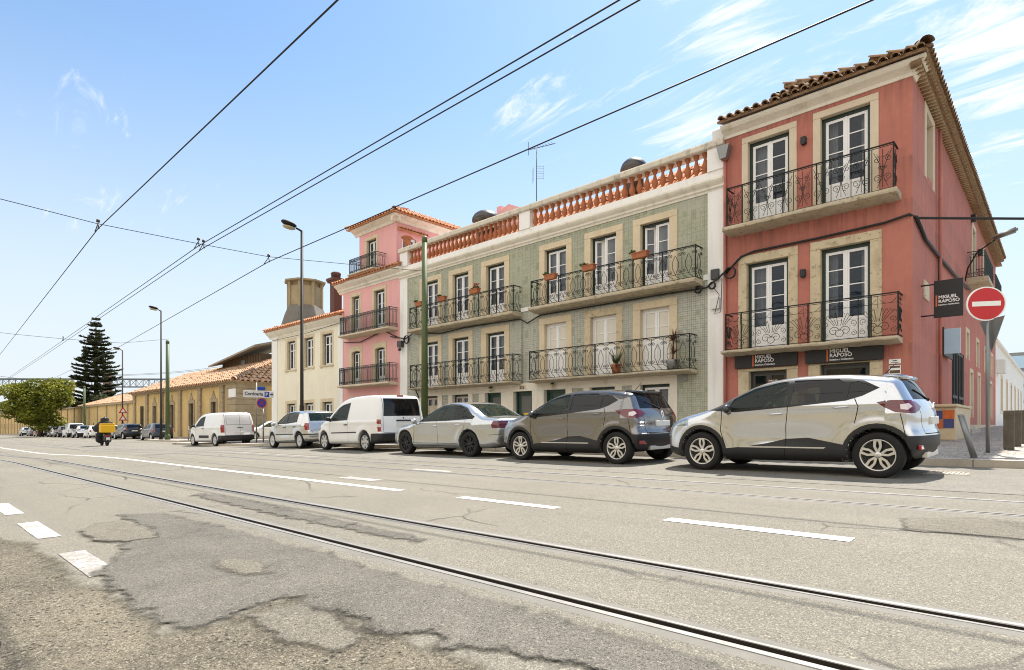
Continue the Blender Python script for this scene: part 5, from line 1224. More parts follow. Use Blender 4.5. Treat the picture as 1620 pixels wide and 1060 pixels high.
def conifer(x, y, H, spread, seed, label, dens=1.0, top=.0):
    rnd = random.Random(seed); z0 = gz(x, y) - .3
    t = thing('norfolk_pine', (x, y, z0), label, 'tree')
    tr = MB(); tr.tube([(x, y, z0), (x + .1, y, z0 + H * .5), (x, y, z0 + H)], [.5, .3, .04], 8)
    lf = MB(); tiers = int(H / .78)
    for i in range(tiers):
        f = (i + 1.6) / (tiers + 1.2); z = z0 + H * (.12 + .88 * f)
        if z > z0 + H: break
        L = spread * (1 - f) ** .74 * rnd.uniform(.72, 1.12) + .3; z += rnd.uniform(-.18, .18); nb = 11 if f < .8 else 7
        if f > .93: L *= .7
        off = rnd.uniform(0, 6.28)
        for b in range(nb):
            a = off + 2 * math.pi * b / nb + rnd.uniform(-.2, .2); Lb = L * rnd.uniform(.6, 1.15); d = Vector((math.cos(a), math.sin(a), 0)); s = Vector((-d.y, d.x, 0))
            pts = [Vector((x, y, z)) + d * Lb * q + Vector((0, 0, Lb * (.20 * q * q - .05 * q))) for q in (0, .35, .7, 1)]
            tr.tube(pts, [.07, .05, .03, .012], 4)
            m = int(Lb * 15 * dens)
            for k in range(m):
                q = rnd.uniform(.22, 1.04); c = Vector((x, y, z)) + d * Lb * q + Vector((0, 0, Lb * (.20 * q * q - .05 * q)))
                w = .46 * (1.15 - q * .5) * rnd.uniform(.6, 1.3)
                for sg in (-1, 1):
                    tip = c + s * sg * w * 1.1 + d * w * .7 + Vector((0, 0, rnd.uniform(-.12, .30)))
                    up_ = Vector((rnd.uniform(-.06, .06), rnd.uniform(-.06, .06), .085)); lf.add([c - up_, tip - up_ * .3, tip + up_ * .3, c + up_], [(0, 1, 2, 3)])
                    fl = d * .09; lf.add([c - fl, tip - fl * .3, tip + fl * .3, c + fl], [(0, 1, 2, 3)])
    tr.build('trunk', 'bark', t); lf.build('crown', 'leaf_dark', t)
conifer(-128, 25.4, 21.6, 5.2, 5, 'tall dark Norfolk pine rising behind the long ochre wall', 1.5)
rnd = random.Random(21)
for x, y, H, w, lb in ((-123, 27, 7.0, 4.5, 'dark shrubby tree at the right foot of the Norfolk pine'), (-139, 26, 7.0, 4.5, 'dark shrubby tree at the left foot of the Norfolk pine'), (-215, 14.5, 8, 6, 'distant dark tree at the far end of the street beyond the round tree')):
    t = thing('dark_tree', (x, y, gz(x, y)), lb, 'tree', None); mb = MB(); branch(mb, (x, y, gz(x, y)), (x, y, gz(x, y) + H * .6), .3, .1, rnd); mb.build('trunk', 'bark', t)
    bl = []
    for i in range(16): 
        s = rnd.uniform(.8, 1.5); bl.append((x + rnd.uniform(-1, 1) * w * .7, y + rnd.uniform(-1, 1) * w * .6, gz(x, y) + H * rnd.uniform(.35, .95), s * 1.3, s * 1.3, s))
    mb = MB(); leaf_cloud(mb, bl, 4200, .24, rnd, .4); mb.build('crown', 'leaf_dark' if x > -200 else 'leaf_yellow_green', t)
# suspension bridge far away
t = thing('suspension_bridge', (-760, 300, -20), 'long steel-truss suspension bridge far across the river behind the trees', 'bridge')
mb = MB()
A = Vector((-1126, 107, 55.5)); B = Vector((-925, 297, 55.0)); d = (B - A).normalized(); A2 = A - d * 260; B2 = B + d * 140; tot = (B2 - A2).length; n = int(tot / 9.2)
for s in (-6, 6):
    q = Vector((-d.y, d.x, 0)) * s
    for z in (0, 11): mb.tube([A2 + q + Vector((0, 0, z)), B2 + q + Vector((0, 0, z))], .85, 4)
    for i in range(n):
        a = A2 + d * (tot * i / n) + q; b = A2 + d * (tot * (i + 1) / n) + q
        mb.tube([a, a + Vector((0, 0, 11))], .35, 4); mb.tube([a + Vector((0, 0, 11 if i % 2 else 0)), b + Vector((0, 0, 0 if i % 2 else 11))], .32, 4)
Q = Vector((-d.y, d.x, 0)) * 7
mb.add([A2 - Q + Vector((0, 0, 11.9)), B2 - Q + Vector((0, 0, 11.9)), B2 + Q + Vector((0, 0, 11.9)), A2 + Q + Vector((0, 0, 11.9))], [(0, 1, 2, 3)])
mb.build('truss', 'bridge_steel', t)
mb = MB()
for s in (-6, 6):
    q = Vector((-d.y, d.x, 0)) * s
    mb.tube([A + d * (150 + k * 20) + q + Vector((0, 0, 17 + .0004 * (k * 20) ** 2)) for k in range(14)], .3, 4)
mb.build('cable', 'bridge_steel', t)
mb = MB(); p0 = Vector((-1012, 215, 0)); mb.box(p0.x - 5, p0.x + 5, p0.y - 5, p0.y + 5, -20, 78); mb.build('pier', 'bridge_pier', t)
# white houses down the side street
t = thing('white_terrace', (-2.8, 50, 0), 'white rendered terrace beyond the red house down the side street', 'house')
WS = Fr('side', -2.85); wo_ = [(49 + 5 * k, 50.2 + 5 * k, .9, 3.0) for k in range(6)]
mb = MB(); wall_face(mb, WS, 44.2, 80, -1, 4.9, wo_); mb.quad((-12, 44.25, -1), (-2.85, 44.25, -1), (-2.85, 44.25, 4.9), (-12, 44.25, 4.9)); mb.quad((-12, 44.2, 4.9), (-2.85, 44.2, 4.9), (-2.85, 80, 4.9), (-12, 80, 4.9)); mb.build('wall', 'white_render', t)
mb = MB(); mb.box(-12, -2.7, 44.2, 80, 4.9, 5.05); mb.build('coping', 'white_render', t)
for o in wo_: surround(t, WS, (o[0] - .2, o[1] + .2, o[2] - .2, o[3] + .25), o, 'pale_stone'); window(t, WS, *o, rows=3, curtain='blind')
mb = MB(); mb.bbox(-2.85, -2.45, 45.2, 46.6, 3.1, 3.9, .02); mb.build('wall_box', 'box_white', t)
t = thing('glass_block', (2, 110, 0), 'bluish glass building at the far end of the side street', 'building'); mb = MB(); mb.box(-6, 16, 112, 130, -2, 10.5); mb.build('wall', 'grey_metal', t); mb = MB()
for k in range(5): mb.box(-5.8, 15.8, 111.9, 112, -1 + k * 2.3, .8 + k * 2.3)
mb.build('window_band', 'light_blue_panel', t)

t = thing('opposite_terrace', (-12, -9, 0), 'long cream terrace with tiled roof on the camera side of the street', 'house')
OF = 8.6; mb = MB(); rnd = random.Random(8); wins = []
for k in range(18):
    for z0, z1 in ((-.2, 1.7), (3.0, 5.0)): wins.append((-46 + k * 3.6, -44.9 + k * 3.6, z0, z1))
us = sorted({-48, 20, *[q for o in wins for q in o[:2]]}); zs = [-1.2, -.2, 1.7, 3.0, 5.0, 6.2]
for i in range(len(us) - 1):
    for j in range(5):
        if any(o[0] < (us[i] + us[i + 1]) / 2 < o[1] and o[2] < (zs[j] + zs[j + 1]) / 2 < o[3] for o in wins): continue
        mb.quad((us[i + 1], -OF, zs[j]), (us[i], -OF, zs[j]), (us[i], -OF, zs[j + 1]), (us[i + 1], -OF, zs[j + 1]))
mb.build('wall', 'chimney_render', t)
mb = MB()
for o in wins: mb.box(o[0], o[1], -OF - .3, -OF - .2, o[2], o[3])
mb.build('shutter', 'green_door', t)
mb = MB(); mb.add([(-48.5, -OF + .4, 6.2), (20.5, -OF + .4, 6.2), (20.5, -OF - 5, 8.2), (-48.5, -OF - 5, 8.2)], [(0, 1, 2, 3)]); mb.build('roof', 'roof_tile', t)
# ------------------------------------------------------------------ vehicles: implicit bodies meshed with surface nets
def smax(a, b, k):
    h = np.clip(.5 + .5 * (a - b) / k, 0, 1); return a * h + b * (1 - h) + k * h * (1 - h)
def chaikin(P, it=2):
    for _ in range(it):
        Q = []
        for i in range(len(P)):
            a, b = np.array(P[i]), np.array(P[(i + 1) % len(P)]); Q += [tuple(a * .75 + b * .25), tuple(a * .25 + b * .75)]
        P = Q
    return P
class CarField:
    def __init__(s, sp):
        s.sp = sp; s.P = np.array(chaikin(sp['side'], 2)); s.W = sp['W'] / 2
        s.xmin, s.xmax = s.P[:, 0].min(), s.P[:, 0].max(); s.L = s.xmax - s.xmin
    def hw(s, x, z):
        sp = s.sp; W = s.W
        u = np.clip((x - s.xmax + sp['nose']) / sp['nose'], 0, 1); v = np.clip((s.xmin + sp['tailr'] - x) / sp['tailr'], 0, 1)
        w = W - sp['nose_in'] * u ** 2.2 - sp['tail_in'] * v ** 2.2
        zb = np.interp(x, [sp['belt'][0][0], sp['belt'][1][0]], [sp['belt'][0][1], sp['belt'][1][1]])
        up = np.maximum(0, z - zb + .06); w = w - up * sp['tumble'] - up ** 2 * sp.get('tumble2', .06)
        w = w - np.maximum(0, .42 - z) ** 2 * 1.1
        # door sculpture between the axles
        m = np.clip(1 - np.abs(x - .02) / (sp['wb'] / 2 - .30), 0, 1); m = m * m * (3 - 2 * m)
        w = w - sp.get('sculpt', .03) * m * np.exp(-((z - sp.get('sculpt_z', .56)) / .14) ** 2)
        w = w + sp.get('shoulder', .012) * np.exp(-((z - zb + .10) / .05) ** 2)
        for xa in (sp['wb'] / 2, -sp['wb'] / 2):
            r = np.sqrt((x - xa) ** 2 + (z - sp['r']) ** 2); w = w + sp.get('flare', .02) * np.exp(-((r - sp['r'] - .10) / .12) ** 2) * (z > sp['r'] * .6)
        return w
    def __call__(s, x, y, z):
        sp = s.sp; ay = np.abs(y); q = np.clip(ay / s.W, 0, 1.2) ** 2
        xc = (s.xmax + s.xmin) / 2; fx = (x - xc) / (s.L / 2)
        front = np.clip(fx, 0, 1); rear = np.clip(-fx, 0, 1)
        xe = x + sp['bow_f'] * q * front - sp['bow_r'] * q * rear
        ze = z + sp['crown'] * q * np.clip((z - .7) / .6, 0, 1)
        a = poly_sdf(s.P, xe, ze); b = (ay - s.hw(x, z)) * .95
        f = smax(a, b, sp['k'])
        R_ = sp['r'] + sp.get('archgap', .055)
        for xa in (sp['wb'] / 2, -sp['wb'] / 2):
            c = np.maximum(np.sqrt((x - xa) ** 2 + (z - sp['r']) ** 2) - R_, (s.W - .34) - ay); f = np.maximum(f, -c)
        return f
    def grad(s, p, e=.004):
        x, y, z = p.T; g = np.stack([s(x + e, y, z) - s(x - e, y, z), s(x, y + e, z) - s(x, y - e, z), s(x, y, z + e) - s(x, y, z - e)], 1)
        return g / np.maximum(np.linalg.norm(g, axis=1, keepdims=True), 1e-9)
def surface_nets(F, lo, h):
    I = F < 0; nx, ny, nz = F.shape
    cnt = np.zeros((nx - 1, ny - 1, nz - 1), int)
    cs = [(i, j, k) for i in (0, 1) for j in (0, 1) for k in (0, 1)]
    for i, j, k in cs: cnt += I[i:nx - 1 + i, j:ny - 1 + j, k:nz - 1 + k]
    act = np.argwhere((cnt > 0) & (cnt < 8)); idx = -np.ones(cnt.shape, int); idx[tuple(act.T)] = np.arange(len(act))
    S = np.zeros((len(act), 3)); N = np.zeros(len(act))
    for a in cs:
        for ax in range(3):
            if a[ax]: continue
            b = list(a); b[ax] = 1
            fa = F[act[:, 0] + a[0], act[:, 1] + a[1], act[:, 2] + a[2]]; fb = F[act[:, 0] + b[0], act[:, 1] + b[1], act[:, 2] + b[2]]
            m = (fa < 0) != (fb < 0); t = np.where(m, fa / np.where(m, fa - fb, 1), 0)
            p = np.tile(np.array(a, float), (len(act), 1)); p[:, ax] += t; S += p * m[:, None]; N += m
    V = (act + S / N[:, None]) * h + lo; Q = []
    for ax in range(3):
        o = [(0, 0, 0)] * 2; u, w = (ax + 1) % 3, (ax + 2) % 3
        sl0 = [slice(1, n - 1) for n in F.shape]; sl1 = list(sl0); sl0[ax] = slice(0, F.shape[ax] - 1); sl1[ax] = slice(1, F.shape[ax])
        A, B = I[tuple(sl0)], I[tuple(sl1)]; e = np.argwhere(A != B); off = np.array([1, 1, 1]); off[ax] = 0; e = e + off
        sg = A[tuple((e - off).T)]
        def cell(du, dw):
            c = e.copy(); c[:, u] -= du; c[:, w] -= dw; return idx[tuple(c.T)]
        q = np.stack([cell(1, 1), cell(0, 1), cell(0, 0), cell(1, 0)], 1); q[~sg] = q[~sg][:, ::-1]; Q.append(q)
    return V, np.concatenate(Q)
def pip(P, x, z):
    c = False; n = len(P); j = n - 1
    for i in range(n):
        if (P[i][1] > z) != (P[j][1] > z) and x < (P[j][0] - P[i][0]) * (z - P[i][1]) / (P[j][1] - P[i][1]) + P[i][0]: c = not c
        j = i
    return c
VIEWS = {'side': (0, 2, 1, 0), 'rear': (1, 2, 0, -1), 'front': (1, 2, 0, 1), 'top': (0, 1, 2, 1)}   # a, b axes of the polygon, facing axis, sign
def strip_polys(path, w):
    out = []
    for a, b in zip(path, path[1:]):
        dx_, dz_ = b[0] - a[0], b[1] - a[1]; L = math.hypot(dx_, dz_); n = (-dz_ / L * w / 2, dx_ / L * w / 2); e = (dx_ / L * w * .4, dz_ / L * w * .4)
        out.append([(a[0] + n[0] - e[0], a[1] + n[1] - e[1]), (b[0] + n[0] + e[0], b[1] + n[1] + e[1]), (b[0] - n[0] + e[0], b[1] - n[1] + e[1]), (a[0] - n[0] - e[0], a[1] - n[1] - e[1])])
    return out
def car_body(sp, cell):
    fld = CarField(sp); zt = max(p[1] for p in sp['side'])
    lo = np.array([fld.xmin - .09, -fld.W - .11, .05]); hi = np.array([fld.xmax + .09, fld.W + .11, zt + .11])
    n = np.ceil((hi - lo) / cell).astype(int) + 1
    n[1] += (n[1] + 1) % 2; lo[1] = -(n[1] - 1) * cell / 2
    X, Y, Z = np.meshgrid(*[lo[i] + np.arange(n[i]) * cell for i in range(3)], indexing='ij')
    F = fld(X.ravel(), Y.ravel(), Z.ravel()).reshape(X.shape)
    V, Q = surface_nets(F, lo, cell)
    for _ in range(3):
        g = fld.grad(V); f = fld(*V.T); V = V - g * np.clip(f, -cell * .6, cell * .6)[:, None] * .9
    bm = bmesh.new(); vs = [bm.verts.new(p) for p in V]
    for q in Q:
        try: bm.faces.new([vs[i] for i in q])
        except ValueError: pass
    lay = bm.faces.layers.int.new('lab'); xlim = {'rear': -fld.xmin - .42, 'front': fld.xmax - .62}
    names = ['body']
    for item in sp['feat']:
        lab, view, polys = item[0], item[1], item[2]
        thr = item[3] if len(item) > 3 else (.30 if view == 'side' else .12)
        if lab not in names: names.append(lab)
        li = names.index(lab); ia, ib, ic, sg = VIEWS[view]
        if polys and isinstance(polys[0][0], (int, float)): polys = [polys]
        for P in polys:
            xs = [p[0] for p in P]; zs = [p[1] for p in P]; m = cell * 1.6
            bm.normal_update(); cand = []
            for f in bm.faces:
                nn = f.normal[ic]
                if (sg == 0 and abs(nn) < thr) or (sg and nn * sg < thr): continue
                c = f.calc_center_median()
                if view in xlim and lab not in ('windscreen', 'rear_screen') and c.x * sg < xlim[view]: continue
                if min(xs) - m < c[ia] < max(xs) + m and min(zs) - m < c[ib] < max(zs) + m: cand.append(f)
            for i in range(len(P)):
                a, b = P[i], P[(i + 1) % len(P)]
                if abs(a[0] - b[0]) + abs(a[1] - b[1]) < 1e-6: continue
                x0, x1 = min(a[0], b[0]) - cell * 1.2, max(a[0], b[0]) + cell * 1.2; z0, z1 = min(a[1], b[1]) - cell * 1.2, max(a[1], b[1]) + cell * 1.2
                sub = []
                for f in cand:
                    if not f.is_valid: continue
                    c = f.calc_center_median()
                    if x0 < c[ia] < x1 and z0 < c[ib] < z1: sub.append(f)
                if not sub: continue
                no = [0, 0, 0]; no[ia] = -(b[1] - a[1]); no[ib] = b[0] - a[0]; co = [0, 0, 0]; co[ia] = a[0]; co[ib] = a[1]
                ss = set(sub); geom = list({e for f in sub for e in f.edges}) + list({v for f in sub for v in f.verts}) + sub
                r = bmesh.ops.bisect_plane(bm, geom=geom, dist=1e-5, plane_co=co, plane_no=no)
                old = set(cand)
                for gq in r['geom']:
                    if isinstance(gq, bmesh.types.BMFace) and gq not in old: cand.append(gq)
            for f in cand:
                if not f.is_valid: continue
                c = f.calc_center_median()
                if pip(P, c[ia], c[ib]): f[lay] = li
    return bm, lay, names, fld
def wheel_meshes(r, w, style):
    """tyre, rim (axis y, outer face towards +y) as MB objects; several rim styles"""
    ty = MB(); rr = r * .68
    ty.lathe((0, 0, 0), [(rr, -w * .46), (rr * 1.08, -w * .5), (r * .94, -w * .5), (r * .985, -w * .42), (r, -w * .28), (r, w * .28), (r * .985, w * .42), (r * .94, w * .5), (rr * 1.10, w * .49), (rr * 1.02, w * .45), (rr, w * .40)], 36, 'y', cap=False)
    rim = MB(); dk = MB()
    rim.lathe((0, 0, 0), [(rr * 1.02, w * .44), (rr * .97, w * .46), (rr * .94, w * .40), (rr * .92, w * .1)], 36, 'y', cap=False)
    dk.lathe((0, 0, 0), [(rr * .95, w * .12), (.02, w * .10)], 24, 'y', cap=False); dk.lathe((0, 0, 0), [(rr * .95, w * .12), (rr * .95, -w * .45)], 24, 'y', cap=False); dk.lathe((0, 0, 0), [(rr * .95, -w * .44), (.02, -w * .44)], 24, 'y', cap=False)  # dark backing disc and barrel filling the rim behind the spokes
    def bar(a0, r0, a1, r1, w0, w1, y0, y1, th=.03):
        p = [(r0 * math.cos(a0), r0 * math.sin(a0)), (r1 * math.cos(a1), r1 * math.sin(a1))]; dx_, dz_ = p[1][0] - p[0][0], p[1][1] - p[0][1]; L = math.hypot(dx_, dz_); nx_, nz_ = -dz_ / L, dx_ / L
        q = [(p[0][0] + nx_ * w0, y0, p[0][1] + nz_ * w0), (p[1][0] + nx_ * w1, y1, p[1][1] + nz_ * w1), (p[1][0] - nx_ * w1, y1, p[1][1] - nz_ * w1), (p[0][0] - nx_ * w0, y0, p[0][1] - nz_ * w0)]
        rim.extr(q, (0, -th, 0))
    yo, yi = w * .43, w * .36
    if style == 'petal':
        for k in range(5):
            a = 2 * math.pi * k / 5 + .31
            for sg in (-1, 1):
                bar(a, rr * .14, a + sg * .30, rr * .60, .017, .015, yi, yo - .004); bar(a + sg * .30, rr * .57, a + sg * .13, rr * .98, .015, .020, yo - .004, yo)
            bar(a + .31, rr * .57, a + .31 + .32 , rr * .57, .012, .012, yo - .006, yo - .006) if False else None
            bar(a - .18, rr * .96, a + .18, rr * .96, .014, .014, yo, yo)
        rim.lathe((0, 0, 0), [(rr * .20, yi - .03), (rr * .20, yi + .004), (rr * .15, yi + .010), (.004, yi + .012)], 20, 'y', cap=False)
    elif style == 'multi':
        for k in range(7):
            a = 2 * math.pi * k / 7
            for sg in (-1, 1): bar(a + sg * .05, rr * .16, a + sg * .17, rr * .97, .014, .012, yi, yo)
        rim.lathe((0, 0, 0), [(rr * .22, yi - .03), (rr * .22, yi + .004), (.004, yi + .012)], 20, 'y', cap=False)
    elif style == 'five':
        for k in range(6):
            a = 2 * math.pi * k / 6; bar(a, rr * .15, a, rr * .97, .040, .052, yi, yo)
        rim.lathe((0, 0, 0), [(rr * .26, yi - .03), (rr * .26, yi + .006), (.004, yi + .012)], 20, 'y', cap=False)
    else:   # cover
        for k in range(8):
            a = 2 * math.pi * k / 8; bar(a, rr * .2, a, rr * .97, .030, .070, yi, yo)
        rim.lathe((0, 0, 0), [(rr * .32, yi - .03), (rr * .32, yi + .008), (.004, yi + .014)], 20, 'y', cap=False)
    return ty, rim, dk
def make_car(name, sp, label, cat, group, paint, cell=.03, rimmat='alloy', style='petal', interior=True, rear_plate=True, glassr='car_glass_dark', detail=True):
    bm, lay, names, fld = car_body(sp, cell)
    t = thing(name, (0, 0, 0), label, cat, group)
    mats = {'body': paint, 'front_door': paint, 'rear_door': paint, 'cargo_door': paint, 'tailgate': paint, 'windscreen': 'car_glass', 'front_window': 'car_glass', 'rear_window': glassr, 'rear_screen': glassr, 'window_trim': 'cladding', 'cladding': 'cladding', 'bumper': 'cladding', 'front_bumper': 'cladding', 'tail_light': 'tail_red', 'tail_light_dark': 'tail_dark_red', 'tail_lens': 'tail_clear', 'headlight': 'lamp_clear', 'panel_gap': 'gap_dark', 'rub_strip': 'cladding', 'silver_trim': 'chrome', 'reflector': 'tail_red', 'grille': 'gap_dark', 'black_roof': 'paint_black', 'indicator': 'letter_orange'}
    bm.normal_update(); groups = {}
    for f in bm.faces:
        lb = names[f[lay]]; c = f.calc_center_median(); key = lb
        if lb in ('front_window', 'rear_window', 'front_door', 'rear_door', 'tail_light', 'tail_light_dark', 'headlight', 'tail_lens', 'rub_strip', 'reflector', 'window_trim', 'cladding'): key = (lb, c.y > 0)
        groups.setdefault(key, []).append(f)
    made = {}
    for key, fs in groups.items():
        lb = key if isinstance(key, str) else key[0]
        vi = {}; co = []; F = []
        for f in fs:
            q = []
            for v in f.verts:
                if v not in vi: vi[v] = len(co); co.append(v.co[:])
                q.append(vi[v])
            F.append(q)
        co = np.array(co); nrm = fld.grad(co, .006)
        if lb in ('windscreen', 'front_window', 'rear_window', 'rear_screen'): co = co - nrm * .006
        if lb == 'panel_gap': co = co - nrm * .002
        me = bpy.data.meshes.new(lb); me.from_pydata(co.tolist(), [], F); me.materials.append(MATS[mats.get(lb, paint)]); me.update()
        me.polygons.foreach_set('use_smooth', [True] * len(F))
        if detail: me.normals_split_custom_set_from_vertices(nrm.tolist())
        o = bpy.data.objects.new(lb, me); COL.objects.link(o); o.parent = t; made[key] = o; ORG[o.name] = Vector((0, 0, 0))
    bm.free()
    # wheels
    ty, rim, dk = wheel_meshes(sp['r'], sp.get('tw', .21), style)
    proto = None
    for xa in (sp['wb'] / 2, -sp['wb'] / 2):
        for sg in (1, -1):
            if proto is None:
                W_ = rim.build('wheel', rimmat, t); T_ = ty.build('tyre', 'tyre', W_); D_ = dk.build('wheel_backing', 'alloy_dark', W_); proto = W_
            else: W_ = copy_tree(proto, t)
            W_.location = (xa, sg * (fld.W - sp.get('tw', .21) / 2 - .012), sp['r']); W_.rotation_euler = (0, 0, 0 if sg > 0 else math.pi)
    def on_side(x, z, sg=1):
        lo_, hi_ = .2, fld.W + .15
        for _ in range(30):
            m = (lo_ + hi_) / 2
            if fld(np.array([x]), np.array([m]), np.array([z]))[0] < 0: lo_ = m
            else: hi_ = m
        return sg * lo_
    def on_end(y, z, sg):
        lo_, hi_ = 0, 3.5
        for _ in range(30):
            m = (lo_ + hi_) / 2
            if fld(np.array([sg * m]), np.array([y]), np.array([z]))[0] < 0: lo_ = m
            else: hi_ = m
        return sg * lo_
    if detail:
        for x, z in sp.get('handles', []):
            for sg in (1, -1):
                y = on_side(x, z, sg); b = MB(); b.tube([(x - .10, y + sg * .004, z + .004), (x - .06, y + sg * .030, z + .004), (x + .06, y + sg * .030, z - .002), (x + .10, y + sg * .004, z - .004)], [.010, .016, .016, .010], 8)
                own = made.get(('front_door', sg > 0)) if x > sp.get('bpost', 0) else made.get(('rear_door', sg > 0))
                b.build('handle', sp.get('handle_mat', paint), own or t)
    mx, mz = sp['mirror']
    for sg in (1, -1):
        y = on_side(mx, mz, sg); b = MB(); b.ball((mx - .02, y + sg * .13, mz + .06), (.065, .105, .075), 14, 8); b.tube([(mx + .02, y - sg * .02, mz - .02), (mx, y + sg * .09, mz + .01)], .028, 8); b.build('mirror', sp.get('mirror_mat', 'cladding'), t)
    if rear_plate:
        pz_ = sp['plate']; x = on_end(0, pz_, -1); b = MB(); b.bbox(x - .018, x + .03, -.26, .26, pz_ - .055, pz_ + .055, .006); b.build('number_plate', 'plate_white', t)
    if interior:
        b = MB(); x0 = sp['seat'][0]; zf = .42; zr = sp['roofz']
        b.box(-sp['wb'] / 2 + .25, sp['wb'] / 2 - .05, -fld.W + .2, fld.W - .2, .28, .36)
        hh = min(.62, zr - .36 - .38)
        for xs_ in sp['seat']:
            for yy in (.36, -.36):
                b.bbox(xs_ - .25, xs_ + .28, yy - .24, yy + .24, .40, .58, .05)
                bm2 = bmesh.new(); bmesh.ops.create_cube(bm2, size=1)
                for v in bm2.verts:
                    zz_ = v.co.z + .5; v.co = Vector((xs_ - .24 - .16 * zz_ + v.co.x * .13, yy + v.co.y * (.46 - .08 * zz_), .52 + zz_ * hh * .86))
                bmesh.ops.bevel(bm2, geom=bm2.edges[:], offset=.04, segments=2, affect='EDGES'); b.addbm(bm2, True)
                b.bbox(xs_ - .48, xs_ - .38, yy - .13, yy + .13, .54 + hh * .88, .54 + hh * 1.14, .03)
        bx = sp['dash']; b.bbox(bx - .25, bx + .35, -fld.W + .2, fld.W - .2, .60, sp['belt'][0][1] - .03, .05)
        c = Vector((bx - .33, .36, sp['belt'][0][1] - .04)); ring = []
        for k in range(20):
            a = 2 * math.pi * k / 20; ring.append(c + Vector((-math.sin(a) * .07, math.cos(a) * .18, math.sin(a) * .165)))
        b.tube(ring, .015, 6, closed=True)
        b.build('interior', 'seat_dark', t)
    for fn in sp.get('extra', []): fn(t, on_side, on_end, paint, made)
    return t
def place(t, X, Y, yaw=0.0, dz=0.0, label=None, paint=None, old=None):
    """X, Y = centre between the axles; the nose points down the street (-X)"""
    sl = (gz(X - 1.3, Y) - gz(X + 1.3, Y)) / 2.6; cr_ = (gz(X, Y + .8) - gz(X, Y - .8)) / 1.6
    t.location = (X, Y, gz(X, Y) + dz); t.rotation_euler = (math.atan(-cr_), math.atan(-sl), math.pi + R(yaw))
    if label: t['label'] = label
    if paint:
        for c in t.children:
            for s_ in c.material_slots:
                if s_.material and s_.material.name == old: s_.link = 'OBJECT'; s_.material = MATS[paint]
    return t

# ---- compact crossover (the bronze-grey and the white one share every panel)
def roof_spoiler(t, os_, oe, paint, made):
    b = MB(); bm = bmesh.new(); bmesh.ops.create_cube(bm, size=1)
    for v in bm.verts: v.co = Vector((-1.44 + v.co.x * .26, v.co.y * (1.10 if v.co.x > 0 else 1.02), 1.428 + v.co.z * .05 + (v.co.x + .5) * .03))
    bmesh.ops.bevel(bm, geom=bm.edges[:], offset=.018, segments=2, affect='EDGES'); b.addbm(bm, True); b.build('spoiler', 'paint_black' if paint == 'paint_bronze_grey' else paint, t)
    b = MB(); b.tube([(-1.22, 0, 1.50), (-1.38, 0, 1.66)], [.008, .004], 6); b.build('aerial', 'gap_dark', t)
    b = MB(); x = oe(0, 1.12, -1); b.tube([(x - .02, 0, 1.10), (x + .04, .16, 1.17), (x + .10, .38, 1.24)], .012, 5); b.ball((x - .01, 0, 1.10), .03, 8, 6); b.build('wiper', 'gap_dark', t)
    x = oe(0, .98, -1) - .010; b = MB()
    for (y0, z0), (y1, z1) in (((0, .07), (.045, 0)), ((.045, 0), (0, -.07)), ((0, -.07), (-.045, 0)), ((-.045, 0), (0, .07))): b.tube([(x, y0, .98 + z0), (x, y1, .98 + z1)], .012, 4)
    b.build('badge', 'chrome', t)
    b = MB()
    for sg in (1, -1):
        x = oe(sg * .62, .42, -1); b.bbox(x - .012, x + .03, sg * .62 - .15, sg * .62 + .15, .40, .47, .01)
    b.build('reflector', 'tail_red', t)
    b = MB(); x = oe(0, .33, -1); b.bbox(x - .004, x + .06, -.45, .45, .28, .36, .004); b.build('skid_plate', 'alloy', t)
    b = MB()
    for sg in (1, -1): y = os_(.1, .42, sg); b.box(-.75, .82, y - sg * .01, y + sg * .012, .405, .425)
    b.build('silver_strip', 'chrome', t)
r_ = .325; wb = 2.606; h_ = wb / 2
def arch_ring(xa, ri, ro, a0=-12, a1=192, n=16):
    return [(xa + ro * math.cos(R(a0 + (a1 - a0) * i / n)), r_ + ro * math.sin(R(a0 + (a1 - a0) * i / n))) for i in range(n + 1)] + [(xa + ri * math.cos(R(a1 - (a1 - a0) * i / n)), r_ + ri * math.sin(R(a1 - (a1 - a0) * i / n))) for i in range(n + 1)]
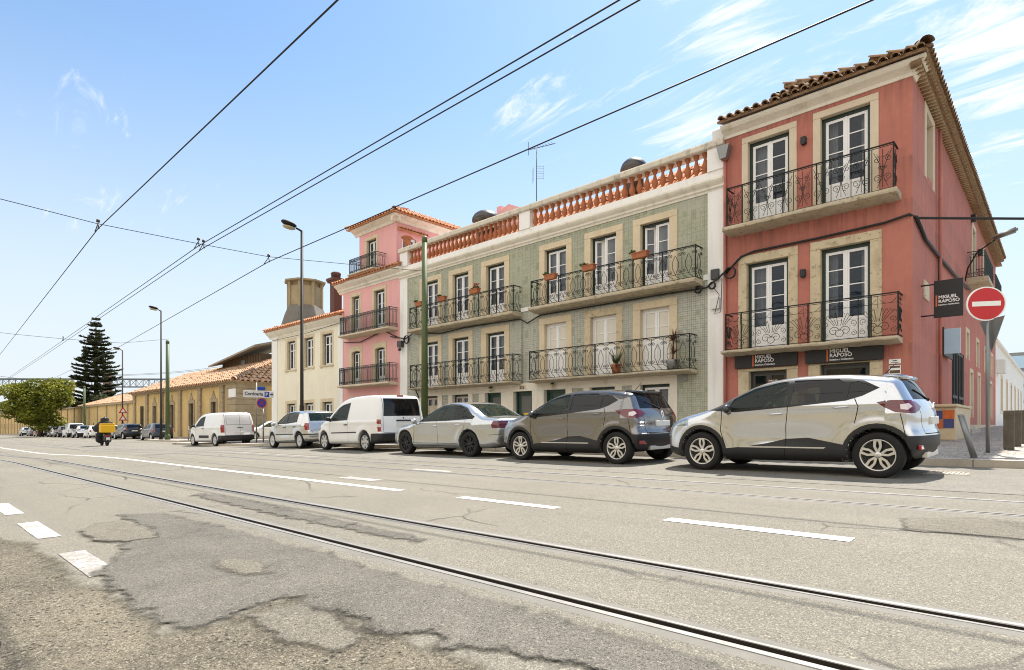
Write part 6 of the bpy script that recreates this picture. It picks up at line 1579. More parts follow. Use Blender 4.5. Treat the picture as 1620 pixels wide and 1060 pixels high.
captur = dict(side=[(2.06, .24), (2.15, .34), (2.165, .52), (2.14, .68), (2.04, .84), (1.80, .935), (1.45, 1.01), (1.17, 1.075), (.85, 1.24), (.50, 1.405), (.15, 1.495), (-.30, 1.535), (-.80, 1.525), (-1.25, 1.485), (-1.52, 1.44), (-1.60, 1.38), (-1.72, 1.16), (-1.81, 1.02), (-1.845, .90), (-1.835, .72), (-1.885, .62), (-1.885, .48), (-1.82, .32), (-1.72, .25), (-1.2, .20), (1.3, .19), (1.8, .20)],
    W=1.80, nose=1.15, nose_in=.20, tailr=.95, tail_in=.10, belt=[(1.1, 1.0), (-1.4, 1.13)], tumble=.36, tumble2=.16, bow_f=.26, bow_r=.16, crown=.05, k=.13, wb=wb, r=r_, sculpt=.045, shoulder=.016, flare=.028,
    mirror=(.80, .97), handles=[(.06, .93), (-.86, 1.01)], bpost=-.1, plate=.80, seat=(.15, -.75), roofz=1.5, dash=.72, tw=.21, mirror_mat='paint_black', archgap=.05,
    feat=[('front_door', 'side', [(.93, .98), (.95, .68), (.86, .20), (-.05, .20), (-.08, .70), (-.12, 1.05), (-.13, 1.46), (.2, 1.44), (.75, 1.2)]),
          ('rear_door', 'side', [(-.12, 1.05), (-.08, .70), (-.05, .20), (-.80, .20), (-.90, .58), (-1.03, .76), (-1.08, 1.02), (-1.02, 1.14), (-.95, 1.42), (-.13, 1.46)]),
          ('cladding', 'side', [(.87, .385), (.5, .425), (.22, .475), (-.07, .545), (-.40, .565), (-.72, .50), (-.88, .47), (-.84, .12), (.90, .12)]),
          ('cladding', 'side', arch_ring(h_, .30, r_ + .125)), ('cladding', 'side', arch_ring(-h_, .30, r_ + .125)),
          ('bumper', 'side', [(-1.62, .46), (-1.75, .56), (-2.1, .60), (-2.1, .1), (-1.6, .1)], .02), ('bumper', 'rear', [(-1, .595), (1, .595), (1, .1), (-1, .1)], .02),
          ('front_bumper', 'side', [(1.70, .36), (1.9, .40), (2.3, .36), (2.3, .1), (1.66, .1)], .02), ('front_bumper', 'front', [(-1, .38), (1, .38), (1, .1), (-1, .1)], .02), ('grille', 'front', [(-.55, .74), (.55, .74), (.62, .62), (-.62, .62)]), ('grille', 'front', [(-.6, .50), (.6, .50), (.5, .36), (-.5, .36)]),
          ('window_trim', 'side', [(1.15, 1.015), (.80, 1.215), (.42, 1.375), (.05, 1.455), (-.30, 1.475), (-.85, 1.455), (-1.10, 1.405), (-1.33, 1.275), (-1.12, 1.165), (-.92, 1.105), (-.14, 1.035), (.70, .975)]),
          ('front_window', 'side', [(.80, 1.015), (.74, 1.19), (.42, 1.345), (.05, 1.425), (-.09, 1.44), (-.10, 1.06)]), ('rear_window', 'side', [(-.17, 1.07), (-.18, 1.445), (-.80, 1.43), (-.90, 1.36), (-.86, 1.14)]), ('rear_window', 'side', [(-.93, 1.15), (-.96, 1.37), (-1.06, 1.385), (-1.28, 1.275), (-1.12, 1.185)]),
          ('windscreen', 'front', [(-.66, 1.095), (.66, 1.095), (.55, 1.475), (-.55, 1.475)], .2), ('rear_screen', 'rear', [(-.60, 1.10), (.60, 1.10), (.53, 1.40), (-.53, 1.40)], .2),
          ('tail_light_dark', 'side', [(-1.30, 1.07), (-1.46, 1.095), (-1.68, 1.09), (-2.0, 1.06), (-2.0, .91), (-1.68, .905), (-1.52, .925), (-1.40, .99)], .28), ('tail_light_dark', 'rear', [(.52, 1.00), (.60, 1.07), (.95, 1.09), (.95, .91), (.64, .93)], .25), ('tail_light_dark', 'rear', [(-.52, 1.00), (-.60, 1.07), (-.95, 1.09), (-.95, .91), (-.64, .93)], .25),
          ('tail_lens', 'side', [(-1.57, 1.03), (-1.66, 1.045), (-1.70, 1.0), (-1.66, .955), (-1.58, .965)], .28),
          ('headlight', 'side', [(1.98, .74), (1.92, .83), (1.60, .895), (1.66, .82), (1.90, .72)], .05), ('headlight', 'front', [(.52, .74), (.50, .80), (.95, .90), (.95, .76)], .05), ('headlight', 'front', [(-.52, .74), (-.50, .80), (-.95, .90), (-.95, .76)], .05),
          ('panel_gap', 'side', strip_polys([(.93, 1.0), (.95, .68), (.86, .40)], .012) + strip_polys([(-.12, 1.04), (-.08, .70), (-.05, .20)], .012) + strip_polys([(-1.03, 1.13), (-1.08, 1.02), (-1.03, .78)], .012) + strip_polys([(-1.58, .90), (-1.64, .58)], .010)),
          ('panel_gap', 'rear', strip_polys([(.60, .93), (.56, .62), (-.56, .62), (-.60, .93)], .012))],
    extra=[roof_spoiler])
cg = dict(captur); cg['feat'] = [('black_roof', 'side', [(1.0, 1.115), (.80, 1.205), (.42, 1.365), (.05, 1.445), (-.30, 1.465), (-.85, 1.445), (-1.10, 1.395), (-1.36, 1.285), (-1.70, 1.40), (-1.66, 1.75), (.7, 1.7)], 0.0)] + captur['feat']
wc = make_car('parked_car', captur, 'pearl white crossover with black wheel-arch cladding, parked nearest the street corner', 'car', 'cars parked along the kerb', 'paint_white_pearl', .026)
place(wc, -3.17, 10.37, -.6)
gc = make_car('parked_car', cg, 'bronze-grey crossover with a black roof, parked in front of the white crossover', 'car', 'cars parked along the kerb', 'paint_bronze_grey', .026)
place(gc, -7.69, 10.70, -.8)
# ---- pale blue saloon
wb = 2.76; h_ = wb / 2; r_ = .325
saloon = dict(side=[(2.25, .24), (2.31, .36), (2.31, .54), (2.24, .66), (1.95, .775), (1.4, .86), (.95, .925), (.70, 1.03), (.30, 1.24), (-.05, 1.385), (-.45, 1.445), (-.85, 1.43), (-1.25, 1.33), (-1.62, 1.14), (-1.88, 1.015), (-2.25, .985), (-2.40, .95), (-2.43, .80), (-2.45, .60), (-2.44, .42), (-2.35, .27), (-1.9, .20), (1.6, .18), (2.0, .20)],
    W=1.80, nose=1.2, nose_in=.20, tailr=1.2, tail_in=.14, belt=[(1.0, .90), (-1.5, .97)], tumble=.34, tumble2=.25, bow_f=.30, bow_r=.20, crown=.05, k=.13, wb=wb, r=r_, sculpt=.015, shoulder=.016, flare=.02, mirror=(.74, .88), mirror_mat='paint_pale_blue', handles=[(-.02, .80), (-.98, .83)], bpost=-.15, plate=.72, seat=(.05, -.85), roofz=1.38, dash=.62, tw=.21, handle_mat='chrome',
    feat=[('front_door', 'side', [(.92, .9), (.93, .3), (.90, .25), (-.12, .25), (-.10, .88), (-.42, 1.36), (.1, 1.33), (.6, 1.06)]), ('rear_door', 'side', [(-.10, .88), (-.12, .25), (-.98, .25), (-1.08, .55), (-1.25, .78), (-1.30, .96), (-1.20, 1.28), (-.42, 1.36)]),
          ('window_trim', 'side', [(.74, .915), (.52, 1.07), (.22, 1.235), (-.08, 1.335), (-.45, 1.38), (-.85, 1.355), (-1.18, 1.26), (-1.55, 1.02), (-1.50, .965), (-.5, .93)]),
          ('front_window', 'side', [(.58, .94), (.48, 1.055), (.20, 1.21), (-.08, 1.305), (-.36, 1.345), (-.17, .95)]), ('rear_window', 'side', [(-.23, .955), (-.42, 1.35), (-.82, 1.33), (-1.08, 1.26), (-1.08, .975)]), ('rear_window', 'side', [(-1.12, .98), (-1.12, 1.25), (-1.18, 1.225), (-1.47, 1.02), (-1.44, .985)]),
          ('windscreen', 'front', [(-.66, .955), (.66, .955), (.54, 1.36), (-.54, 1.36)], .15), ('rear_screen', 'rear', [(-.62, 1.05), (.62, 1.05), (.52, 1.36), (-.52, 1.36)], .15), ('rear_screen', 'top', [(-1.22, -.53), (-1.86, -.62), (-1.86, .62), (-1.22, .53)], .5),
          ('tail_light_dark', 'side', [(-2.20, .82), (-2.24, .90), (-2.6, .945), (-2.6, .72), (-2.22, .73)], .28), ('tail_light_dark', 'rear', [(.45, .73), (.45, .90), (.95, .92), (.95, .73)], .25), ('tail_light_dark', 'rear', [(-.45, .73), (-.45, .90), (-.95, .92), (-.95, .73)], .25),
          ('headlight', 'front', [(.45, .56), (.45, .68), (.95, .74), (.95, .58)], .1), ('headlight', 'front', [(-.45, .56), (-.45, .68), (-.95, .74), (-.95, .58)], .1), ('grille', 'front', [(-.36, .70), (.36, .70), (.3, .34), (-.3, .34)]),
          ('rub_strip', 'side', strip_polys([(.98, .335), (-.98, .335)], .012)),
          ('panel_gap', 'side', strip_polys([(.92, .9), (.93, .28)], .010) + strip_polys([(-.10, .93), (-.12, .26)], .010) + strip_polys([(-1.27, .95), (-1.22, .74), (-1.08, .55)], .010) + strip_polys([(.90, .27), (-.98, .27)], .010) + strip_polys([(-2.05, .56), (-2.5, .58)], .010)), ('panel_gap', 'rear', strip_polys([(.70, .60), (.66, .58), (-.66, .58), (-.70, .60)], .012))], extra=[])
place(make_car('parked_car', saloon, 'pale silver-blue saloon with black multi-spoke wheels, parked behind the white city van', 'car', 'cars parked along the kerb', 'paint_pale_blue', .032, 'alloy_dark', 'multi', glassr='car_glass'), -12.35, 10.98, -1.0)
# ---- white city van with rear window
wb = 2.68; h_ = wb / 2; r_ = .315
def van_bits(t, os_, oe, paint, made):
    b = MB(); x = oe(0, .92, -1); b.bbox(x - .03, x + .02, -.30, .25, .955, 1.0, .012); b.build('handle', 'cladding', t)
    b = MB(); x = oe(0, 1.02, -1); b.ball((x - .005, -.02, 1.06), .025, 10, 6); b.build('badge', 'tail_dark_red', t)
    b = MB(); x = oe(0, 1.76, -1); b.bbox(x - .03, x + .05, -.12, .12, 1.74, 1.785, .01); b.build('brake_light', 'tail_red', t)
caddy = dict(side=[(2.10, .24), (2.18, .38), (2.19, .55), (2.13, .72), (1.95, .86), (1.55, .98), (1.25, 1.07), (.90, 1.30), (.45, 1.60), (.10, 1.735), (-.4, 1.80), (-1.2, 1.825), (-1.95, 1.805), (-2.10, 1.75), (-2.17, 1.55), (-2.20, 1.0), (-2.215, .66), (-2.26, .60), (-2.26, .44), (-2.18, .30), (-1.8, .24), (1.5, .20), (1.9, .2)],
    W=1.80, nose=1.1, nose_in=.20, tailr=.5, tail_in=.05, belt=[(1.0, 1.03), (-1.5, 1.03)], tumble=.17, tumble2=.03, bow_f=.24, bow_r=.05, crown=.04, k=.11, wb=wb, r=r_, sculpt=.008, shoulder=.01, flare=.018, mirror=(.80, 1.02), mirror_mat='cladding', handles=[(-.20, .87)], bpost=-.5, handle_mat='cladding', plate=.86, seat=(.05,), roofz=1.7, dash=.75, tw=.20,
    feat=[('front_door', 'side', [(.90, 1.0), (.92, .3), (-.33, .3), (-.35, 1.0), (-.40, 1.62), (.3, 1.55), (.75, 1.25)]),
          ('window_trim', 'side', [(.92, 1.02), (.62, 1.26), (.32, 1.455), (.06, 1.545), (-.38, 1.60), (-.30, 1.02), (.5, 1.0)]), ('front_window', 'side', [(.74, 1.05), (.56, 1.245), (.30, 1.42), (.06, 1.51), (-.31, 1.56), (-.25, 1.05)]),
          ('windscreen', 'front', [(-.70, 1.10), (.70, 1.10), (.60, 1.66), (-.60, 1.66)], .15), ('rear_screen', 'rear', [(-.70, 1.12), (.70, 1.12), (.655, 1.68), (-.655, 1.68)], .3),
          ('tail_light', 'side', [(-2.12, 1.02), (-2.3, 1.02), (-2.3, .64), (-2.12, .64)], .28), ('tail_light', 'rear', [(.79, 1.02), (.97, 1.02), (.97, .64), (.79, .64)], .25), ('tail_light', 'rear', [(-.79, 1.02), (-.97, 1.02), (-.97, .64), (-.79, .64)], .25), ('tail_lens', 'side', [(-2.12, .88), (-2.3, .88), (-2.3, .78), (-2.12, .78)], .28), ('tail_lens', 'rear', [(.75, .88), (.97, .88), (.97, .78), (.75, .78)], .25),
          ('bumper', 'rear', [(-1, .585), (1, .585), (1, .1), (-1, .1)], .02), ('bumper', 'side', [(-1.76, .58), (-2.5, .58), (-2.5, .1), (-1.7, .1)], .02),
          ('headlight', 'front', [(.50, .66), (.50, .80), (.95, .88), (.95, .70)], .1), ('headlight', 'front', [(-.50, .66), (-.50, .80), (-.95, .88), (-.95, .70)], .1), ('grille', 'front', [(-.45, .72), (.45, .72), (.45, .60), (-.45, .60)]),
          ('rub_strip', 'side', [(.80, .615), (.80, .575), (-.86, .60), (-.86, .64)]), 
          ('panel_gap', 'side', strip_polys([(.90, 1.0), (.92, .3)], .010) + strip_polys([(-.38, 1.62), (-.34, 1.0), (-.33, .3)], .010)), ('panel_gap', 'rear', strip_polys([(.70, 1.75), (.72, .60)], .010) + strip_polys([(-.70, 1.75), (-.72, .60)], .010) + strip_polys([(.7, .605), (-.7, .605)], .012))], extra=[van_bits])
place(make_car('parked_van', caddy, 'white city van with a dark rear window, parked behind the silver hatchback', 'van', None, 'paint_van_white', .034, 'wheel_cover', 'five'), -17.5, 11.25, -1.5)
# ---- silver hatchback
wb = 2.42; h_ = wb / 2; r_ = .30
hatch = dict(side=[(1.92, .24), (1.99, .36), (1.99, .54), (1.93, .68), (1.70, .80), (1.25, .90), (.98, .96), (.70, 1.14), (.38, 1.33), (.05, 1.43), (-.40, 1.465), (-.90, 1.455), (-1.35, 1.41), (-1.50, 1.36), (-1.66, 1.15), (-1.78, .98), (-1.82, .80), (-1.86, .62), (-1.87, .45), (-1.80, .30), (-1.5, .22), (1.3, .18), (1.7, .2)],
    W=1.66, nose=1.1, nose_in=.20, tailr=.8, tail_in=.09, belt=[(1.0, .93), (-1.4, .98)], tumble=.30, tumble2=.15, bow_f=.26, bow_r=.12, crown=.05, k=.12, wb=wb, r=r_, sculpt=.012, shoulder=.012, flare=.018, mirror=(.70, .90), mirror_mat='paint_silver', handles=[(.02, .80), (-.84, .82)], bpost=-.1, handle_mat='cladding', plate=.74, seat=(.05, -.75), roofz=1.4, dash=.6, tw=.18,
    feat=[('front_door', 'side', [(.86, .92), (.88, .26), (-.10, .26), (-.12, .90), (-.2, 1.40), (.2, 1.34), (.6, 1.1)]), ('rear_door', 'side', [(-.12, .90), (-.10, .26), (-.80, .26), (-.88, .55), (-1.05, .75), (-1.08, .95), (-1.05, 1.38), (-.2, 1.40)]),
          ('window_trim', 'side', [(.78, .935), (.56, 1.10), (.30, 1.26), (.02, 1.365), (-.45, 1.40), (-1.02, 1.37), (-1.06, 1.0), (-.3, .955)]), ('front_window', 'side', [(.62, .965), (.50, 1.10), (.28, 1.235), (.02, 1.335), (-.14, 1.36), (-.12, .98)]), ('rear_window', 'side', [(-.19, .985), (-.22, 1.365), (-.45, 1.37), (-.97, 1.335), (-1.0, 1.015)]),
          ('windscreen', 'front', [(-.60, .985), (.60, .985), (.5, 1.37), (-.5, 1.37)], .15), ('rear_screen', 'rear', [(-.60, 1.03), (.60, 1.03), (.53, 1.35), (-.53, 1.35)], .2),
          ('tail_light', 'side', [(-1.63, .93), (-1.9, .95), (-1.95, .70), (-1.64, .69)], .28), ('tail_light', 'rear', [(.66, .95), (.95, .96), (.95, .70), (.66, .72)], .25), ('tail_light', 'rear', [(-.66, .95), (-.95, .96), (-.95, .70), (-.66, .72)], .25),
          ('headlight', 'front', [(.45, .60), (.45, .72), (.9, .80), (.9, .62)], .1), ('headlight', 'front', [(-.45, .60), (-.45, .72), (-.9, .80), (-.9, .62)], .1), ('grille', 'front', [(-.4, .68), (.4, .68), (.4, .58), (-.4, .58)]),
          ('rub_strip', 'side', strip_polys([(.80, .535), (-.76, .545)], .04)), ('rub_strip', 'side', strip_polys([(-1.40, .535), (-1.95, .53)], .04), .05), ('rub_strip', 'rear', strip_polys([(.9, .53), (-.9, .53)], .04), .05),
          ('panel_gap', 'side', strip_polys([(.86, .92), (.88, .26)], .010) + strip_polys([(-.12, .94), (-.10, .26)], .010) + strip_polys([(-1.06, .98), (-1.03, .74), (-.88, .55)], .010)), ('panel_gap', 'rear', strip_polys([(.60, .70), (.55, .58), (-.55, .58), (-.60, .70)], .012))], extra=[])
place(make_car('parked_car', hatch, 'silver hatchback with thin black side strips, parked in front of the white city van', 'car', 'cars parked along the kerb', 'paint_silver', .034, 'wheel_cover', 'cover', glassr='car_glass'), -22.15, 11.38, -1.5)
# ---- white panel van standing at the side-street mouth
wb = 2.95; h_ = wb / 2; r_ = .325
def pv_bits(t, os_, oe, paint, made):
    b = MB()
    for sg in (1, -1):
        y = os_(.1, .48, sg); b.bbox(-.75, .55, y - .02, y + .02, .44, .60, .015)
    b.build('side_moulding', 'cladding', t)
    b = MB(); x = oe(0, 1.0, -1); b.bbox(x - .03, x + .02, -.22, .10, .985, 1.02, .01); b.build('handle', 'cladding', t)
pvan = dict(side=[(2.22, .26), (2.29, .40), (2.30, .66), (2.24, .88), (2.05, 1.02), (1.65, 1.12), (1.40, 1.22), (1.10, 1.46), (.72, 1.70), (.38, 1.80), (-.2, 1.845), (-1.3, 1.86), (-2.18, 1.84), (-2.30, 1.78), (-2.37, 1.55), (-2.42, 1.0), (-2.44, .66), (-2.48, .60), (-2.48, .42), (-2.38, .28), (-1.8, .24), (1.6, .2), (2.0, .2)],
    W=1.85, nose=1.1, nose_in=.20, tailr=.6, tail_in=.05, belt=[(1.0, 1.10), (-1.5, 1.10)], tumble=.17, tumble2=.05, bow_f=.25, bow_r=.06, crown=.04, k=.13, wb=wb, r=r_, sculpt=.012, shoulder=.01, flare=.02, mirror=(.98, 1.08), mirror_mat='cladding', handles=[(-.02, .98)], bpost=-.5, handle_mat='cladding', plate=.72, seat=(.1,), roofz=1.75, dash=.85, tw=.21,
    feat=[('front_door', 'side', [(1.0, 1.05), (1.02, .3), (-.12, .3), (-.15, 1.05), (-.2, 1.68), (.5, 1.6), (.9, 1.3)]), ('window_trim', 'side', [(1.02, 1.10), (.78, 1.33), (.46, 1.55), (.20, 1.63), (-.16, 1.66), (-.10, 1.10)]), ('front_window', 'side', [(.90, 1.13), (.74, 1.31), (.44, 1.52), (.20, 1.60), (-.10, 1.62), (-.06, 1.13)]),
          ('windscreen', 'front', [(-.72, 1.20), (.72, 1.20), (.62, 1.70), (-.62, 1.70)], .15), ('tail_light', 'side', [(-2.22, 1.15), (-2.6, 1.15), (-2.6, .74), (-2.24, .74)], .28), ('tail_light', 'rear', [(.76, 1.15), (.97, 1.15), (.97, .74), (.76, .74)], .25), ('tail_light', 'rear', [(-.76, 1.15), (-.97, 1.15), (-.97, .74), (-.76, .74)], .25),
          ('bumper', 'rear', [(-1, .585), (1, .585), (1, .1), (-1, .1)], .02), ('bumper', 'side', [(-1.94, .58), (-2.6, .58), (-2.6, .1), (-1.9, .1)], .02), ('headlight', 'front', [(.50, .74), (.50, .88), (.95, .96), (.95, .78)], .1), ('headlight', 'front', [(-.50, .74), (-.50, .88), (-.95, .96), (-.95, .78)], .1),
          ('panel_gap', 'side', strip_polys([(1.0, 1.05), (1.02, .3)], .012) + strip_polys([(-.16, 1.68), (-.13, 1.0), (-.12, .3)], .012)), ('panel_gap', 'rear', strip_polys([(.74, 1.75), (.72, .60)], .012) + strip_polys([(-.74, 1.75), (-.72, .60)], .012) + strip_polys([(-.06, 1.80), (-.06, .60)], .014) + strip_polys([(.74, .60), (-.74, .60)], .014) + strip_polys([(.64, 1.68), (.66, 1.16), (-.66, 1.16), (-.64, 1.68), (.64, 1.68)], .014))], extra=[pv_bits])
place(make_car('panel_van', pvan, 'white windowless panel van standing alone at the mouth of the side street', 'van', None, 'paint_van_white', .045, 'wheel_cover', 'cover'), -35.2, 12.9, 3)
# ------------------------------------------------------------------ the far row of cars: coarser copies of three body types
FARG = 'cars parked in the far row along the ochre wall'
def coarse(sp, name, label, cat, paint, cell=.06):
    s2 = dict(sp); s2['extra'] = []
    s2['feat'] = [f for f in sp['feat'] if f[0] not in ('panel_gap', 'rub_strip', 'silver_trim', 'window_trim', 'grille')]
    return make_car(name, s2, label, cat, FARG, paint, cell, 'alloy', 'five', interior=False, glassr='car_glass_dark', detail=False)
suv = dict(captur)
hatch2 = coarse(hatch, 'parked_car', 'black hatchback parked beside the far lamp post', 'car', 'paint_navy'); r_ = .325; wb = 2.606; h_ = wb / 2
suv2 = coarse(captur, 'parked_car', 'black crossover parked ahead of the navy hatchback by the hall', 'car', 'paint_black')
van2 = coarse(caddy, 'parked_van', 'white van in the middle of the far parked row', 'van', 'paint_van_white')
place(hatch2, -57.5, 15.8, 2, label='dark navy hatchback parked directly behind the far lamp post'); place(suv2, -67.0, 16.0, 2, label='black crossover parked in front of the navy hatchback beside the yellow hall')
far = [(-67, 'hatch', 'paint_van_white', 'white hatchback half hidden behind the scooter rider, in the far row'), (-73, 'hatch', 'paint_van_white', 'second white hatchback past the scooter rider in the far row'), (-79, 'suv', 'paint_white_pearl', 'pearl white crossover in the far row by the stone strips'), (-85, 'van', None, None), (-91, 'suv', 'paint_grey', 'dark grey crossover in the far row beyond the white van'), (-97, 'hatch', 'paint_silver', 'silver hatchback in the far row beyond the dark grey crossover'), (-103, 'suv', 'paint_pale_blue', 'pale blue crossover in the far row under the tree edge'), (-109, 'hatch', 'paint_red', 'dark red hatchback in the far row by the tree trunk'), (-116, 'hatch', 'paint_grey', 'grey hatchback at the far end of the row past the tree trunk'), (-124, 'suv', 'paint_silver', 'silver crossover far beyond the tree trunk in the row')]
for x, k, p, lb in far:
    x -= 8; y = 15.9 + (-x - 68) * .004
    if k == 'van': place(van2, x, y, 0, label='white van in the middle of the far parked row'); continue
    c = copy_tree(hatch2 if k == 'hatch' else suv2); place(c, x, y, 0, label=lb, paint=p, old='paint_navy' if k == 'hatch' else 'paint_black')
DR = 'cars on the far carriageway'
for x, y, k, p, lb, yaw in ((-118, 9.6, 'hatch', 'paint_black', 'black car with red tail lights driving away down the street', 0), (-150, 11.2, 'suv', 'paint_silver', 'silver car in the distance ahead of the black driving car', 0), (-170, 12.5, 'hatch', 'paint_van_white', 'white car in the far distance at the end of the street, right side', 0), (-176, 3.2, 'hatch', 'paint_white_pearl', 'white car coming the other way at the extreme left end of the street', 180), (-192, 11.5, 'suv', 'paint_grey', 'tiny grey car at the vanishing end of the street', 0)):
    c = copy_tree(hatch2 if k == 'hatch' else suv2); place(c, x, y, yaw, label=lb, paint=p, old='paint_navy' if k == 'hatch' else 'paint_black'); c['group'] = DR
c = copy_tree(hatch2); place(c, -44.2, 19.8, 78, label='small white car in the side street behind the parking signs', paint='paint_van_white', old='paint_navy'); del c['group']

# ------------------------------------------------------------------ delivery scooter and rider
SX, SY = -44.0, 9.2; sz0 = gz(SX, SY)
t = thing('scooter', (SX, SY, sz0), 'black delivery scooter riding away down the street under a yellow box', 'scooter')
b = MB()
b.tube([(SX + .55, SY, sz0 + .62), (SX + .2, SY, sz0 + .70), (SX - .25, SY, sz0 + .66)], [.14, .17, .12], 10); b.tube([(SX - .25, SY, sz0 + .35), (SX - .62, SY, sz0 + .45), (SX - .75, SY, sz0 + 1.0)], [.12, .10, .07], 8)
b.bbox(SX - .1, SX + .62, SY - .17, SY + .17, sz0 + .30, sz0 + .60, .06); b.tube([(SX - .72, SY - .34, sz0 + 1.06), (SX - .74, SY, sz0 + 1.02), (SX - .72, SY + .34, sz0 + 1.06)], .025, 6); b.build('body', 'paint_black', t)
for x, in ((SX + .55,), (SX - .78,)):
    b = MB(); b.lathe((x, SY, sz0 + .25), [(.13, -.06), (.22, -.065), (.25, -.03), (.25, .03), (.22, .065), (.13, .06)], 18, 'y'); b.build('wheel', 'tyre', t)
b = MB(); b.bbox(SX + .66, SX + .72, SY - .14, SY + .14, sz0 + .58, sz0 + .68, .02); b.build('tail_light', 'tail_red', t)
b = MB(); b.bbox(SX + .74, SX + .75, SY - .10, SY + .10, sz0 + .36, sz0 + .54, .004); b.build('number_plate', 'plate_white', t)
b = MB(); b.bbox(SX + .26, SX + .82, SY - .38, SY + .38, sz0 + .84, sz0 + 1.34, .05); b.bbox(SX + .28, SX + .80, SY - .36, SY + .36, sz0 + 1.34, sz0 + 1.40, .02)
tag(b.build('delivery_box', 'bag_yellow'), 'bright yellow delivery box on the back of the scooter', 'box')
def skin_body(name, joints, edges, m, parent):
    """one continuous figure: radii per joint, skinned and smoothed"""
    me = bpy.data.meshes.new(name); me.from_pydata([j[0] for j in joints], edges, []); o = bpy.data.objects.new(name, me); COL.objects.link(o)
    sk = o.modifiers.new('skin', 'SKIN'); 
    lay = me.skin_vertices[0] if len(me.skin_vertices) else None
    if lay is None:
        bm = bmesh.new(); bm.from_mesh(me); L = bm.verts.layers.skin.verify(); bm.verts.ensure_lookup_table()
        for v, j in zip(bm.verts, joints): v[L].radius = (j[1], j[2] if len(j) > 2 else j[1]); v[L].use_root = (v.index == 0)
        bm.to_mesh(me); bm.free()
    sb = o.modifiers.new('smooth', 'SUBSURF'); sb.levels = 2; sb.render_levels = 2
    dg = bpy.context.evaluated_depsgraph_get(); dg.update(); m2 = bpy.data.meshes.new_from_object(o.evaluated_get(dg)); bpy.data.objects.remove(o)
    m2.materials.clear(); m2.materials.append(MATS[m]); m2.polygons.foreach_set('use_smooth', [True] * len(m2.polygons))
    o = bpy.data.objects.new(name, m2); COL.objects.link(o)
    if parent: o.parent = parent; o.location = (0, 0, 0)
    return o
ps = thing('person', (SX, SY, sz0), 'rider in dark clothes and black helmet on the scooter, seen from behind', 'person')
J = [((.12, 0, .86), .15, .17), ((.08, 0, 1.08), .14, .17), ((.02, 0, 1.32), .13, .19), ((-.02, 0, 1.46), .06, .07), ((-.05, 0, 1.56), .085, .085), ((-.05, 0, 1.68), .095, .09), ((-.07, 0, 1.75), .05, .05),
     ((.0, .20, 1.38), .065), ((-.22, .30, 1.14), .05), ((-.58, .31, 1.08), .038), ((-.68, .31, 1.08), .035), ((.0, -.20, 1.38), .065), ((-.22, -.30, 1.14), .05), ((-.58, -.31, 1.08), .038), ((-.68, -.31, 1.08), .035),
     ((-.05, .15, .80), .10), ((-.38, .20, .70), .075), ((-.30, .20, .34), .055), ((-.40, .20, .30), .045), ((-.05, -.15, .80), .10), ((-.38, -.20, .70), .075), ((-.30, -.20, .34), .055), ((-.40, -.20, .30), .045)]
E_ = [(0, 1), (1, 2), (2, 3), (3, 4), (4, 5), (5, 6), (2, 7), (7, 8), (8, 9), (9, 10), (2, 11), (11, 12), (12, 13), (13, 14), (0, 15), (15, 16), (16, 17), (17, 18), (0, 19), (19, 20), (20, 21), (21, 22)]
skin_body('body', J, E_, 'fabric_black', ps)
b = MB(); b.ball((SX - .06, SY, sz0 + 1.69), (.155, .135, .15), 16, 10); b.build('helmet', 'paint_black', ps)
b = MB(); b.ball((SX + .07, SY, sz0 + 1.22), (.16, .23, .27), 14, 10); b.build('jacket', 'fabric_black', ps)
# pedestrians on the far pavement
for i, (x, y, cl, lb) in enumerate(((-83, 17.9, 'fabric_black', 'distant pedestrian in dark clothes walking beside the ochre wall'), (-113, 17.9, 'fabric_navy', 'distant pedestrian in navy beyond the tree trunk by the wall'))):
    z = gp(x, y); p_ = thing('person', (x, y, z), lb, 'person')
    J = [((0, 0, .92), .13, .15), ((0, 0, 1.15), .12, .15), ((0, 0, 1.38), .11, .18), ((0, 0, 1.50), .055), ((0, 0, 1.60), .09), ((0, 0, 1.70), .085), ((0, .2, 1.38), .06), ((.05, .25, 1.12), .048), ((-.05, .26, .88), .035), ((0, -.2, 1.38), .06), ((-.05, -.25, 1.12), .048), ((.06, -.26, .88), .035), ((-.06, .1, .80), .09), ((-.12, .11, .48), .065), ((-.06, .11, .06), .045), ((-.18, .11, .03), .04), ((.08, -.1, .80), .09), ((.10, -.11, .48), .065), ((.22, -.11, .08), .045), ((.12, -.11, .03), .04)]
    skin_body('body', J, [(0, 1), (1, 2), (2, 3), (3, 4), (4, 5), (2, 6), (6, 7), (7, 8), (2, 9), (9, 10), (10, 11), (0, 12), (12, 13), (13, 14), (14, 15), (0, 16), (16, 17), (17, 18), (18, 19)], cl, p_)
    b = MB(); b.ball((x, y, z + 1.66), (.10, .09, .12), 10, 8); b.build('head', 'skin', p_)

